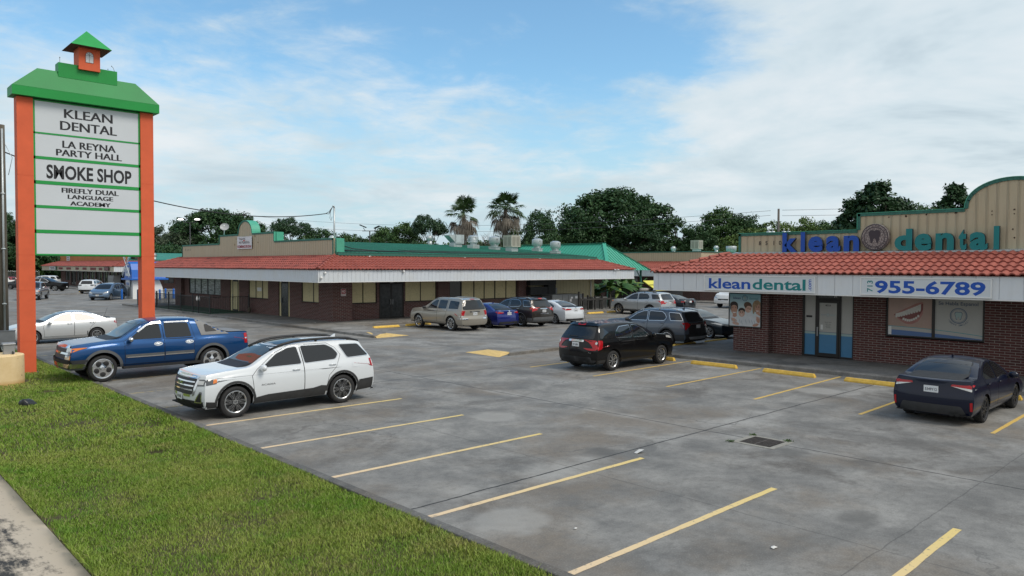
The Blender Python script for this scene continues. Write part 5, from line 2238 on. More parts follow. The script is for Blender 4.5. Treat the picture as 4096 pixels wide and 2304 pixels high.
def scale_spec(t, L, W, H, **kw):
    """scaled copy of a template (u by L, y by W, z by H)"""
    a, w, b = L / t['L'], W / t['W'], H / t['H']
    sc = lambda P, x, y: [(p * x, q * y) for p, q in P]
    s = dict(t)
    s.update(L=L, W=W, H=H)
    for k in ('top', 'belt'):
        s[k] = sc(t[k], a, b)
    for k in ('front', 'rear'):
        s[k] = sc(t[k], b, 1)
    s.pop('plan', None)
    s['windows'] = [sc(p, a, b) for p in t['windows']]
    s['doors'] = [(sc(d[0], a, b), (d[1][0] * a, d[1][1] * b)) for d in t['doors']]
    for k in ('wind', 'back'):
        if k in t:
            s[k] = (t[k][0] * w, t[k][1] * w, t[k][2] * b, t[k][3] * b)
    f2 = []
    for ft in t.get('feat', []):
        f2.append((ft[0], ft[1], [(m, sc(p, a if m in ('side', 'top') else w, w if m == 'top' else b)) for m, p in ft[2]]) + tuple(ft[3:]))
    s['feat'] = f2
    if 'mirror' in t:
        s['mirror'] = (t['mirror'][0] * a, t['mirror'][1] * b)
    s['plates'] = [(m, x, z * b, y * w) for m, x, z, y in t.get('plates', [])]
    if 'rails' in t:
        s['rails'] = (t['rails'][0] * a, t['rails'][1] * a, t['rails'][2], t['rails'][3])
    s['wb'], s['fo'] = t['wb'] * a, t['fo'] * a
    s.update(kw)
    return s


ST = lambda kind, n, face, back='black': (kind, n, M[face], M[back])

SUV = dict(
    L=4.91, W=1.92, H=1.70, wb=2.857, fo=.95, R=.375, tw=.255, rim=.262, z0=.27, arch=1.17, wheel=ST('inlay', 6, 'alloy', 'black'),
    top=[(0, .99), (.12, 1.04), (.5, 1.10), (1.05, 1.145), (1.28, 1.165), (1.75, 1.42), (2.12, 1.595), (2.45, 1.66), (3.0, 1.70), (3.9, 1.685), (4.55, 1.645), (4.91, 1.60)],
    belt=[(0, .93), (.6, 1.00), (1.2, 1.06), (2.5, 1.085), (4.0, 1.13), (4.6, 1.15), (4.91, 1.13)],
    front=[(.2, .16), (.36, .03), (.55, 0.0), (.8, .03), (1.0, .10), (1.2, .2)],
    rear=[(.25, .10), (.45, .0), (.65, .0), (.95, .04), (1.12, .09), (1.45, .34), (1.7, .46)],
    windows=[[(1.62, 1.12), (2.03, 1.415), (2.36, 1.535), (2.60, 1.555), (2.66, 1.135)],
             [(2.76, 1.14), (2.71, 1.56), (3.42, 1.55), (3.60, 1.45), (3.72, 1.30), (3.62, 1.175)],
             [(3.98, 1.19), (3.80, 1.53), (4.36, 1.515), (4.62, 1.21)]],
    doors=[([(1.42, .42), (1.36, .95), (1.50, 1.09), (2.0, 1.44), (2.36, 1.575), (2.66, 1.59), (2.71, 1.1), (2.70, .42)], (2.50, 1.00)),
           ([(2.72, .42), (2.73, 1.1), (2.69, 1.59), (3.45, 1.585), (3.66, 1.46), (3.78, 1.28), (3.62, .98), (3.40, .78), (3.36, .62), (3.34, .42)], (3.52, 1.04))],
    wind=(.70, .58, 1.17, 1.585), back=(.66, .56, 1.17, 1.52), mirror=(1.62, 1.08),
    plates=[('front', '', .52, 0), ('rear', '', .93, 0)],
)

SEDAN = dict(
    L=4.60, W=1.78, H=1.45, wb=2.68, fo=.93, R=.315, tw=.21, rim=.215, z0=.22, arch=1.17, wheel=ST('twin', 5, 'alloy', 'black'), tum=.42,
    top=[(0, .70), (.12, .76), (.6, .87), (1.15, .945), (1.32, .97), (1.72, 1.20), (2.08, 1.36), (2.4, 1.425), (2.75, 1.45), (3.15, 1.415), (3.5, 1.31), (3.8, 1.17), (4.08, 1.06), (4.3, 1.065), (4.52, 1.045), (4.60, 1.02)],
    belt=[(0, .66), (.6, .79), (1.25, .90), (2.5, .935), (3.6, .975), (4.2, .99), (4.60, .95)],
    front=[(.18, .15), (.32, .02), (.5, 0.0), (.66, .05), (.85, .2)],
    rear=[(.2, .10), (.4, .01), (.62, .0), (.85, .05), (1.05, .06), (1.3, .06)],
    windows=[[(1.62, .955), (1.78, 1.08), (2.10, 1.275), (2.40, 1.335), (2.52, 1.34), (2.56, .965)],
             [(2.65, .97), (2.61, 1.34), (2.90, 1.325), (3.20, 1.25), (3.52, 1.10), (3.46, 1.00)]],
    doors=[([(1.40, .33), (1.36, .80), (1.50, .93), (2.06, 1.29), (2.40, 1.365), (2.58, 1.37), (2.61, .94), (2.60, .33)], (2.42, .86)),
           ([(2.62, .33), (2.63, .94), (2.60, 1.37), (2.92, 1.355), (3.24, 1.27), (3.60, 1.09), (3.50, .88), (3.32, .72), (3.26, .55), (3.22, .33)], (3.36, .885))],
    wind=(.66, .52, .975, 1.38), back=(.60, .50, 1.075, 1.375), mirror=(1.62, .90),
    plates=[('front', '', .42, 0), ('rear', '', .80, 0)],
)

PICKUP = dict(
    L=5.60, W=2.0, H=1.88, wb=3.35, fo=.98, R=.39, tw=.27, rim=.235, z0=.42, arch=1.2, wheel=ST('twin', 5, 'alloy', 'black'), nose=.10, tail=.05, tum=.30,
    top=[(0, 1.10), (.10, 1.14), (.6, 1.20), (1.25, 1.25), (1.45, 1.275), (1.88, 1.58), (2.2, 1.79), (2.5, 1.86), (3.1, 1.88), (3.72, 1.84), (3.86, 1.70), (3.96, 1.28), (4.1, 1.245), (5.2, 1.25), (5.60, 1.25)],
    belt=[(0, 1.05), (.6, 1.12), (1.4, 1.18), (2.5, 1.20), (3.9, 1.215), (5.6, 1.225)],
    front=[(.3, .06), (.45, .0), (.7, .0), (.95, .05), (1.15, .10), (1.4, .2)], rear=[(.4, .02), (.6, .0), (1.3, .03), (1.8, .05)],
    windows=[[(1.75, 1.25), (1.86, 1.36), (2.22, 1.64), (2.45, 1.70), (2.68, 1.705), (2.72, 1.25)], [(2.84, 1.25), (2.82, 1.71), (3.58, 1.70), (3.66, 1.25)]],
    doors=[([(1.62, .50), (1.60, 1.2), (2.18, 1.66), (2.42, 1.735), (2.74, 1.745), (2.78, 1.2), (2.78, .50)], (2.60, 1.08)),
           ([(2.80, .50), (2.80, 1.2), (2.78, 1.745), (3.64, 1.735), (3.76, 1.2), (3.72, .98), (3.72, .50)], (3.58, 1.09))],
    wind=(.74, .63, 1.29, 1.77), mirror=(1.78, 1.22), plates=[('front', '', .60, 0)],
)

VAN = dict(
    L=5.08, W=1.96, H=1.75, wb=3.03, fo=.95, R=.34, tw=.22, rim=.215, z0=.25, arch=1.16, wheel=ST('spoke', 7, 'alloy', 'black'), nose=.32, tum=.30,
    top=[(0, .82), (.15, .90), (.5, 1.00), (.95, 1.10), (1.1, 1.13), (1.6, 1.43), (2.0, 1.63), (2.4, 1.71), (3.2, 1.75), (4.4, 1.72), (5.08, 1.66)],
    belt=[(0, .78), (.5, .93), (1.1, 1.03), (2.5, 1.06), (4.6, 1.12), (5.08, 1.10)],
    front=[(.2, .15), (.35, .02), (.5, 0.0), (.7, .06), (.95, .2)], rear=[(.25, .08), (.5, 0), (1.05, .04), (1.7, .40)],
    windows=[[(1.70, 1.10), (2.05, 1.40), (2.35, 1.54), (2.62, 1.58), (2.66, 1.10)], [(2.76, 1.11), (2.73, 1.59), (3.62, 1.58), (3.66, 1.13)], [(3.76, 1.14), (3.74, 1.575), (4.36, 1.54), (4.58, 1.20)]],
    doors=[([(1.45, .36), (1.42, .9), (1.60, 1.08), (2.3, 1.56), (2.68, 1.61), (2.71, 1.08), (2.70, .36)], (2.52, .98)),
           ([(2.73, .36), (2.73, 1.08), (2.70, 1.61), (3.66, 1.60), (3.70, 1.08), (3.52, .78), (3.50, .36)], (2.92, .98))],
    wind=(.74, .60, 1.14, 1.64), mirror=(1.62, 1.07), plates=[('front', '', .56, 0)],
    feat=[('headlight', M['lamp_clear'], [('front', rnd([(.50, .70), (.88, .76), (.93, .93), (.66, .82)], .04))], True),
          ('grille', M['black'], [('front', rnd(rect(-.50, .50, .60, .70), .03))], False),
          ('bumper_intake', M['black'], [('front', rnd(rect(-.62, .62, .30, .40), .03))], False)],
)
# ---- the individual cars
HX, HNX, HY, HNY = 0.0, PI, PI / 2, -PI / 2
E_UP = [(0, 0)]


def tail(poly_rear, poly_side=None):
    return [('rear', poly_rear)] + ([('side', poly_side)] if poly_side else [])


# white three-row SUV, nose to the grass
P_white = paint('pearl_white', (0.70, 0.735, 0.765), 0.0, 0.28)
sp = dict(SUV, key='white_suv', plates=[('front', 'PXG-8302', .53, 0)], flare=(M['dark_trim'], .062, .010), wtrim=M['chrome'], wtw=.022, rails=(1.95, 4.45, M['black'], .05), railr=.034, antenna=(4.05, 0, .07),
          windglass=M['glass_light'],
          feat=[('grille', M['black'], [('front', rnd([(-.56, .60), (.56, .60), (.66, .92), (.58, .985), (-.58, .985), (-.66, .92)], .06))], False, .004),
                ('grille_surround', M['chrome'], [('front', rnd([(-.66, .97), (.66, .97), (.70, 1.03), (-.70, 1.03)], .02)), ('front', [(.56, .56), (.64, .60), (.72, .93), (.65, .95)]), ('front', [(-.65, .95), (-.72, .93), (-.64, .60), (-.56, .56)]),
                                                  ('front', rnd(rect(-.50, .50, .545, .60), .02))], False, .010),
                ('grille_bar', M['chrome'], [('front', rect(-.60, .60, .875, .905)), ('front', rect(-.59, .59, .785, .815)), ('front', rect(-.56, .56, .69, .72))], False, .014),
                ('headlight', M['lamp_dark'], [('front', rnd([(.66, .80), (.915, .82), (.95, .97), (.68, .955)], .02)), ('side', rnd([(.20, .82), (.50, .85), (.52, .965), (.20, .955)], .02))], True, .007),
                ('headlight_lens', M['lamp_clear'], [('front', rect(.69, .87, .845, .925))], True, .011),
                ('side_marker', M['lamp_amber'], [('side', rnd([(.41, .86), (.505, .875), (.515, .955), (.44, .95)], .015))], True, .011),
                ('lower_bumper', M['dark_trim'], [('front', rnd([(-.93, .27), (.93, .27), (.93, .44), (.60, .47), (-.60, .47), (-.93, .44)], .04)), ('side', [(.20, .285), (.46, .285), (.50, .42), (.20, .46)])], True, .006),
                ('fog_surround', M['chrome'], [('front', rnd([(.62, .42), (.84, .42), (.86, .68), (.80, .69)], .02))], True, .010),
                ('fog_pocket', M['black'], [('front', rnd([(.665, .445), (.82, .445), (.835, .645), (.80, .65)], .02))], True, .014),
                ('sill_trim', M['dark_trim'], [('side', [(1.40, .28), (3.38, .28), (3.36, .52), (3.18, .545), (2.95, .50), (1.75, .475), (1.50, .44), (1.40, .42)])], True, .010),
                ('rear_bumper', M['dark_trim'], [('side', [(4.26, .29), (4.72, .32), (4.74, .61), (4.30, .58)]), ('rear', rect(-.9, .9, .3, .6))], True, .009),
                ('taillight', M['lamp_red'], [('side', rnd([(4.66, .92), (4.86, .88), (4.87, 1.12), (4.62, 1.12)], .03)), ('rear', rnd(rect(.60, .93, .90, 1.10), .03))], True, .010),
                ('sunroof', M['glass'], [('top', rnd(rect(2.22, 2.98, -.42, .42), .08))], False, .006),
                ('fuel_door', P_white, [('side', rnd(rect(4.10, 4.26, .93, 1.08), .03))], False, .005)])
carA, BA = make_car(sp, P_white, 'white three-row SUV with black wheel-arch trim, nose to the grass kerb', 'car', place(sp, HNX, 'F', (7.28, 17.2), 1), HNX)
_g = MB()
_p, _n = BA.cast('front', 0, .84)
put_text(_g, 'GMC', (_p.x + .016, 0, .80), (0, 1, 0), (0, 0, 1), .085, .34, .02, .006)
_g.build('emblem', M['chrome'], carA)
_g = MB()
_p, _n = BA.cast('side', 1.75, .72, 1)
put_text(_g, 'ACADIA', (_p.x, _p.y + .009, .70), (-1, 0, 0), (0, 0, 1), .042, .36, .0)
_g.build('model_lettering', M['dark_trim'], carA)

# blue pickup with grey sail panels
P_blue = paint('metallic_blue', (0.002, 0.055, 0.185), 0.5, 0.30, .10, .7)
M['clad'] = mat('grey_cladding', (0.105, 0.11, 0.115), 0.6, var=0.12, vs=5)
M['clad_light'] = mat('grey_sail_panel', (0.22, 0.22, 0.22), 0.6, var=0.10, vs=4)
sp = dict(PICKUP, key='blue_pickup', L=5.63, W=2.02, R=.415, tw=.27, rim=.30, arch=1.20, z0=.43, wheel=ST('holes', 5, 'chrome', 'black'), handle=M['chrome'], handle_cup=True, mirrorm=M['chrome'], windglass=M['glass_light'],
          top=[(0, 1.12), (.10, 1.16), (.6, 1.22), (1.25, 1.28), (1.45, 1.305), (1.88, 1.59), (2.2, 1.79), (2.5, 1.855), (3.1, 1.88), (3.75, 1.86), (4.0, 1.80), (4.5, 1.52), (4.82, 1.34), (4.95, 1.325), (5.5, 1.32), (5.63, 1.30)],
          flare=(M['clad'], .085, .030),
          feat=[('grille', M['black'], [('front', rnd(rect(-.56, .56, .76, 1.06), .04))], False, .006),
                ('grille_bar', M['chrome'], [('front', rect(-.92, .92, .885, .945))], False, .016),
                ('hood_deflector', M['chrome'], [('front', rnd([(-.80, 1.09), (.80, 1.09), (.78, 1.15), (-.78, 1.15)], .02))], False, .02),
                ('headlight', M['lamp_clear'], [('front', rnd(rect(.60, .90, .96, 1.09), .02)), ('front', rnd(rect(.60, .90, .745, .865), .02))], True, .012),
                ('side_marker', M['lamp_amber'], [('front', rnd(rect(.90, .955, .745, .865), .02)), ('front', rnd(rect(.90, .955, .96, 1.09), .02))], True, .014),
                ('bumper', M['chrome'], [('front', rect(-.95, .95, .50, .64)), ('side', rect(.04, .56, .50, .64))], True, .030),
                ('bumper_top', M['dark_trim'], [('front', rect(-.97, .97, .62, .74)), ('side', rect(.02, .56, .62, .735))], True, .040),
                ('bumper_lower', M['clad'], [('front', rect(-.93, .93, .42, .52)), ('side', rect(.05, .56, .435, .52))], True, .024),
                ('door_moulding', M['clad'], [('side', rnd(rect(1.62, 2.77, .70, .80), .02)), ('side', rnd(rect(2.81, 3.72, .71, .81), .02))], True, .022),
                ('moulding_strip', M['chrome'], [('side', rect(1.66, 2.77, .70, .73)), ('side', rect(2.81, 3.70, .71, .74))], True, .026),
                ('sail_panel', M['clad_light'], [('side', [(3.98, 1.27), (3.83, 1.78), (4.02, 1.765), (4.5, 1.49), (4.92, 1.27)]), ('top', [(3.95, .60), (4.85, .60), (4.85, .88), (3.95, .78)])], True, .012),
                ('sail_opening', M['black'], [('side', rnd([(4.12, 1.37), (4.10, 1.62), (4.20, 1.62), (4.52, 1.38)], .04))], True, .018),
                ('bed_cover', M['clad_light'], [('top', rnd(rect(4.88, 5.58, -.86, .86), .06))], False, .02),
                ('window_visor', M['chrome'], [('side', [(1.98, 1.49), (2.28, 1.70), (2.50, 1.76), (2.74, 1.765), (2.74, 1.715), (2.50, 1.71), (2.30, 1.655), (2.03, 1.46)]), ('side', rect(2.84, 3.60, 1.72, 1.765))], True, .028),
                ('taillight', M['lamp_red'], [('side', rnd(rect(5.44, 5.60, .92, 1.26), .04)), ('rear', rnd(rect(.78, .97, .90, 1.26), .03))], True, .012),
                ('taillight_trim', M['chrome'], [('side', rect(5.46, 5.60, 1.07, 1.11))], True, .018),
                ('fuel_door', P_blue, [('side', ellipse(4.98, 1.03, .09, .09, 18))], False, .006)])
carB, BB = make_car(sp, P_blue, 'blue crew-cab pickup with grey sail panels and chrome wheels', 'pickup', place(sp, HNX, 'F', (6.50, 25.15), 1), HNX, 'parked_pickup')
_g = MB()
for sd in (-1, 1):
    _g.box(BB.L / 2 - 3.95, BB.L / 2 - 1.55, sd * .93 - .09, sd * .93 + .09, .36, .44)
_g.build('running_board', M['black'], carB)
_g = MB()
_p, _n = BB.cast('front', 0, .915)
_e = _p.x + .02
_g.extrude([(_e, -.13, .89), (_e, .08, .89), (_e, .13, .95), (_e, -.08, .95)], (.01, 0, 0))
_g.build('emblem', mat('emblem_gold', (.55, .30, .05), .35, .5), carB)

# silver compact saloon behind the sign
P_silver = paint('silver', (0.60, 0.62, 0.63), 0.35, 0.32)
sp = dict(scale_spec(SEDAN, 4.54, 1.76, 1.465), key='silver_sedan', wb=2.60, wheel=ST('twin', 7, 'alloy'), rim=.20, handle=M['chrome'], wtrim=M['chrome'], wtw=.018, antenna=(3.9, .55, .45),
          feat=[('headlight', M['lamp_clear'], [('front', rnd([(.52, .62), (.80, .66), (.84, .80), (.60, .74)], .03)), ('side', rnd([(.15, .65), (.62, .74), (.66, .82), (.2, .76)], .03))], True),
                ('taillight', M['lamp_red'], [('side', rnd([(4.32, .82), (4.50, .80), (4.50, .97), (4.25, .93)], .03)), ('rear', rnd(rect(.5, .84, .82, .98), .03))], True, .009),
                ('sill_trim', P_silver, [('side', rect(1.35, 3.25, .26, .30))], True, .014),
                ('bumper_intake', M['black'], [('front', rnd(rect(-.55, .55, .32, .45), .03))], False),
                ('fuel_door', P_silver, [('side', rnd(rect(3.74, 3.92, .85, .97), .03))], False, .005)])
carC, BC = make_car(sp, P_silver, 'silver saloon parked behind the left orange leg of the pylon sign', 'car', (8.6, 39.9, 0), HNX)

# gold-beige SUV by the shop front
P_beige = paint('champagne', (0.345, 0.315, 0.265), 0.4, 0.33, .15)
sp = dict(scale_spec(SUV, 5.10, 1.95, 1.85), key='beige_suv', wb=3.03, R=.40, rim=.285, z0=.34, tw=.26, wheel=ST('spoke', 9, 'chrome'), tail=.10, nose=.2, plates=[('rear', 'FY2-4XK3', .97, 0)], rails=(2.2, 4.7, M['galv'], .055), handle=M['chrome'], mirrorm=M['black'],
          top=[(0, 1.04), (.12, 1.09), (.5, 1.17), (1.15, 1.22), (1.4, 1.25), (1.85, 1.52), (2.15, 1.73), (2.5, 1.80), (3.0, 1.835), (4.2, 1.83), (4.9, 1.79), (5.1, 1.76)],
          belt=[(0, .96), (.6, 1.06), (1.3, 1.14), (2.5, 1.16), (4.5, 1.19), (5.1, 1.19)],
          rear=[(.3, .05), (.5, .0), (.75, .0), (.78, .06), (1.2, .09), (1.7, .26), (1.85, .30)],
          windows=[[(1.78, 1.20), (2.16, 1.52), (2.42, 1.665), (2.66, 1.69), (2.70, 1.20)], [(2.82, 1.21), (2.78, 1.69), (3.52, 1.69), (3.56, 1.22)], [(3.76, 1.23), (3.72, 1.68), (4.54, 1.64), (4.60, 1.24)]],
          doors=[([(1.50, .48), (1.46, 1.02), (1.60, 1.16), (2.1, 1.52), (2.4, 1.70), (2.72, 1.73), (2.76, 1.18), (2.75, .48)], (2.55, 1.08)),
                 ([(2.77, .48), (2.78, 1.18), (2.74, 1.73), (3.58, 1.73), (3.64, 1.18), (3.58, .92), (3.46, .72), (3.44, .48)], (3.48, 1.10))],
          wind=(.72, .62, 1.26, 1.72), back=(.80, .72, 1.22, 1.72), backglass=M['glass'],
          feat=[('taillight', M['lamp_red'], [('rear', rnd(rect(.80, .965, .86, 1.16), .02)), ('side', rnd(rect(4.92, 5.09, .86, 1.14), .02))], True, .009),
                ('taillight_lens', M['lamp_clear'], [('rear', rect(.81, .955, .80, .88)), ('side', rect(4.94, 5.09, .81, .88))], True, .013),
                ('bumper_trim', M['chrome'], [('rear', rect(.55, .96, .66, .74)), ('side', rect(4.6, 5.08, .68, .75))], True, .012),
                ('tailgate_handle', M['chrome'], [('rear', rnd(rect(-.36, .36, 1.06, 1.115), .02))], False, .014),
                ('brake_light', M['lamp_red'], [('rear', rect(-.16, .16, 1.755, 1.785))], False, .01),
                ('side_moulding', P_beige, [('side', rect(1.55, 3.4, .74, .80))], True, .012),
                ('headlight', M['lamp_clear'], [('side', rnd([(.12, .85), (.38, .88), (.40, 1.02), (.14, 1.0)], .02))], True, .008),
                ('running_board', M['black'], [('side', rect(1.5, 3.45, .35, .40))], True, .05)])
carD, BD = make_car(sp, P_beige, 'beige full-size SUV with roof rails parked rear-out before the boarded shop doors', 'car', place(sp, HY, 'R', (26.05, 32.57), 1), HY)

# royal blue compact saloon
P_royal = paint('royal_blue', (0.010, 0.022, 0.19), 0.4, 0.3)
sp = dict(scale_spec(SEDAN, 4.64, 1.78, 1.455), key='royal_sedan', wheel=ST('spoke', 10, 'alloy_dark', 'gap'), rim=.225, plates=[('rear', 'AKB-6178', .86, 0)], antenna=(3.15, 0, .06),
          feat=[('taillight', M['lamp_red'], [('rear', rnd([(.42, .90), (.86, .86), (.90, 1.00), (.72, .97), (.42, .935)], .02)), ('side', rnd([(4.28, .96), (4.60, .84), (4.60, .97), (4.40, 1.0)], .02))], True, .009),
                ('taillight_lens', M['lamp_clear'], [('rear', [(.42, .945), (.72, .975), (.72, 1.00), (.42, .965)])], True, .012),
                ('rear_valance', M['dark_trim'], [('rear', rnd(rect(-.72, .72, .28, .40), .04))], False, .008),
                ('emblem', M['chrome'], [('rear', ellipse(0, 1.0, .065, .045, 16))], False, .012)])
carE, BE = make_car(sp, P_royal, 'royal blue saloon parked between the beige SUV and the brown SUV', 'car', place(sp, HY, 'R', (28.86, 32.62), 1), HY)

# brown crossover
P_brown = paint('brown', (0.040, 0.034, 0.030), 0.4, 0.3, .2, .6)
sp = dict(scale_spec(SUV, 4.84, 1.94, 1.74), key='brown_suv', wheel=ST('twin', 5, 'alloy'), rim=.255, wtrim=M['chrome'], wtw=.014, plates=[('rear', 'HJV-6ZT4', .96, 0)], rails=(2.1, 4.2, M['black'], .05), flare=(M['clad'], .045, .008), handle=M['chrome'],
          feat=[('taillight', M['lamp_red'], [('rear', rnd([(.52, 1.03), (.90, .94), (.94, 1.14), (.80, 1.17), (.52, 1.08)], .03)), ('side', rnd([(4.46, 1.12), (4.80, .96), (4.80, 1.15), (4.62, 1.2)], .03))], True, .009),
                ('taillight_lens', M['lamp_clear'], [('rear', [(.52, 1.09), (.78, 1.17), (.80, 1.20), (.52, 1.12)])], True, .012),
                ('tailgate_trim', M['chrome'], [('rear', rnd(rect(-.30, .30, 1.08, 1.115), .01)), ('rear', rect(-.34, .34, .80, .82))], False, .013),
                ('rear_bumper', M['clad'], [('rear', rnd([(-.94, .34), (.94, .34), (.94, .56), (.7, .60), (-.7, .60), (-.94, .56)], .05)), ('side', rect(4.30, 4.80, .33, .56))], False, .010),
                ('spoiler', P_brown, [('rear', [(-.60, 1.60), (.60, 1.60), (.58, 1.66), (-.58, 1.66)])], False, .07),
                ('brake_light', M['lamp_red'], [('rear', rect(-.16, .16, 1.625, 1.65))], False, .076),
                ('wiper', M['black'], [('rear', rect(-.22, .28, 1.215, 1.24))], False, .02)])
carF, BF = make_car(sp, P_brown, 'dark brown crossover parked beside the white saloon at the shops', 'car', place(sp, HY, 'R', (31.13, 32.16), 1), HY)

# white saloon
sp = dict(scale_spec(SEDAN, 4.85, 1.86, 1.465), key='white_sedan', wheel=ST('twin', 5, 'metal_grey'), rim=.225, backglass=M['glass_light'], sideglass=M['glass_light'], handle=M['chrome'], plates=[('rear', 'RGP-6RD2', .88, 0)],
          feat=[('taillight', M['lamp_red'], [('rear', rnd([(.40, .91), (.88, .88), (.92, 1.0), (.42, .975)], .02)), ('side', rnd([(4.36, .99), (4.82, .87), (4.82, .97), (4.5, 1.02)], .02))], True, .009),
                ('rear_valance', M['dark_trim'], [('rear', rnd([(-.84, .36), (.84, .36), (.74, .25), (-.74, .25)], .03))], False, .009),
                ('emblem', M['dark_trim'], [('rear', ellipse(0, 1.02, .06, .03, 16))], False, .012)])
carG, BG = make_car(sp, P_white, 'white saloon with tail to the lot parked right of the brown crossover', 'car', place(sp, HY, 'R', (34.25, 32.3), 1), HY)

# silver SUV further along the row
P_silver2 = paint('silver_grey', (0.42, 0.45, 0.47), 0.4, 0.3)
sp = dict(scale_spec(SUV, 5.05, 2.0, 1.77), key='silver_suv', wheel=ST('twin', 5, 'alloy'), rim=.26, plates=[('rear', 'TLR-4KC9', .95, 0)], rails=(2.1, 4.3, M['black'], .05), flare=(M['black'], .055, .008),
          feat=[('taillight', M['lamp_red'], [('rear', rnd([(.62, 1.00), (.92, .84), (.96, 1.12), (.62, 1.10)], .02)), ('side', rnd([(4.62, 1.14), (5.0, .88), (5.0, 1.12)], .02))], True, .009),
                ('tailgate_trim', M['chrome'], [('rear', rect(-.36, .36, 1.07, 1.10))], False, .012), ('headlight', M['lamp_amber'], [('side', rnd([(.14, .94), (.42, .98), (.46, 1.05), (.14, 1.02)], .02))], True, .008),
                ('sill_trim', M['black'], [('side', rect(1.45, 3.4, .29, .40)), ('side', rect(4.5, 5.0, .32, .5))], True, .008)])
carH, BH = make_car(sp, P_silver2, 'silver SUV with red tail lamp parked by the wooden bin rack', 'car', place(sp, HY, 'F', (45.6, 36.2), 1), HY)

# charcoal saloon beyond it
P_char = paint('charcoal', (0.024, 0.028, 0.034), 0.35, 0.3, 0, .6)
sp = dict(scale_spec(SEDAN, 4.85, 1.82, 1.45), key='charcoal_sedan', plates=[('rear', '', .93, 0)], wheel=ST('spoke', 5, 'alloy'), backglass=M['glass_light'], wtrim=M['chrome'], wtw=.012,
          feat=[('taillight', M['lamp_red'], [('rear', rnd(rect(.25, .88, .90, .99), .02)), ('side', rnd(rect(4.5, 4.82, .88, .98), .02))], True, .009),
                ('spoiler', P_char, [('top', rnd(rect(4.52, 4.78, -.72, .72), .05))], False, .10)])
carI, BI = make_car(sp, P_char, 'charcoal saloon with low rear spoiler behind the silver SUV', 'car', (50.2, 35.1, 0), HY)

# white cargo van
sp = dict(scale_spec(VAN, 5.5, 2.0, 2.08), key='cargo_van', nose=.12, R=.37, rim=.21, z0=.42, tum=.16, wheel=ST('steel', 8, 'metal_grey'),
          top=[(0, 1.10), (.10, 1.18), (.5, 1.29), (.9, 1.36), (1.0, 1.40), (1.4, 1.78), (1.65, 2.0), (1.95, 2.06), (3, 2.08), (5.0, 2.06), (5.5, 2.04)],
          belt=[(0, 1.02), (.5, 1.18), (1.0, 1.26), (2.5, 1.28), (5.5, 1.30)],
          windows=[[(1.35, 1.32), (1.62, 1.78), (2.10, 1.82), (2.12, 1.32)]], doors=[([(1.15, .52), (1.12, 1.25), (1.5, 1.85), (2.16, 1.88), (2.18, .52)], (2.05, 1.18))],
          wind=(.82, .72, 1.42, 1.98), mirror=(1.38, 1.28), rear=[(.4, 0), (2.1, .02)])
carJ, BJ = make_car(sp, mat('van_white', (.74, .75, .75), .35, coat=.6), 'white cargo van facing left beyond the dental office corner', 'van', place(sp, HNX, 'F', (59.9, 34.1), 1), HNX, 'parked_van')

# slate grey SUV backed in beside the dental office
P_slate = paint('slate', (0.085, 0.105, 0.135), 0.4, 0.28)
sp = dict(SUV, key='slate_suv', flare=(M['dark_trim'], .055, .009), wtrim=M['chrome'], wtw=.02, rails=(1.95, 4.45, M['alloy'], .05), antenna=(4.1, 0, .08), plates=[('rear', '', .93, 0)], mirrorm=M['black'],
          feat=[('taillight', M['lamp_red'], [('side', rnd([(4.58, 1.11), (4.88, .84), (4.88, 1.12)], .02)), ('rear', rnd([(.60, 1.02), (.86, .78), (.93, .84), (.93, 1.11), (.60, 1.08)], .03))], True, .010),
                ('tailgate', M['black'], [('rear', rnd([(-.68, .60), (.68, .60), (.72, 1.10), (-.72, 1.10)], .05))], False, .004),
                ('tailgate_trim', M['chrome'], [('rear', rect(-.58, .58, 1.01, 1.07))], False, .014),
                ('sill_trim', M['dark_trim'], [('side', [(1.40, .28), (3.38, .28), (3.36, .50), (1.40, .42)])], True, .008),
                ('rear_bumper', M['dark_trim'], [('side', [(4.26, .29), (4.72, .33), (4.74, .58), (4.30, .56)]), ('rear', rnd(rect(-.92, .92, .30, .60), .05))], True, .009),
                ('bumper_trim', M['metal_grey'], [('rear', rnd([(-.6, .36), (.6, .36), (.72, .48), (-.72, .48)], .03))], False, .014)])
carK, BK = make_car(sp, P_slate, 'slate grey SUV with black tailgate backed up beside the dental office', 'car', place(sp, HY, 'R', (28.45, 19.8), 1), HY)

# dark teal saloon, nose in
P_teal = paint('dark_teal_grey', (0.022, 0.032, 0.040), 0.4, 0.28, 0, .6)
sp = dict(scale_spec(SEDAN, 4.85, 1.86, 1.465), key='teal_sedan', wheel=ST('twin', 6, 'alloy'), rim=.225, windglass=M['glass_light'], wtrim=M['chrome'], wtw=.014,
          feat=[('headlight', M['lamp_clear'], [('side', rnd([(.10, .66), (.66, .76), (.68, .82), (.12, .76)], .02)), ('front', rnd([(.5, .64), (.88, .70), (.90, .80), (.5, .72)], .02))], True, .008),
                ('grille', M['black'], [('front', rnd(rect(-.5, .5, .56, .70), .04))], False), ('bumper_intake', M['black'], [('front', rnd(rect(-.8, .8, .28, .42), .04)), ('side', rect(.02, .28, .3, .42))], False, .007),
                ('fender_vent', M['chrome'], [('side', rnd([(1.18, .80), (1.36, .82), (1.34, .865), (1.16, .85)], .01))], True, .008)])
carL, BL = make_car(sp, P_teal, 'dark teal-grey saloon nosed in beside the slate grey SUV', 'car', place(sp, HNY, 'F', (33.2, 20.55), -1), HNY)

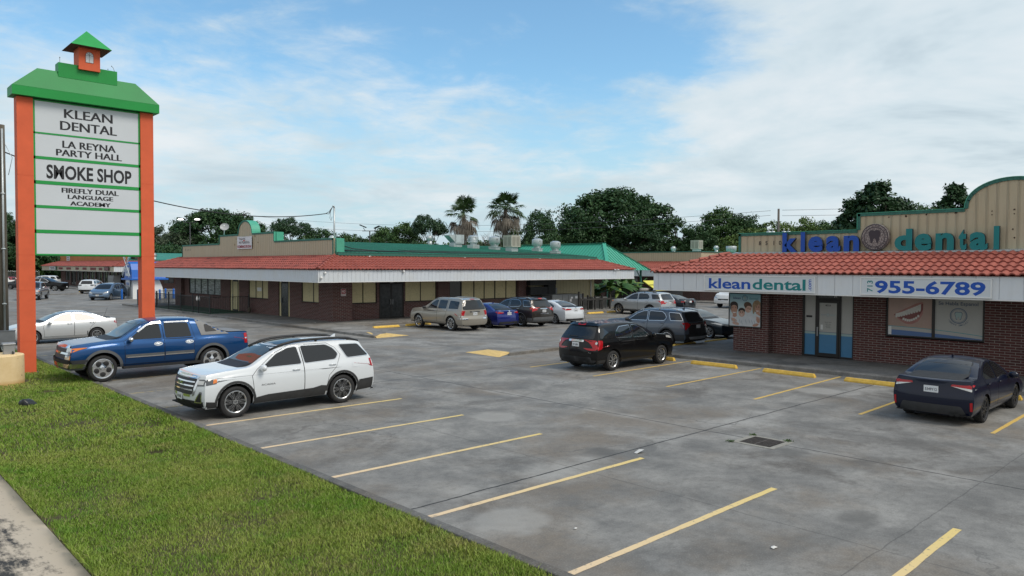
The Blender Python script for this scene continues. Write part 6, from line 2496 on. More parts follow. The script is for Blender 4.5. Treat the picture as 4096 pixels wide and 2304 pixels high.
# black crossover in front of the dental office
P_black = paint('black', (0.003, 0.003, 0.0035), 0.0, 0.3, 0, .45)
M['peeled'] = None
_m, _k, _b = base_mat('black_peeling_roof')
_v = OB(_k)
_c = _k.mix(_k.rng(_k.noise(_v, 7, 5, .7), .52, .56), (0.006, .006, .007), _k.mix(_k.rng(_k.noise(_v, 16, 3, .6), .48, .52), (.32, .07, .03), (.42, .40, .38)))
_k.put(_b.inputs['Base Color'], _c)
_b.inputs['Roughness'].default_value = .45
M['peeled'] = _m
sp = dict(scale_spec(SUV, 4.77, 1.85, 1.69), key='black_suv', wb=2.857, wheel=ST('twin', 5, 'alloy'), rim=.232, R=.355, tail=.14, wtrim=M['chrome'], wtw=.012, trimmax=3, plates=[('rear', 'JSY-2885', .93, 0)], antenna=(4.2, 0, .42),
          windows=[[(1.62, 1.10), (2.0, 1.39), (2.33, 1.51), (2.54, 1.53), (2.60, 1.11)], [(2.70, 1.12), (2.66, 1.53), (3.25, 1.50), (3.50, 1.34), (3.60, 1.18), (3.52, 1.14)], [(3.72, 1.14), (4.12, 1.50), (4.36, 1.47), (4.44, 1.15)]],
          back=(.70, .60, 1.14, 1.53),
          feat=[('taillight', M['lamp_red'], [('rear', rnd([(.74, .78), (.84, .76), (.92, .86), (.92, 1.08), (.76, 1.08)], .05)), ('side', rnd([(4.34, 1.08), (4.40, .80), (4.74, .74), (4.74, 1.10)], .06))], True, .012),
                ('taillight_lens', M['lamp_clear'], [('rear', ellipse(.83, 1.0, .04, .045, 14))], True, .017),
                ('tailgate_handle', M['chrome'], [('rear', rnd(rect(-.34, .34, 1.02, 1.09), .03))], False, .018),
                ('rear_bumper', M['dark_trim'], [('rear', rnd([(-.70, .34), (.70, .34), (.66, .52), (-.66, .52)], .05)), ('side', rect(4.2, 4.7, .3, .42))], True, .009),
                ('spoiler', P_black, [('rear', [(-.60, 1.545), (.60, 1.545), (.58, 1.60), (-.58, 1.60)])], False, .06),
                ('brake_light', M['lamp_red'], [('rear', rect(-.17, .17, 1.56, 1.58))], False, .066),
                ('wiper', M['black'], [('rear', rect(.0, .42, 1.18, 1.205))], False, .02),
                ('roof_panel', M['peeled'], [('top', rnd(rect(2.35, 4.1, -.50, .50), .1))], False, .005),
                ('sill_trim', M['dark_trim'], [('side', rect(1.45, 3.3, .28, .37))], True, .008),
                ('headlight', M['lamp_clear'], [('side', rnd([(.12, .90), (.62, .98), (.60, 1.05), (.14, 1.0)], .03))], True, .009)])
carM, BM_ = make_car(sp, P_black, 'black crossover with peeling roof paint facing the dental office', 'car', place(sp, HX, 'R', (20.25, 16.29), -1), HX)
_g = MB()
_p, _n = BM_.cast('rear', -.62, .64)
put_text(_g, 'EQUINOX LS', (_p.x - .012, -.52, .655), (0, -1, 0), (0, 0, 1), .032, .34, .0)
_g.build('model_lettering', M['chrome'], carM)

# navy saloon at the right edge
P_navy = paint('navy', (0.004, 0.007, 0.024), 0.1, 0.3, 0, .5)
sp = dict(scale_spec(SEDAN, 4.64, 1.78, 1.435), key='navy_sedan', wheel=ST('twin', 5, 'alloy_dark', 'gap'), rim=.235, plates=[('rear', '5349Y12', .80, 0)], antenna=(3.0, 0, .06),
          feat=[('taillight', M['lamp_red'], [('rear', rnd([(.40, .90), (.86, .855), (.87, .93), (.42, .945)], .015)), ('side', rnd([(4.32, .935), (4.56, .87), (4.56, .93), (4.40, .955)], .015))], True, .010),
                ('taillight_lens', M['lamp_clear'], [('rear', rnd([(.42, .90), (.80, .80), (.86, .855)], .01))], True, .013),
                ('rear_valance', M['dark_trim'], [('rear', rnd([(-.72, .24), (.72, .24), (.62, .46), (-.62, .46)], .05))], False, .010),
                ('reflector', M['lamp_red'], [('rear', rnd(rect(.78, .83, .36, .56), .01))], True, .010),
                ('exhaust', M['dark_metal'], [('rear', ellipse(-.42, .27, .05, .05, 14)), ('rear', ellipse(-.53, .27, .05, .05, 14))], False, .03)])
carN, BN = make_car(sp, P_navy, 'navy saloon with dark wheels parked facing the dental office window', 'car', place(sp, HX, 'R', (19.94, 4.97), -1), HX)

# ---- cars beyond the pylon sign
P_slateblue = paint('slate_blue', (0.13, 0.20, 0.30), 0.4, 0.3)
sp = dict(VAN, key='minivan', plates=[('front', '2LT-9J4', .52, 0)], rails=(2.3, 4.4, M['black'], .04))
carO, BO = make_car(sp, P_slateblue, 'slate blue minivan with its driver door open near the ice kiosk', 'minivan', (22.7, 85.6, 0), math.radians(-128), 'parked_minivan')
_d = MB()
_d.box(-.02, .02, -1.05, 0, .40, 1.05)
_d.add([(-.02, -1.05, 1.05), (.02, -1.05, 1.05), (.02, 0, 1.05), (-.02, 0, 1.05), (-.06, -1.0, 1.10), (-.03, -1.0, 1.10)], [(0, 1, 2, 3)])
_d.bar((0, 0, 1.05), (-.12, -.45, 1.56), .05)
_d.bar((-.12, -.45, 1.56), (-.12, -1.0, 1.58), .05)
_d.bar((-.12, -1.0, 1.58), (0, -1.04, 1.05), .05)
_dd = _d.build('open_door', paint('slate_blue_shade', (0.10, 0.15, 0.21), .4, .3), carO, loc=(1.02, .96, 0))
_dd.rotation_euler = (0, 0, math.radians(150))
_dd['label'] = 'driver door standing open'
sp = dict(PICKUP, key='grey_pickup', plates=[('front', '4XC-1936', .62, 0)],
          feat=[('grille', M['black'], [('front', rnd(rect(-.62, .62, .80, 1.02), .03))], False, .008), ('grille_surround', M['chrome'], [('front', rnd(rect(-.68, .68, .76, 1.06), .03))], False, .004),
                ('headlight', M['lamp_clear'], [('front', rnd(rect(.70, .94, .84, 1.04), .02))], True), ('side_marker', M['lamp_amber'], [('front', rnd(rect(.90, .975, .86, 1.0), .02))], True, .01),
                ('bumper', M['chrome'], [('front', rect(-.97, .97, .60, .74))], False, .04), ('bumper_lower', M['black'], [('front', rect(-.95, .95, .42, .60))], False, .03)], mirrorm=M['chrome'])
carP, BP = make_car(sp, paint('pewter', (.20, .23, .27), .4, .3), 'grey pickup facing the camera right of the left orange leg', 'pickup', (16.9, 90.2, 0), math.radians(-112), 'parked_pickup')
sp = dict(scale_spec(SUV, 5.69, 2.04, 1.89), key='long_suv', wtrim=M['chrome'], wtw=.05, wheel=ST('twin', 5, 'alloy'), R=.40, handle=M['chrome'],
          feat=[('sill_trim', M['chrome'], [('side', rect(1.65, 3.9, .56, .62))], True, .012)])
carQ, BQ = make_car(sp, P_black, 'long black SUV with chrome window trim before the red-roofed shops', 'car', (23.6, 118.6, 0), math.radians(-40))
sp = dict(scale_spec(SUV, 5.1, 1.95, 1.78), key='white_crossover', rails=(2.1, 4.3, M['black'], .05),
          feat=[('taillight', M['lamp_dark'], [('side', rnd(rect(4.5, 5.0, .98, 1.15), .04)), ('rear', rnd(rect(.5, .95, .98, 1.15), .04))], True, .01), ('rear_bumper', M['dark_trim'], [('rear', rect(-.95, .95, .3, .5)), ('side', rect(4.2, 5.1, .3, .48))], True, .01)])
carR, BR = make_car(sp, P_white, 'white crossover parked between the long black SUV and the minivan', 'car', (26.4, 106.2, 0), math.radians(58))
sp = dict(scale_spec(SUV, 5.2, 2.0, 1.9), key='white_truck_suv')
carS, BS = make_car(sp, P_white, 'white long-roof SUV parked by the chain-link fence at the far shops', 'car', (27.2, 139.0, 0), math.radians(150))
sp = dict(scale_spec(SUV, 4.7, 1.85, 1.7), key='grey_far_suv')
carT, BT = make_car(sp, P_char, 'dark grey SUV showing its roof behind the long black SUV', 'car', (22.6, 127.5, 0), math.radians(120))
sp = dict(scale_spec(PICKUP, 5.7, 2.0, 1.92), key='white_work_pickup', wheel=ST('steel', 8, 'metal_grey'))
carU, BU = make_car(sp, mat('work_white', (.68, .69, .68), .4, coat=.4), 'white work pickup parked behind the wooden utility pole', 'pickup', (20.4, 133.5, 0), math.radians(195), 'parked_pickup')
sp = dict(scale_spec(SUV, 4.7, 1.85, 1.7), key='red_far_suv')
carV, BV = make_car(sp, paint('dark_red', (.22, .012, .02), .3, .3), 'dark red SUV beyond the white work pickup', 'car', (22.4, 143.0, 0), math.radians(170))
sp = dict(scale_spec(PICKUP, 5.6, 2.0, 1.9), key='red_white_pickup')
carW, BW = make_car(sp, paint('bright_red', (.42, .012, .015), .2, .3), 'red pickup at the far left edge behind the utility pole', 'pickup', (16.7, 126.5, 0), math.radians(185), 'parked_pickup')
# ------------------------------------------------------------------ trees and plants
def leaf_mat(name, c1, c2, c3=None):
    m, k, b = base_mat(name)
    r = k.node('ShaderNodeNewGeometry').outputs['Random Per Island']
    v = OB(k)
    c = k.mix(k.rng(k.noise(v, .55, 3, .6), .36, .64), c1, c2)
    c = k.mix(k.math('MULTIPLY', r, .55), c, tuple(q * .55 for q in c1))
    if c3:
        c = k.mix(k.rng(r, .90, .99, 0, .8), c, c3)
    k.put(b.inputs['Base Color'], c)
    b.inputs['Roughness'].default_value = .55
    b.inputs['Specular IOR Level'].default_value = .3
    return m


M['bark'] = mat('bark', (.075, .060, .048), .95, var=.3, vs=6, bump=.4, bs=14)
LEAF = {'dark': leaf_mat('leaf_dark', (.031, .082, .028), (.054, .115, .037)),
        'mid': leaf_mat('leaf_mid', (.042, .102, .027), (.078, .150, .038)),
        'light': leaf_mat('leaf_light', (.082, .150, .030), (.135, .198, .044)),
        'pale': leaf_mat('leaf_hazed', (.070, .105, .060), (.110, .145, .085)),  # greyed so the leaf colour carries the smoke haze
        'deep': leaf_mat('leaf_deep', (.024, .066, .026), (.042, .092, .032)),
        'pine': leaf_mat('leaf_pine', (.032, .078, .036), (.052, .104, .044))}


def crown_mesh(name, seed, rx, rz, zc, nclump, nleaf, cr, ls, shape='round', flat=1.0):
    """leaf-sized faces gathered in clumps through a lumpy crown"""
    r = np.random.RandomState(seed)
    lob = r.randn(7, 3)
    lob /= np.linalg.norm(lob, axis=1)[:, None]
    amp = r.uniform(.10, .34, 7)
    C = []
    while len(C) < nclump:
        d = r.randn(3)
        d /= np.linalg.norm(d)
        if shape != 'low' and d[2] < -.62:
            continue
        rad = .52 + .48 * r.rand() ** .6
        q = 1 + sum(a * max(0, float(d @ l)) ** 4 for a, l in zip(amp, lob)) - .16
        p = d * rad * q
        if shape == 'umbrella':
            p[2] = abs(p[2]) * .55 + .2 * r.rand()
        if shape == 'spiky':
            hh = r.rand()
            a = r.rand() * 2 * PI
            w = (1 - hh) ** .6 * (.4 + .6 * r.rand()) + .08 * r.rand()
            p = np.array([math.cos(a) * w, math.sin(a) * w, hh * 2 - 1])
        C.append(p)
    C = np.array(C) * np.array([rx, rx, rz])
    N = nclump * nleaf
    cs = cr * r.uniform(.55, 1.25, nclump)
    off = r.randn(N, 3)
    off /= np.linalg.norm(off, axis=1)[:, None]
    off *= (r.rand(N) ** .45)[:, None]
    off[:, 2] *= .62 * flat
    P = np.repeat(C, nleaf, 0) + off * np.repeat(cs, nleaf)[:, None]
    P[:, 2] += zc
    nrm = off * .6 + r.randn(N, 3) * .55 + np.array([0, 0, .55])
    nrm /= np.linalg.norm(nrm, axis=1)[:, None]
    t = np.cross(nrm, r.randn(N, 3))
    t /= np.linalg.norm(t, axis=1)[:, None]
    b = np.cross(nrm, t)
    s = ls * r.uniform(.55, 1.35, N)[:, None]
    V = np.stack([P - t * s, P + b * s * .55, P + t * s, P - b * s * .55], 1)
    me = bpy.data.meshes.new(name)
    me.vertices.add(N * 4)
    me.vertices.foreach_set('co', V.reshape(-1))
    me.loops.add(N * 4)
    me.loops.foreach_set('vertex_index', np.arange(N * 4, dtype=np.int32))
    me.polygons.add(N)
    me.polygons.foreach_set('loop_start', np.arange(0, N * 4, 4, dtype=np.int32))
    me.polygons.foreach_set('loop_total', np.full(N, 4, dtype=np.int32))
    me.update(calc_edges=True)
    return me, C + np.array([0, 0, zc])


def trunk_mesh(seed, h0, zc, r0, C, nb):
    rr = random.Random(seed)
    mb = MB()
    lean = (rr.uniform(-.3, .3), rr.uniform(-.3, .3))
    path = [(lean[0] * t * t, lean[1] * t * t, zc * t) for t in (0, .15, .35, .6, .85, 1.05)]
    mb.tube(path, [r0 * 1.35, r0 * 1.05, r0 * .9, r0 * .72, r0 * .5, r0 * .3], 9)
    idx = sorted(range(len(C)), key=lambda i: rr.random())[:nb]
    for i in idx:
        p = Vector(C[i])
        t = rr.uniform(.35, .85)
        a = Vector((lean[0] * t * t, lean[1] * t * t, zc * t))
        m = a.lerp(p, .5) + Vector((rr.uniform(-.3, .3), rr.uniform(-.3, .3), rr.uniform(.1, .5)))
        mb.tube([a, m, p], [r0 * .42, r0 * .26, r0 * .08], 6)
    return mb


TREES = {}


def tree_kind(key, seed, h, rx, rz, lm, ncl, nl, cr, ls, shape='round', nb=14, r0=.22):
    zc = h - rz * (.98 if shape != 'umbrella' else .62)
    me, C = crown_mesh('crown', seed, rx, rz, zc, ncl, nl, cr, ls, shape)
    me.materials.append(LEAF[lm])
    tm = trunk_mesh(seed, 0, zc, r0, C, nb).build('trunk', M['bark'], None, True)
    TREES[key] = (me, tm.data, h, rx)
    bpy.data.objects.remove(tm)


tree_kind('big', 3, 14, 6.0, 5.4, 'dark', 300, 95, 1.2, .19, nb=26, r0=.34)
tree_kind('oak', 5, 11, 4.6, 4.2, 'dark', 200, 90, 1.1, .18)
tree_kind('oak_b', 8, 11, 4.4, 4.4, 'mid', 200, 90, 1.05, .18)
tree_kind('deep', 12, 11, 4.4, 4.3, 'deep', 200, 90, 1.05, .18)
tree_kind('light', 15, 10, 4.2, 4.0, 'light', 190, 90, 1.0, .17)
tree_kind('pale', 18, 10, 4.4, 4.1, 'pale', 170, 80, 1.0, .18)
tree_kind('umbrella', 21, 11, 4.4, 3.4, 'pine', 95, 100, .95, .16, 'umbrella', r0=.2)
tree_kind('sparse', 24, 11, 4.0, 4.4, 'mid', 62, 78, .75, .19, nb=34)
tree_kind('spiky', 27, 10, 3.0, 4.2, 'deep', 190, 80, .6, .17, 'spiky')
tree_kind('shrub', 30, 4.5, 3.2, 2.3, 'dark', 90, 70, .9, .17, 'low', nb=6, r0=.12)
tree_kind('shrub_light', 33, 4.5, 3.2, 2.3, 'mid', 90, 70, .9, .17, 'low', nb=6, r0=.12)


def tree(kind, x, y, h, rad, label, group='trees behind the shops', rz=None, name='tree'):
    cm, tm, h0, r0 = TREES[kind]
    t = thing(name, label, 'tree' if name == 'tree' else 'shrub', (x, y, 0), random.uniform(0, 6) if rz is None else rz, group)
    t.scale = (rad / r0, rad / r0, h / h0)
    link('crown', cm, t)
    link('trunk', tm, t)
    return t


random.seed(21)


def bearing(x, y, d):
    """same bearing from the lot entrance, pushed back to depth d along the view axis"""
    q = Vector((x, y)).dot(Vector((math.sin(TH), math.cos(TH))))
    return x * d / q, y * d / q, d / q


for kind, x, y, ztop, rad, d, label in [
        ('oak', 18.1, 113.6, 9.7, 2.2, 150, 'tall dark tree showing above the far lot left of the utility pole'),
        ('umbrella', 21.1, 117.7, 8.4, 3.0, 152, 'dark pine between the utility pole and the left orange leg'),
        ('deep', 24.7, 121.1, 5.9, 3.6, 150, 'dense dark tree under the left end of the pylon sign panels'),
        ('deep', 27.5, 124.0, 5.4, 3.2, 158, 'dense dark tree behind the left end of the far red roof'),
        ('oak', 15.2, 109.7, 6.8, 3.2, 140, 'broad dark tree at the far left edge of the lot'),
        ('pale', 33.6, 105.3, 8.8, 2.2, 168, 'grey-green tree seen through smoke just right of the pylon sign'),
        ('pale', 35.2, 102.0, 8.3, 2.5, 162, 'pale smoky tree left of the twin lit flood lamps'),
        ('oak_b', 38.0, 106.8, 9.3, 2.2, 172, 'tree behind the twin lit flood lamps'),
        ('big', 40.6, 102.3, 11.7, 4.4, 168, 'tallest broad tree left of the satellite dish'),
        ('oak', 43.9, 101.8, 10.4, 2.6, 168, 'dark tree just left of the arched false front'),
        ('oak', 47.0, 104.2, 9.5, 2.5, 170, 'dark tree directly behind the arched false front'),
        ('deep', 49.6, 106.7, 8.6, 2.0, 172, 'low dark tree right of the arched false front'),
        ('umbrella', 50.8, 100.8, 9.9, 2.6, 116, 'dome-topped tree behind the lower step of the false front'),
        ('sparse', 52.6, 99.2, 8.2, 1.9, 116, 'thin tree right of the dome-topped tree'),
        ('oak', 55.2, 99.2, 8.6, 2.9, 118, 'wide low tree left of the roof mast'),
        ('oak_b', 58.7, 98.6, 8.2, 2.5, 118, 'tree right of the roof mast'),
        ('deep', 61.0, 96.8, 7.8, 2.2, 116, 'low tree behind the unlit twin lamp'),
        ('oak_b', 60.3, 91.4, 8.9, 2.3, 112, 'rounded tree right of the unlit twin lamp'),
        ('oak_b', 61.6, 87.8, 9.4, 2.7, 108, 'bushy tree between the twin lamp and the flat-topped pine'),
        ('umbrella', 60.6, 80.2, 9.8, 2.3, 104, 'flat-topped pine left of the two palms'),
        ('shrub', 54.6, 74.6, 7.0, 2.2, 98, 'bushy dark shrub in front of the flat-topped pine'),
        ('shrub_light', 56.8, 73.1, 6.6, 1.9, 98, 'bushy shrub at the foot of the left palm'),
        ('shrub', 63.2, 72.4, 7.2, 1.9, 108, 'dark shrub between the two palms'),
        ('sparse', 67.6, 70.7, 8.8, 1.7, 108, 'thin vine-clad tree just right of the taller palm'),
        ('oak', 67.0, 65.9, 10.2, 2.1, 104, 'narrow leafy tree between the taller palm and the great tree'),
        ('sparse', 71.0, 67.2, 9.0, 1.9, 110, 'scrawny tree left of the great tree'),
        ('shrub', 64.9, 65.5, 7.0, 2.3, 100, 'low dark shrub above the green roof right of the palms'),
        ('big', 67.9, 54.4, 13.1, 5.2, 116, 'great dark tree, largest on the skyline above the pavilion roof'),
        ('oak', 67.6, 59.3, 9.8, 2.9, 112, 'lower dark tree against the left side of the great tree'),
        ('deep', 72.6, 55.6, 9.6, 3.0, 112, 'lower dark tree against the right side of the great tree'),
        ('sparse', 83.4, 56.4, 10.3, 2.8, 118, 'open-branched tree right of the great tree'),
        ('oak', 83.6, 53.1, 8.7, 2.4, 114, 'dark tree behind the rear rooftop cooler'),
        ('oak_b', 89.4, 53.2, 11.2, 3.2, 118, 'round-topped tree left of the right utility pole'),
        ('oak', 85.7, 48.4, 9.8, 2.9, 116, 'dark tree left of the dental sign numbers'),
        ('light', 77.1, 42.7, 7.9, 2.8, 108, 'yellow-green tree over the rear tan wall'),
        ('light', 83.1, 42.6, 8.9, 2.9, 112, 'bright green tree behind the right utility pole'),
        ('light', 92.9, 44.3, 9.8, 2.7, 116, 'bright green tree just right of the right utility pole'),
        ('oak_b', 97.0, 43.2, 9.4, 2.7, 116, 'tree behind the blue letters of the dental sign'),
        ('oak', 98.6, 41.2, 9.0, 2.4, 114, 'dark low tree left of the raised part of the dental false front'),
        ('spiky', 56.2, 21.1, 9.6, 2.7, 62, 'spiky dark tree rising over the dental false front'),
        ('spiky', 58.6, 23.7, 8.7, 2.3, 64, 'spiky tree at the left step of the dental false front'),
        ('deep', 59.6, 20.8, 9.0, 2.2, 63, 'dark tree right of the spiky tree'),
        ('sparse', 65.4, 20.7, 8.7, 2.2, 66, 'small sparse tree over the middle of the dental false front'),
        ('spiky', 64.8, 18.5, 9.9, 2.2, 66, 'tree just left of the big dental arch'),
        ('deep', 70.3, 17.0, 8.6, 1.8, 68, 'tree hidden behind the big dental arch')]:
    X, Y, k_ = bearing(x, y, d)
    tree(kind, X, Y, 3.6 + (ztop - 3.6) * k_, rad * k_ * 1.18, label)
random.seed(31)
for i in range(46):
    u = i / 45
    # undergrowth line from the far left round to the right, behind every roof
    a = (30 + 78 * u, 178 - 128 * u) if i < 40 else (104, 48 - (i - 40) * 5)
    x, y = a[0] + random.uniform(-2, 2), a[1] + random.uniform(-2, 2)
    tree(random.choice(['shrub', 'shrub_light', 'shrub']), x, y, random.uniform(6.2, 8.6), random.uniform(3.8, 5.0), 'low bushy shrub in the hedge line along the back of the shopping centre', 'hedge line shrubs', name='shrub')

# bare branches between the palms
for (x, y, h, lab) in ((70.2, 78.2, 9.3, 'leafless pale tree between the two palms'), (77.0, 77.5, 10.0, 'leafless grey tree right of the taller palm')):
    rr = random.Random(int(x))
    t = thing('bare_tree', lab, 'tree', (x, y, 0), 0, 'trees behind the shops')
    g = MB()
    g.tube([(0, 0, 0), (.1, .1, h * .4), (0, .3, h * .62)], [.16, .11, .07], 7)

    def twig(p, d, L, r, n):
        q = p + d * L
        g.tube([p, p.lerp(q, .5) + Vector((rr.uniform(-.1, .1), rr.uniform(-.1, .1), .05)), q], [r, r * .75, r * .5], 5)
        if n > 0:
            for i in range(3):
                e = (d + Vector((rr.uniform(-.8, .8), rr.uniform(-.8, .8), rr.uniform(-.2, .6)))).normalized()
                twig(p.lerp(q, rr.uniform(.5, 1)), e, L * .68, r * .55, n - 1)
    for i in range(6):
        twig(Vector((0, .2, h * rr.uniform(.4, .62))), Vector((rr.uniform(-1, 1), rr.uniform(-1, 1), rr.uniform(.5, 1.2))).normalized(), h * .18, .06, 3)
    g.build('trunk', mat('grey_bark', (.20, .17, .15), .9), t)

# ---- fan palms
M['frond'] = leaf_mat('palm_frond', (.030, .070, .020), (.055, .105, .030))
M['frond_dry'] = leaf_mat('palm_frond_dry', (.17, .145, .115), (.27, .235, .19))


def fan(mb, base, d, L, droop, rr, blades_n=16, spread=1.9):
    """petiole and a pleated fan of narrow blades"""
    d = d.normalized()
    side = d.cross(Vector((0, 0, 1)))
    side = side.normalized() if side.length > .05 else Vector((1, 0, 0))
    up = side.cross(d).normalized()
    end = base + d * L + Vector((0, 0, -droop * L * .3))
    mid = base.lerp(end, .5) + Vector((0, 0, .06 * L))
    mb.tube([base, mid, end], [.028, .02, .016], 4, 0)
    fd = (end - mid).normalized()
    R = rr.uniform(1.0, 1.4)
    for i in range(blades_n):
        a = (i / (blades_n - 1) - .5) * 2 * spread
        dr = (fd * math.cos(a) + side * math.sin(a)).normalized()
        l = R * (1 - .22 * abs(a) / spread) * rr.uniform(.85, 1.1)
        w = .07
        p1 = end + dr * l * .55 + up * .05
        tip = end + dr * l + Vector((0, 0, -droop * l * rr.uniform(.35, .75)))
        wv = dr.cross(up).normalized() * w
        mb.add([end, p1 - wv + up * .01, tip, p1 + wv - up * .01], [(0, 1, 2, 3)], 0)


def fan_palm(x, y, h, seed, label, rz=0, lush=1.0):
    rr = random.Random(seed)
    t = thing('fan_palm', label, 'palm', (x, y, 0), rz, 'fan palms behind the shops')
    g = MB()
    hc = h - 1.7
    g.tube([(0, 0, 0), (.05, 0, hc * .4), (.08, .05, hc * .75), (.05, 0, hc)], [.34, .27, .24, .22], 12)
    g.build('trunk', M['bark'], t, True)
    g = MB()
    for i in range(int(34 * lush)):
        a, e = rr.uniform(0, 2 * PI), rr.uniform(-.15, 1.35)
        d = Vector((math.cos(a) * math.cos(e), math.sin(a) * math.cos(e), math.sin(e)))
        fan(g, Vector((0, 0, hc + rr.uniform(-.2, .2))), d, rr.uniform(1.15, 1.9), .25 + .5 * (1.3 - e) / 1.3, rr)
    g.build('crown', M['frond'], t)
    g = MB()
    for i in range(22):
        a, e = rr.uniform(0, 2 * PI), rr.uniform(-.95, .05)
        d = Vector((math.cos(a) * math.cos(e), math.sin(a) * math.cos(e), math.sin(e)))
        fan(g, Vector((0, 0, hc - rr.uniform(0, .6))), d, rr.uniform(1.0, 1.6), 1.3, rr, 14, 1.5)
    for i in range(330):
        a = rr.uniform(0, 2 * PI)
        z = hc - rr.uniform(.1, 3.3)
        r0 = .26 + .36 * max(0, 1 - abs(hc - 1.2 - z) / 2.4)
        p = Vector((math.cos(a) * r0 * .6, math.sin(a) * r0 * .6, z))
        q = Vector((math.cos(a) * r0 * rr.uniform(.9, 1.35), math.sin(a) * r0 * rr.uniform(.9, 1.35), z - rr.uniform(.5, 1.1)))
        w = Vector((-math.sin(a), math.cos(a), 0)) * rr.uniform(.015, .04)
        g.add([p - w * .5, q - w, q + w, p + w * .5], [(0, 1, 2, 3)])
    g.build('dry_skirt', M['frond_dry'], t)
    return t


fan_palm(57.5, 69.5, 11.6, 2, 'shorter shaggy fan palm left of the pale rooftop air handler', 0, .85)
fan_palm(61.25, 66.0, 12.2, 5, 'taller fan palm with a full crown and brown skirt', 1.0, 1.15)

# ---- banana plants by the pavilion
M['banana'] = leaf_mat('banana_leaf', (.035, .10, .022), (.075, .165, .032), (.20, .27, .05))
M['banana_stem'] = mat('banana_stem', (.16, .17, .06), .7, var=.3, vs=5)
rb = random.Random(9)
for i, (x, y, h) in enumerate(((51.0, 41.5, 3.1), (51.9, 42.2, 3.5), (52.8, 41.7, 3.3), (53.6, 42.5, 3.6), (54.6, 42.0, 3.4), (55.6, 42.8, 3.0), (56.6, 42.4, 2.8), (53.1, 43.3, 3.8), (51.4, 43.0, 2.9))):
    lab = ['banana plant nearest the tan siding corner', 'dark banana plant second from the siding corner', 'banana plant with a young yellow-green leaf', 'tall banana plant before the pavilion corner post',
           'banana plant in the middle right of the clump', 'banana plant leaning toward the silver SUV', 'small banana plant at the right end of the clump', 'tallest banana plant at the back of the clump', 'short banana plant at the back left of the clump'][i]
    t = thing('banana_plant', lab, 'plant', (x, y, 0), 0, 'banana plants by the pavilion')
    g = MB()
    g.tube([(0, 0, 0), (.05, 0, h * .35), (.04, .03, h * .6)], [.13, .10, .05], 8)
    g.build('stem', M['banana_stem'], t, True)
    g = MB()
    for j in range(10):
        a = rb.uniform(0, 2 * PI)
        e = rb.uniform(.35, 1.35)
        L = rb.uniform(1.2, 1.9)
        d = Vector((math.cos(a), math.sin(a), 0))
        s = Vector((-math.sin(a), math.cos(a), 0))
        b0 = Vector((.04, .03, h * rb.uniform(.45, .62)))
        P = []
        n = 7
        for q in range(n + 1):
            u = q / n
            c = b0 + d * (L * u * math.cos(e) * (1 + .3 * u)) + Vector((0, 0, L * (u * math.sin(e) - .62 * u * u * (1.5 - e * .6))))
            w = .24 * math.sin(PI * min(1, u * .92 + .06)) ** .7
            P += [c - s * w + Vector((0, 0, -w * .5)), c, c + s * w + Vector((0, 0, -w * .5))]
        g.add(P, [f for q in range(n) for f in ((3 * q, 3 * q + 1, 3 * q + 4, 3 * q + 3), (3 * q + 1, 3 * q + 2, 3 * q + 5, 3 * q + 4))])
    g.build('leaves', M['banana'], t)
tree('shrub', 50.4, 43.6, 2.2, 1.0, 'dark round shrub at the end of the cream siding', None, name='shrub')
# ------------------------------------------------------------------ pylon sign
t = thing('pylon_sign', 'tall pylon sign with orange legs, white tenant panels and green hip roof', 'sign', (7.13, 29.12, 0))
for x0, x1 in ((-2.13, -1.67), (1.65, 2.09)):
    g = MB()
    z = -.2
    for z2 in (1.05 if x0 < 0 else 1.05, 2.75, 3.92, 6.55, 9.12):
        g.box(x0, x1, -.22, .21, z + .004, z2 - .004)
        g.box(x0 + .006, x1 - .006, -.214, .204, z2 - .004, z2 + .004)
        z = z2
    g.build('leg', M['orange'], t)
g = MB()
g.box(-1.668, 1.648, -.15, .15, 3.90, 9.11)
g.build('cabinet', M['green_trim'], t)
rows = [(8.03, 9.06), (7.23, 7.97), (6.42, 7.13), (5.60, 6.30), (4.78, 5.50), (3.97, 4.66)]
texts = [[('KLEAN', 6.38, 7.87, 8.60, .315), ('DENTAL', 6.26, 8.00, 8.185, .315)], [('LA REYNA', 6.32, 7.96, 7.585, .25), ('PARTY HALL', 6.13, 8.16, 7.305, .23)], [('SMOKE SHOP', 5.83, 8.48, 6.525, .46)],
         [('FIREFLY DUAL', 6.28, 8.04, 6.06, .175), ('LANGUAGE', 6.46, 7.86, 5.86, .15), ('ACADEMY', 6.53, 7.78, 5.64, .15)], [], []]
for (z0, z1), tx in zip(rows, texts):
    g = MB()
    g.box(-1.61, 1.59, -.168, .168, z0, z1)
    p = g.build('tenant_panel', M['sign_face'], t)
    if tx:
        w = MB()
        for (s, a, b, zb, h) in tx:
            bold = .030 if s.startswith('SMOKE') else .004
            for i_, dx_ in enumerate((0,) if bold > .02 else (-.011, 0, .011)):
                put_text(w, s, ((a + b) / 2 - 7.13 + dx_, -.1705 - .0006 * i_, zb), (1, 0, 0), (0, 0, 1), h, b - a, bold)
            put_text(w, s, ((a + b) / 2 - 7.13, .1705, zb), (-1, 0, 0), (0, 0, 1), h, b - a, bold)
        w.build('lettering', M['sign_ink'], p)
g = MB()
for z0, z1 in ((3.925, 3.967), (9.063, 9.105)):
    g.box(-1.665, 1.645, -.178, .178, z0, z1)
for (a, _), (_, b) in zip(rows[:-1], rows[1:]):
    g.box(-1.665, 1.645, -.178, .178, b + .004, a - .004)
for x0, x1 in ((-1.665, -1.613), (1.593, 1.645)):
    g.box(x0, x1, -.178, .178, 3.967, 9.063)
g.build('frame', M['green_trim'], t)
ex0, ex1, ey = -2.28, 2.25, .40
g = MB()
g.box(ex0, ex1, -ey, ey, 9.14, 9.44)
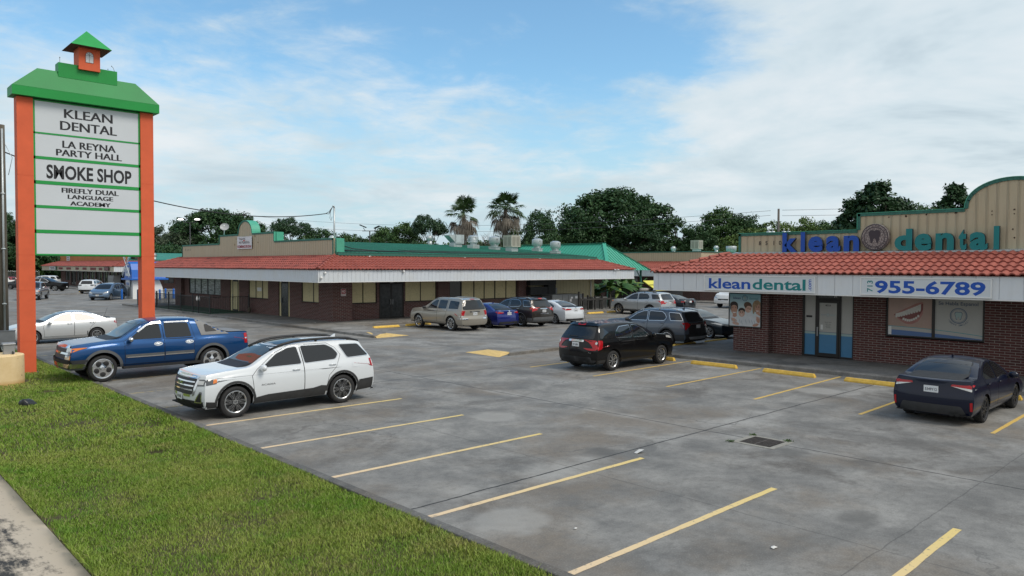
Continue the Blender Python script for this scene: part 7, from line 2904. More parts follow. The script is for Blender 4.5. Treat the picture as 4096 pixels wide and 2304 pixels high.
g.build('roof_edge', mat('sign_green_edge', (.005, .30, .05), .5, var=.08, vs=1.2), t)
g = MB()
B_ = [(ex0, -ey, 9.444), (ex1, -ey, 9.444), (ex1, ey, 9.444), (ex0, ey, 9.444)]
T_ = [(-1.52, -.14, 10.14), (1.52, -.14, 10.14), (1.52, .14, 10.14), (-1.52, .14, 10.14)]
g.add(B_ + T_, [(0, 1, 5, 4), (1, 2, 6, 5), (2, 3, 7, 6), (3, 0, 4, 7), (4, 5, 6, 7)])
g.build('roof', M['green_roof'], t)
g = MB()
g.box(-.92, .90, -.22, .22, 9.95, 10.44)
g.build('upper_box', mat('sign_green_box', (.008, .285, .05), .5, var=.08, vs=1.2), t)
g = MB()
g.box(-.33, .33, -.33, .33, 10.30, 11.14)
tw = g.build('tower', M['orange'], t)
g = MB()
e = .63
g.add([(-e, -e, 11.05), (e, -e, 11.05), (e, e, 11.05), (-e, e, 11.05), (0, 0, 11.72)], [(0, 1, 4), (1, 2, 4), (2, 3, 4), (3, 0, 4)])
g.add([(-e, -e, 11.045), (e, -e, 11.045), (e, e, 11.045), (-e, e, 11.045)], [(0, 3, 2, 1)], 1)
g.build('tower_roof', [mat('tower_green', (.02, .33, .07), .5, var=.10, vs=2), mat('tower_soffit', (.10, .035, .02), .8)], t)
g = MB()
arc = [(.12 * math.cos(a), -.334, 10.80 + .12 * math.sin(a)) for a in np.linspace(PI, 0, 13)]
g.add([(.12, -.334, 10.56), (-.12, -.334, 10.56)] + arc, [tuple(range(15))[::-1]])
wn = g.build('window', mat('tower_window', (.66, .68, .70), .3), t)
g = MB()
for a, b in (((0, 10.56), (0, 10.92)), ((-.12, 10.80), (.12, 10.80)), ((0, 10.80), (-.085, 10.885)), ((0, 10.80), (.085, 10.885))):
    g.bar((a[0], -.337, a[1]), (b[0], -.337, b[1]), .011, .004)
for i in range(12):
    g.bar((arc[i][0], -.337, arc[i][2]), (arc[i + 1][0], -.337, arc[i + 1][2]), .012, .004)
for a, b in (((-.12, 10.56), (-.12, 10.80)), ((.12, 10.56), (.12, 10.80)), ((-.12, 10.56), (.12, 10.56))):
    g.bar((a[0], -.337, a[1]), (b[0], -.337, b[1]), .012, .004)
g.build('glazing_bars', M['sign_ink'], wn)
g = MB()
for x, dx in ((-.86, 0), (.62, 0), (.84, -.10)):
    z1 = 10.62 if x != .62 else 10.49
    g.tube([(x, -.15, 10.44), (x + dx * .5, -.15, z1 - .05), (x + dx, -.15, z1)], .008, 6)
    g.lathe([(.001, -.02), (.022, 0), (.001, .02)], 8, c=(x + dx, -.15, z1))
g.build('lamp_hook', M['metal_grey'], t)
g = MB()
rr = random.Random(4)
pts = [(-2.25 + .3, -.5), (-1.5, -.62), (-1.0, -.55), (-.55, -.42), (-.62, -.1), (-1.2, .3), (-2.2, .35), (-2.3, -.1)]
g.prism([(a + rr.uniform(-.03, .03), b) for a, b in pts], -.2, -.02)
g.build('footing', M['kerb'], t)

# concrete base, boxes, utility pole
_m, _k, _b = base_mat('cream_concrete')
_v = OB(_k)
_z = _k.xyz(_v)[2]
_c = _k.mix(_k.rng(_k.noise(_v, 2.5, 5, .7), .35, .7), (.86, .66, .38), (.76, .56, .29))
_c = _k.mix(_k.rng(_z, .14, .02, 0, .7), _c, (.52, .29, .06))
_c = _k.mix(_k.rng(_k.noise(_k.vmath('MULTIPLY', _v, (1, 1, 1.6)), 7, 5, .7), .66, .70, 0, .8), _c, (.20, .15, .06))
_k.put(_b.inputs['Base Color'], _c)
_b.inputs['Roughness'].default_value = .8
_bn = _k.node('ShaderNodeBump')
_bn.inputs['Strength'].default_value = .25
_k.put(_bn.inputs['Height'], _k.math('ADD', _k.noise(_v, 30, 4, .6), _k.math('MULTIPLY', _k.math('SINE', _k.math('MULTIPLY', _z, 26)), .4)))
_k.l.new(_bn.outputs[0], _b.inputs['Normal'])
t = thing('concrete_base', 'round cream-painted concrete base in the grass by the left orange leg', 'base', (4.12, 26.99, 0))
g = MB()
g.lathe([(.66, -.25), (.65, .85), (.635, .87), (.001, .875)], 48)
g.build('drum', _m, t, True)
smooth_by_angle(t.children[0], 35)
g = MB()
for a in (.2, 1.0, 5.6):
    g.tube([(.30 * math.cos(a) + .1, .30 * math.sin(a), .87), (.30 * math.cos(a) + .1, .30 * math.sin(a), .97)], .018, 8)
    g.box(.30 * math.cos(a) + .07, .30 * math.cos(a) + .13, .30 * math.sin(a) - .03, .30 * math.sin(a) + .03, .90, .93)
g.build('anchor_bolt', M['dark_metal'], t)
t = thing('junction_box', 'small grey metal junction box standing on the cream concrete base', 'box', (4.38, 27.0, .875))
g = MB()
g.box(-.14, .14, -.11, .11, .0, .30)
g.build('case', M['metal_grey'], t)
g = MB()
g.add([(-.17, -.14, .30), (.17, -.14, .30), (.17, .14, .30), (-.17, .14, .30), (-.16, -.13, .325), (.16, -.13, .325), (.16, .13, .345), (-.16, .13, .345)], [(0, 3, 2, 1), (4, 5, 6, 7), (0, 1, 5, 4), (1, 2, 6, 5), (2, 3, 7, 6), (3, 0, 4, 7)])
g.build('lid', M['metal_grey'], t)
_m, _k, _b = base_mat('pole_wood')
_v = OB(_k)
_c = _k.mix(_k.rng(_k.noise(_k.vmath('MULTIPLY', _v, (14, 14, .7)), 1.0, 6, .7), .35, .68), (.075, .065, .048), (.15, .13, .10))
_k.put(_b.inputs['Base Color'], _c)
_b.inputs['Roughness'].default_value = .9
t = thing('utility_pole', 'dark wooden utility pole with a grey riser at the left edge', 'pole', (5.62, 35.75, 0))
g = MB()
g.tube([(0, 0, -.3), (0, 0, 3), (0, 0, 6.2), (0, 0, 9.18)], [.205, .19, .175, .155], 16)
g.build('shaft', _m, t, True)
g = MB()
g.tube([(.02, -.235, .9), (.02, -.235, 9.0)], .036, 10)
for z in (2.0, 4.2, 6.4):
    g.box(-.05, .09, -.28, -.19, z, z + .06)
g.build('riser', M['galv'], t, True)
g = MB()
g.box(-.30, .34, -.42, -.20, .40, .95)
g.box(-.32, .36, -.44, -.20, .95, .97)
g.build('meter_box', M['metal_grey'], t)
g = MB()
g.tube([(-.12, -.30, .40), (-.10, -.32, .2), (.18, -.34, .12), (.3, -.4, .3)], .025, 8)
g.tube([(.16, -.05, 8.4), (.38, -.1, 7.9), (.25, -.05, 7.2)], .012, 6)
g.build('cable_loop', M['galv'], t, True)


# ------------------------------------------------------------------ roof mast and service wire
def wire(name, a, b, sag, r, label, mat_, n=28, cat='wire'):
    a, b = Vector(a), Vector(b)
    g = MB()
    g.tube([a.lerp(b, i / n) - Vector((0, 0, 4 * sag * (i / n) * (1 - i / n))) for i in range(n + 1)], r, 5)
    return tag(g.build(name, mat_, None, True), label, cat)


t = thing('service_mast', 'grey service mast on the roof corner behind the false front', 'mast', (24.1, 41.85, 4.5))
g = MB()
g.tube([(0, 0, 0), (0, 0, 2.75)], .055, 10)
g.tube([(0, 0, 2.75), (-.05, -.02, 2.88), (-.12, -.04, 2.86)], .05, 8)
g.build('pipe', M['galv'], t, True)
g = MB()
for dz in (0, .08, .16):
    g.tube([(-.12, -.04, 2.85), (-.45, -.15, 2.5 - dz), (-.75, -.25, 2.35)], .014, 5)
g.tube([(-.3, -.1, 2.6), (-.38, -.12, 2.1), (-.28, -.1, 1.95), (-.2, -.08, 2.2)], .012, 5)
g.build('drip_loop', M['black'], t, True)
t = tag(wire('service_wire', (5.75, 35.7, 8.1), (23.35, 41.6, 6.85), 1.05, .026, 'twisted service wire sagging from the pylon sign to the roof mast', M['black']), None, None)
for i, (u, lab) in enumerate(((.505, 'small dark bird perched left on the sagging wire'), (.655, 'small dark bird perched at the low middle of the wire'))):
    p = Vector((5.75, 35.7, 8.1)).lerp(Vector((23.35, 41.6, 6.85)), u) - Vector((0, 0, 4 * 1.05 * u * (1 - u)))
    b = thing('bird', lab, 'bird', p, .3)
    g = MB()
    vs, fs = [], []
    n = 10
    for r, h in ((.003, -.13), (.018, -.10), (.04, -.04), (.045, 0), (.036, .045), (.02, .06), (.027, .085), (.022, .11), (.004, .145)):
        for j in range(n):
            a = 2 * PI * j / n
            vs.append((h, r * math.cos(a), .06 + r * math.sin(a) + max(0, h) * .45 + (h * .35 if h < 0 else 0)))
    for q in range(8):
        for j in range(n):
            fs.append((q * n + j, q * n + (j + 1) % n, (q + 1) * n + (j + 1) % n, (q + 1) * n + j))
    g.add(vs, fs)
    g.build('body', M['black'], b, True)
WM = mat('power_line', (.10, .10, .11), .6)
for i, (a, b, s, lab) in enumerate((((74.5, 38.8, 9.7), (60, 130, 12.5), 1.6, 'upper thin power line over the trees'), ((74.5, 38.8, 9.2), (60, 130, 11.2), 1.6, 'lower thin power line over the trees'),
                                    ((75.9, 38.2, 9.8), (95, 5, 12), .6, 'upper power line running right from the utility pole'), ((75.9, 38.2, 9.2), (95, 5, 11.2), .6, 'lower power line running right from the utility pole'))):
    wire('power_line', a, b, s, .018, lab, WM)
t = thing('utility_pole', 'distant grey utility pole with transformers behind the dental office', 'pole', (75.7, 38.5, 0))
g = MB()
g.tube([(0, 0, 0), (0, 0, 9.95)], [.16, .11], 10)
g.build('shaft', mat('pole_grey', (.12, .11, .10), .9), t, True)
g = MB()
for x, y in ((-.75, .7), (-.35, .45), (.45, -.4), (.8, -.75)):
    g.lathe([(.001, 6.75), (.24, 6.75), (.26, 6.8), (.26, 7.45), (.2, 7.55), (.001, 7.58)], 14, c=(x, y, 0))
    g.tube([(x, y, 7.55), (x, y, 7.85)], .05, 6)
g.bar((-.8, .75, 7.1), (.8, -.75, 7.1), .1)
g.build('transformer', M['galv'], t, True)


# ------------------------------------------------------------------ flood lamps
def flood(x, y, h, label, heads, lit):
    t = thing('flood_lamp', label, 'lamp', (x, y, 0))
    g = MB()
    g.tube([(0, 0, 0), (0, 0, h)], [.08, .06], 10)
    g.build('pole', M['dark_metal'], t, True)
    g = MB()
    rgt = Vector((math.cos(TH), -math.sin(TH), 0))
    g.bar(rgt * -.75 + Vector((0, 0, h)), rgt * .75 + Vector((0, 0, h)), .07)
    for q in heads:
        g.bar(rgt * q[0] * .7 + Vector((0, 0, h)), rgt * q[0] + Vector((0, 0, h + .32)), .05)
    g.build('bracket', M['dark_metal'], t)
    for s, on in heads:
        b = MB()
        c = rgt * s * 1.05 + Vector((0, 0, h + .42))
        d = (rgt * (1 if s > 0 else -1) + Vector((0, 0, .42)) + (FWD * -.35)).normalized()
        n = FWD
        sd = d.cross(n).normalized()
        v = []
        for dd, ww in ((-.30, .28), (.34, .28)):
            for e in (-1, 1):
                v.append(c + d * dd + n * e * ww)
        w = [p - sd * .10 for p in v]
        b.add(v + w, [(0, 1, 3, 2), (4, 6, 7, 5), (0, 4, 5, 1), (2, 3, 7, 6), (0, 2, 6, 4), (1, 5, 7, 3)])
        hd = b.build('lamp_head', M['dark_metal'], t)
        if on:
            f = MB()
            f.lathe([(.001, 0), (.22, .02), (.26, .10), (.20, .16), (.001, .17)], 14)
            lt = f.build('lit_lens', lit, t, True, c + Vector((0, 0, -.12)) - FWD * .25)
            lt.scale = (1.25, 1.25, .8)
    return t


LIT = mat('lamp_glow', (.9, .9, .9), .3, emit=((1.0, .97, .93), 5.0))
flood(34.25, 94.2, 8.9, 'parking lot pole with two lit flood lamps left of the satellite dish', ((-1.0, True), (.95, True)), LIT)
flood(41.1, 64.4, 7.15, 'parking lot pole with two unlit flood lamps behind the green roof', ((-.65, False), (.65, False)), LIT)

# ------------------------------------------------------------------ things on the roofs
t = thing('satellite_dish', 'pale grey satellite dish on the left step of the false front', 'dish', (23.85, 58.4, 5.98))
g = MB()
d = Vector((-.55, -.75, .42)).normalized()
s = d.cross(Vector((0, 0, 1))).normalized()
u = s.cross(d)
c = Vector((-.05, -.30, .62))
vs, fs = [], []
for r in (.0, .2, .38, .52):
    for j in range(24):
        a = 2 * PI * j / 24
        vs.append(c + s * (r * .66 * math.cos(a)) + u * (r * .60 * math.sin(a)) + d * (r * r * .45))
for i in range(3):
    for j in range(24):
        fs.append((i * 24 + j, i * 24 + (j + 1) % 24, (i + 1) * 24 + (j + 1) % 24, (i + 1) * 24 + j))
g.add(vs, fs)
g.build('reflector', mat('dish_grey', (.42, .43, .44), .5), t, True)
g = MB()
g.tube([(0, 0, 0), (0, -.05, .35), (-.02, -.22, .55), c - d * .05], .035, 8)
g.build('stand', M['white_metal'], t, True)
g = MB()
g.tube([c + u * -.28, c + d * .34 + u * -.08], .014, 6)
g.box(*(v for k_ in range(3) for v in ((c + d * .34)[k_] - .05, (c + d * .34)[k_] + .05)))
g.build('feed', M['white'], t)


def turbine(x, y, z, r, label):
    t = thing('turbine_vent', label, 'vent', (x, y, z), 0, 'roof turbine vents')
    g = MB()
    g.tube([(0, 0, -.2), (0, 0, .35)], r * .62, 14)
    g.build('neck', M['galv'], t, True)
    g = MB()
    n = 18
    for j in range(n):
        a0, a1 = 2 * PI * j / n, 2 * PI * (j + .8) / n
        P = []
        for q in range(7):
            ph = -1.15 + 2.3 * q / 6
            rr_ = r * math.cos(ph * .9)
            zz = .35 + r * .8 + r * .85 * math.sin(ph)
            P += [(rr_ * math.cos(a0), rr_ * math.sin(a0), zz), (rr_ * .93 * math.cos(a1), rr_ * .93 * math.sin(a1), zz)]
        g.add(P, [(2 * q, 2 * q + 1, 2 * q + 3, 2 * q + 2) for q in range(6)])
    g.lathe([(.001, .35 + r * 1.72), (r * .5, .35 + r * 1.66), (r * .52, .35 + r * 1.55)], 16)
    g.build('blades', M['galv'], t)
    return t


turbine(26.7, 46.6, 4.9, .30, 'silver turbine vent just right of the roof mast')
turbine(40.8, 54.0, 5.55, .30, 'turbine vent on the ridge left of the shorter palm')
turbine(76.0, 52.0, 5.25, .34, 'turbine vent on the rear tan roof nearest the pavilion')
turbine(77.2, 46.9, 5.3, .32, 'turbine vent on the rear tan roof right of the cooler')
turbine(37.5, 117.5, 4.45, .36, 'turbine vent on the far left green roof')


def fan_upblast(x, y, z, sc, label):
    t = thing('exhaust_fan', label, 'fan', (x, y, z), .3, 'kitchen exhaust fans on the green roof')
    g = MB()
    g.box(-.36, .36, -.36, .36, -.25, .22)
    g.box(-.40, .40, -.40, .40, .22, .27)
    g.build('curb', M['galv'], t)
    g = MB()
    g.lathe([(.30, .27), (.34, .42), (.46, .56), (.48, .60), (.48, 1.02), (.47, 1.05), (.40, 1.08), (.22, 1.16), (.001, 1.17)], 28)
    g.build('housing', M['galv'], t, True)
    smooth_by_angle(t.children[1], 30)
    g = MB()
    for a in (-2.1, 1.2):
        g.lathe([(.001, -.02), (.05, -.02), (.05, .01)], 12, c=(.47 * math.cos(a), .47 * math.sin(a), .90), axis='y')
    g.build('port', M['black'], t)
    t.scale = (sc, sc, sc)
    return t


fan_upblast(48.0, 47.5, 5.02, 1.0, 'upblast exhaust fan with domed cap in the middle right of the green roof')
fan_upblast(46.9, 44.2, 4.74, .95, 'exhaust fan nearest the right end of the gutter')
fan_upblast(43.6, 48.4, 5.08, 1.02, 'exhaust fan half hidden behind the beige cooler')
fan_upblast(43.3, 50.9, 5.30, .95, 'rearmost exhaust fan behind the beige cooler')
t = thing('mushroom_vent', 'small grey mushroom vent right of the air handler', 'vent', (42.2, 49.6, 5.19))
g = MB()
g.box(-.38, .38, -.38, .38, -.2, .32)
g.lathe([(.26, .32), (.26, .46), (.40, .50), (.40, .60), (.28, .66), (.28, .78), (.22, .86), (.001, .88)], 20)
g.build('housing', M['galv'], t)
t = thing('air_handler', 'pale blue-grey rooftop air handler with a hooded intake', 'air handler', (41.6, 51.4, 5.33), -.1)
g = MB()
g.box(-.55, .75, -.6, .6, -.2, .40)
g.build('stand', M['galv'], t)
g = MB()
g.box(-.35, 1.0, -.7, .7, .40, 1.55)
g.build('cabinet', M['galv'], t)
g = MB()
g.extrude([(-.352, -.65, .55), (-.352, -.65, 1.52), (-1.35, -.65, 1.52), (-1.35, -.65, 1.40)], (0, 1.3, 0))
g.build('intake_hood', M['galv'], t)
g = MB()
g.box(-.25, .45, -.715, -.702, .55, 1.45)
g.build('access_panel', mat('panel_light', (.56, .61, .63), .4, .3), t)
t.scale = (.66, .66, .70)


def cooler(x, y, z, w, h, label, rz=0):
    t = thing('evaporative_cooler', label, 'cooler', (x, y, z), rz)
    g = MB()
    g.box(-w * .36, w * .36, -w * .36, w * .36, -.25, .38)
    g.build('curb', M['galv'], t)
    g = MB()
    g.box(-w / 2, w / 2, -w / 2, w / 2, .38, .38 + h)
    g.box(-w / 2 - .02, w / 2 + .02, -w / 2 - .02, w / 2 + .02, .38 + h, .42 + h)
    g.build('cabinet', mat('cooler_beige', (.47, .44, .38), .6, var=.08, vs=3), t)
    g = MB()
    for sx in (0, 1):
        for q in range(2):
            a0 = -w / 2 + .10 + q * (w / 2 - .05)
            for i in range(13):
                z_ = .48 + i * (h - .2) / 13
                if sx == 0:
                    g.box(a0, a0 + w / 2 - .15, -w / 2 - .008, -w / 2 - .001, z_, z_ + .035)
                else:
                    g.box(-w / 2 - .008, -w / 2 - .001, a0, a0 + w / 2 - .15, z_, z_ + .035)
    g.build('louvre_panel', mat('louvre_shade', (.27, .25, .21), .7), t)
    return t


cooler(43.7, 46.3, 4.92, 1.05, .95, 'beige evaporative cooler with louvred sides on the green roof')
cooler(72.6, 46.6, 5.3, 1.0, .95, 'grey square cooler on the rear tan roof', .1)
t = thing('exhaust_fan', 'wide pale exhaust fan on the rear tan roof near the dental office', 'fan', (77.6, 45.2, 5.3))
g = MB()
g.lathe([(.40, -.1), (.46, .15), (.58, .25), (.60, .75), (.55, .80), (.001, .82)], 24)
g.build('housing', M['galv'], t, True)
t = thing('rooftop_unit', 'brown rooftop air conditioner on the far left green roof', 'air conditioner', (35.6, 117.6, 4.5))
g = MB()
g.box(-1.1, .9, -1.0, 1.0, 0, 1.5)
g.box(.92, 1.5, -.9, .9, .2, 1.4, 1)
g.build('cabinet', [mat('unit_brown', (.06, .045, .04), .6), M['galv']], t)
t = thing('roof_cable', 'black cables strewn along the green metal roof', 'cable', (0, 0, 0))
g = MB()
rr = random.Random(6)
for (y, x0, x1) in ((41.4, 24.4, 48), (42.1, 24.6, 44), (43.4, 30, 47)):
    n = 24
    g.tube([(x0 + (x1 - x0) * i / n, y + rr.uniform(-.18, .18), 4.47 + (y - 41.1) * .085 + .05 + rr.uniform(0, .03)) for i in range(n + 1)], .022, 5)
g.tube([(24.35, 41.3, 5.3), (24.4, 41.4, 4.9), (25.2, 41.5, 4.72), (26.5, 41.3, 4.62), (29, 41.2, 4.58)], .03, 6)
g.build('cable_run', M['dark_metal'], t, True)

# ------------------------------------------------------------------ service corner: ducts, freezer, bin rack
t = thing('wall_duct', 'dark boxed air ducts on the cream siding under the canopy', 'duct', (0, YR, 0))
g = MB()
g.box(40.95, 43.9, -.55, -.06, 2.16, 2.60)
g.box(42.98, 43.85, -.55, -.06, 1.30, 2.15)
g.box(40.9, 42.85, -.62, -.06, 1.40, 2.02)
g.build('duct_run', M['dark_metal'], t)
t = thing('air_conditioner', 'large grey packaged air conditioner behind the white saloon', 'air conditioner', (43.3, 40.7, .13))
g = MB()
g.box(-1.15, 2.35, -.70, .70, .0, 1.30)
g.build('cabinet', mat('ac_grey', (.20, .21, .215), .5, .2, var=.10, vs=2), t)
g = MB()
g.box(-2.2, -1.16, -.62, .62, .0, 1.22)
g.build('dark_section', M['dark_metal'], t)
g = MB()
g.box(.68, .70, -.712, -.701, .05, 1.25)
g.box(-.02, .0, -.712, -.701, .05, 1.25)
g.build('panel_seam', M['black'], t)
g = MB()
for x, z, w, h in ((1.0, .95, .22, .14), (.92, .72, .14, .2), (1.5, .95, .3, .2)):
    g.box(x, x + w, -.706, -.702, z, z + h)
g.build('sticker', M['plate'], t)
g = MB()
g.box(-.72, -.38, -.706, -.702, .55, .92, 0)
g.box(-.68, -.42, -.709, -.7065, .76, .88, 1)
g.box(-.68, -.55, -.709, -.7065, .59, .72, 1)
g.build('warning_label', [M['plate'], mat('label_red', (.40, .03, .03), .5)], t)
t = thing('meter_box', 'small grey electrical box on the cream siding', 'box', (44.25, YR - .02, 1.35))
g = MB()
g.box(-.18, .18, -.14, .0, 0, .55)
g.build('case', M['metal_grey'], t)
t = thing('bin_rack', 'dark wooden post and rail rack guarding the condenser units', 'rack', (47.6, 39.55, .13))
WOOD = mat('dark_timber', (.040, .038, .036), .85, var=.3, vs=6)
for x, h in ((-2.85, 1.50), (-2.35, 1.36), (-1.75, 1.20), (-.85, 1.15), (.05, 1.15), (1.05, 1.18)):
    g = MB()
    g.box(x - .055, x + .055, -.055, .055, 0, h)
    g.build('post', WOOD, t)
g = MB()
g.box(-2.8, 1.1, -.085, -.057, .78, .92)
g.build('rail', WOOD, t)
for i, (x, lab) in enumerate(((45.75, 'condenser unit at the left of the wooden rack'), (47.25, 'condenser unit with a red label in the middle of the wooden rack'), (48.25, 'condenser unit right of centre in the wooden rack'))):
    c = thing('condenser', lab, 'condenser', (x, 40.25, .13), 0, 'condenser units in the wooden rack')
    g = MB()
    g.box(-.38, .38, -.38, .38, 0, .92)
    g.box(-.41, .41, -.41, .41, .92, 1.0)
    g.build('cabinet', mat('condenser_grey', (.26, .26, .25), .6), c)
    g = MB()
    for q in range(14):
        xx = -.34 + q * .05
        g.box(xx, xx + .018, -.392, -.381, .06, .88)
        g.box(-.392, -.381, xx, xx + .018, .06, .88)
    g.build('fins', M['dark_metal'], c)
t = thing('iron_fence', 'black iron picket fence before the banana plants', 'fence', (50.3, 41.3, 0))
g = MB()
for i in range(52):
    x = .12 * i
    g.box(x - .011, x + .011, -.011, .011, .05, 1.45)
g.build('picket', M['dark_metal'], t)
g = MB()
for z in (.2, 1.3):
    g.box(-.05, 6.3, -.018, .018, z, z + .035)
g.build('rail', M['dark_metal'], t)
for x in (0, 2.1, 4.2, 6.3):
    g = MB()
    g.box(x - .03, x + .03, -.03, .03, 0, 1.6)
    g.build('post', M['dark_metal'], t)
# yellow ladder truck roof showing under the dental canopy
t = thing('equipment_trailer', 'yellow-roofed work trailer with a ladder behind the silver SUV', 'trailer', (54.8, 39.5, 0), -.15)
g = MB()
g.box(-1.0, 2.6, -1.0, 1.0, .55, 1.55)
g.build('body', M['dark_metal'], t)
g = MB()
g.add([(-.9, -1.1, 1.62), (2.7, -1.1, 1.62), (2.3, .7, 2.42), (-.7, .7, 2.42), (-.9, -1.1, 1.56), (2.7, -1.1, 1.56), (2.3, .7, 2.36), (-.7, .7, 2.36)], [(0, 1, 2, 3), (4, 7, 6, 5), (0, 4, 5, 1), (1, 5, 6, 2), (2, 6, 7, 3), (3, 7, 4, 0)])
g.build('roof', mat('bright_yellow', (.72, .66, .08), .5), t)
g = MB()
g.bar((-.8, -.2, 2.06), (2.5, -.2, 2.06), .04)
g.bar((.8, -1.1, 1.66), (.8, .7, 2.44), .03)
g.build('ladder', M['dark_metal'], t)
for x in (-.4, 1.9):
    wheel(t, x, -.95, .33, .2, .2, ST('steel', 8, 'metal_grey'), -1)
    wheel(t, x, .95, .33, .2, .2, ST('steel', 8, 'metal_grey'), 1)
t = thing('pipe_roll', 'pale roll of sheeting lying by the yellow-roofed trailer', 'roll', (53.6, 39.6, 1.62), -.15)
g = MB()
g.tube([(-.6, 0, 0), (.7, 0, 0)], .15, 14)
g.build('roll', mat('roll_grey', (.36, .34, .31), .7), t, True)
g = MB()
for x in (-.5, .6):
    g.box(x - .04, x + .04, -.3, .3, -1.62, -.151)
g.build('trestle', M['dark_metal'], t)

# ------------------------------------------------------------------ patio fence, mat
t = thing('patio_fence', 'black iron railing round the green patio mat of the corner shop', 'fence', (0, 0, 0))
x = 20.62
ys = (64.2, 61.4, 58.75, 56.3, 55.2, 53.05)
for y in ys:
    g = MB()
    g.box(x - .035, x + .035, y - .035, y + .035, .0, 1.50)
    g.build('post', M['dark_metal'], t)
for y in (66.8, 69.0):
    g = MB()
    g.box(x - .035, x + .035, y - .035, y + .035, .0, 1.5)
    g.build('post', M['dark_metal'], t)
g = MB()
for z in (.25, 1.32):
    g.box(x - .015, x + .015, 53.05, 69.0, z, z + .035)
    g.box(x + .015, 23.5, 53.035, 53.065, z, z + .035)
    g.box(x + .015, 23.7, 68.985, 69.015, z, z + .035)
g.build('rail', M['dark_metal'], t)
g = MB()
yy = 53.17
while yy < 69:
    g.box(x - .009, x + .009, yy - .009, yy + .009, .2, 1.33)
    yy += .125
xx = x + .12
while xx < 23.5:
    for y_ in (53.05, 69.0):
        g.box(xx - .009, xx + .009, y_ - .009, y_ + .009, .2, 1.33)
    xx += .125
g.build('picket', M['dark_metal'], t)
g = MB()
g.box(23.44, 23.52, 53.0, 53.1, .13, 1.5)
g.build('end_post', M['dark_metal'], t)
g = MB()
g.box(20.75, 23.66, 53.6, 66.3, .131, .142)
tag(g.build('patio_mat', mat('green_turf_mat', (.012, .075, .035), .95, var=.3, vs=3)), 'dark green turf mat on the fenced patio of the corner shop', 'mat')
t = thing('sand_bag', 'brown sack slumped against the patio railing end', 'sack', (23.3, 52.6, .13))
g = MB()
g.add([(-.22, -.16, 0), (.2, -.18, 0), (.22, .16, 0), (-.2, .18, 0), (-.12, -.1, .42), (.14, -.08, .58), (.12, .12, .5), (-.14, .1, .38)], [(0, 3, 2, 1), (4, 5, 6, 7), (0, 1, 5, 4), (1, 2, 6, 5), (2, 3, 7, 6), (3, 0, 4, 7)])
sk = g.build('sack', mat('sack_brown', (.10, .085, .065), .9), t)
sk.modifiers.new('s', 'SUBSURF').levels = 1
for i, (px_, py_) in enumerate(((20.6, 55.25), (20.66, 54.95))):
    t = thing('tied_bag', ['white plastic bag tied to the patio railing', 'dark plastic bag tied to the patio railing'][i], 'bag', (px_ - .06, py_, 1.02))
    g = MB()
    g.lathe([(.001, 0), (.06, .05), (.075, .14), (.04, .26), (.012, .32), (.03, .36)], 10)
    g.build('bag', M['white'] if i == 0 else M['metal_grey'], t, True)

# ------------------------------------------------------------------ ice kiosk and bollards
t = thing('ice_kiosk', 'white and blue windmill-style ice and water kiosk behind the right sign leg', 'kiosk', (26.45, 86.3, 0))
g = MB()
g.add([(-1.55, -1.3, 0), (1.6, -1.3, 0), (1.6, 1.3, 0), (-1.55, 1.3, 0), (-1.50, -1.2, 1.2), (1.50, -1.2, 1.2), (1.50, 1.2, 1.2), (-1.50, 1.2, 1.2), (-1.40, -1.1, 2.2), (1.15, -1.1, 2.2), (1.15, 1.1, 2.2), (-1.40, 1.1, 2.2)],
      [(0, 1, 5, 4), (1, 2, 6, 5), (2, 3, 7, 6), (3, 0, 4, 7), (4, 5, 9, 8), (5, 6, 10, 9), (6, 7, 11, 10), (7, 4, 8, 11)])
g.build('body', mat('kiosk_white', (.74, .76, .77), .45), t)
g = MB()
sec = [(-1.45, 2.05), (-1.32, 2.25), (-1.15, 3.1), (-.75, 3.75), (0, 3.98), (.75, 3.75), (1.15, 3.1), (1.32, 2.25), (1.45, 2.05)]
g.extrude([(-1.6, a, b) for a, b in sec], (3.4, 0, 0))
g.box(-1.85, 2.0, -1.62, 1.62, 2.03, 2.20)
g.build('roof', M['blue_kiosk'], t)
g = MB()
for z0, z1, x in ((2.45, 3.35, -1.66), (1.25, 2.0, -1.62)):
    g.box(x - .05, x, -.65, .65, z0, z1)
sg = g.build('panel', M['sign_face'], t)
g = MB()
put_text(g, 'ICE', (-1.716, 0, 2.75), RY, UZ, .32, .8, .03)
put_text(g, 'WATER', (-1.676, 0, 1.5), RY, UZ, .26, 1.0, .03)
g.build('lettering', M['blue_kiosk'], sg)
g = MB()
hub = Vector((-1.9, -.3, 3.65))
for q in range(4):
    a = .75 + q * PI / 2
    d = Vector((0, math.cos(a), math.sin(a)))
    p = Vector((0, -math.sin(a), math.cos(a)))
    g.bar(hub, hub + d * 1.75, .06)
    for k_ in range(6):
        c = hub + d * (.5 + .23 * k_)
        g.bar(c, c + p * .34, .03)
    g.bar(hub + d * .5 + p * .34, hub + d * 1.68 + p * .34, .03)
g.bar(hub, hub + Vector((.5, 0, 0)), .12)
g.build('windmill_sail', M['galv'], t)
g = MB()
g.box(-1.62, -1.56, -.5, .1, .3, 1.1)
g.build('dispenser', M['metal_grey'], t)
pb = None
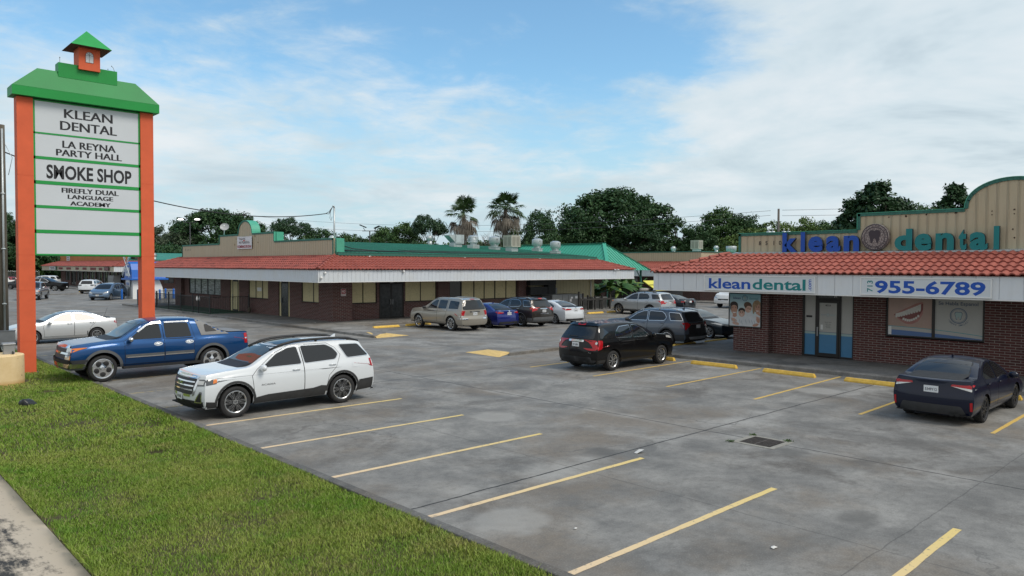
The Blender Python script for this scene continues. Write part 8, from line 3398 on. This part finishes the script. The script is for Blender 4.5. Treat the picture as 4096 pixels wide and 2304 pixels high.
for i, (x, y, lab) in enumerate(((23.72, 84.6, 'blue bollard nearest the minivan'), (24.6, 87.3, 'blue bollard at the left rear of the ice kiosk'), (24.85, 83.1, 'blue bollard left of the right orange sign leg'), (26.75, 82.3, 'blue bollard in front of the ice kiosk right of the sign leg'),
                                 (28.2, 84.9, 'blue bollard at the right corner of the ice kiosk'), (28.7, 83.9, 'left one of the paired blue bollards right of the kiosk'), (28.6, 82.9, 'right one of the paired blue bollards right of the kiosk'))):
    if pb is None:
        g = MB()
        g.lathe([(.10, 0), (.10, 1.0), (.085, 1.05), (.05, 1.075), (.001, 1.08)], 14)
        pb = g.build('bollard', M['blue_kiosk'], None, True)
        o = pb
    else:
        o = copy_tree(pb)
    o.location = (x, y, 0)
    tag(o, lab, 'bollard', 'blue bollards round the ice kiosk')
g = MB()
g.box(26, 33, 111.36, 111.49, 0, .14)
g.box(29.2, 30.6, 82.0, 82.2, 0, .12)
tag(g.build('yellow_kerb', M['yellow']), None, None, kind='structure')

# ------------------------------------------------------------------ far left: chain-link fence, grass bank
g = MB()
g.prism([(-20, 168), (26, 168), (34, 220), (-20, 220)], -.1, .9)
tag(g.build('grass_bank', mat('bank_grass', (.075, .13, .030), .95, var=.3, vs=.6)), None, None, kind='structure')
t = thing('chain_link_fence', 'chain-link fence with steel posts behind the far left cars', 'fence', (0, 166, 0))
_m, _k, _b = base_mat('chain_link')
_v = OB(_k)
_x, _y, _z = _k.xyz(_v)
_a = _k.math('PINGPONG', _k.math('ADD', _x, _z), .06)
_a2 = _k.math('PINGPONG', _k.math('SUBTRACT', _x, _z), .06)
_al = _k.math('MAXIMUM', _k.math('LESS_THAN', _a, .006), _k.math('LESS_THAN', _a2, .006))
_k.put(_b.inputs['Alpha'], _al)
_b.inputs['Base Color'].default_value = (.2, .21, .21, 1)
g = MB()
g.box(2, 32, -.004, .004, .1, 2.35)
g.build('mesh', _m, t)
g = MB()
for z in (.15, 2.38):
    g.tube([(2, 0, z), (32, 0, z)], .03, 6)
g.build('rail', M['galv'], t)
for x in (2, 5, 8, 11, 14, 17, 20, 23, 26, 29, 32):
    g = MB()
    g.tube([(x, 0, 0), (x, 0, 2.45)], .04, 8)
    g.build('post', M['galv'], t)

# ------------------------------------------------------------------ litter
t = thing('trash_bag', 'crumpled black plastic bag lying on the grass', 'bag', (4.06, 22.3, -.10), .5)
t.scale = (1.15, 1.15, 1.5)
rr = random.Random(12)
vs, fs = [], []
n, m_ = 16, 9
for i in range(m_):
    u = i / (m_ - 1)
    ww = .17 * math.sin(PI * min(1, .18 + u * .8)) ** .8 * (1 - .45 * u)
    hh = .20 * (1 - u) ** .8 * math.sin(PI * (.25 + .6 * u)) + .02
    for j in range(n):
        a = PI * 2 * j / n
        k_ = 1 + rr.uniform(-.22, .22)
        vs.append((-.22 + .50 * u + rr.uniform(-.012, .012), ww * math.cos(a) * k_, max(0, hh * .55 + hh * .6 * math.sin(a) * k_)))
for i in range(m_ - 1):
    for j in range(n):
        fs.append((i * n + j, i * n + (j + 1) % n, (i + 1) * n + (j + 1) % n, (i + 1) * n + j))
fs += [tuple(range(n))[::-1], tuple(range((m_ - 1) * n, m_ * n))]
g = MB()
g.add(vs, fs)
bg_ = g.build('bag', mat('black_polythene', (.016, .018, .020), .33, bump=.5, bs=14), t, True)
bg_.modifiers.new('s', 'SUBSURF').levels = 1
M['scrap'] = mat('scrap_white', (.62, .62, .60), .6)
for i, (x, y, s, z, lab) in enumerate(((4.72, 26.1, .10, .05, 'white scrap of paper by the cream concrete base'), (4.70, 21.2, .10, .05, 'white wrapper on the bare patch of grass'), (5.45, 23.2, .07, .05, 'small white scrap near the kerb by the pickup'),
                                       (5.6, 9.9, .05, .06, 'tiny white scrap in the long grass near the kerb'), (3.15, 14.3, .05, .05, 'white scrap in the left middle of the grass'), (3.6, 11.6, .04, .05, 'tiny white scrap in the near grass'), (4.1, 20.6, .06, .05, 'pale scrap left of the bare patch'),
                                       (11.65, 8.72, .16, .006, 'flat pale wrapper at the end of a stall line'), (8.95, 4.55, .07, .006, 'white scrap beside the nearest long stall line'), (7.6, 6.75, .04, .006, 'white speck in the stall with brown stains'), (22.3, 41.0, .06, .14, 'white scrap on the corner shop walk'),
                                       (27.35, 37.1, .18, .01, 'crumpled clear bag by the front wheel of the beige SUV'))):
    g = MB()
    rr = random.Random(i)
    pts = [(s * rr.uniform(.6, 1.1) * math.cos(a), s * .6 * rr.uniform(.6, 1.1) * math.sin(a), rr.uniform(0, s * .35)) for a in np.linspace(0, 2 * PI, 8)[:-1]]
    g.add(pts + [(0, 0, s * .4)], [(q, (q + 1) % 7, 7) for q in range(7)])
    tag(g.build('litter_scrap', M['scrap'], loc=(x, y, z - (.10 if x < 6.2 else 0))), lab, 'litter', 'scraps of litter')
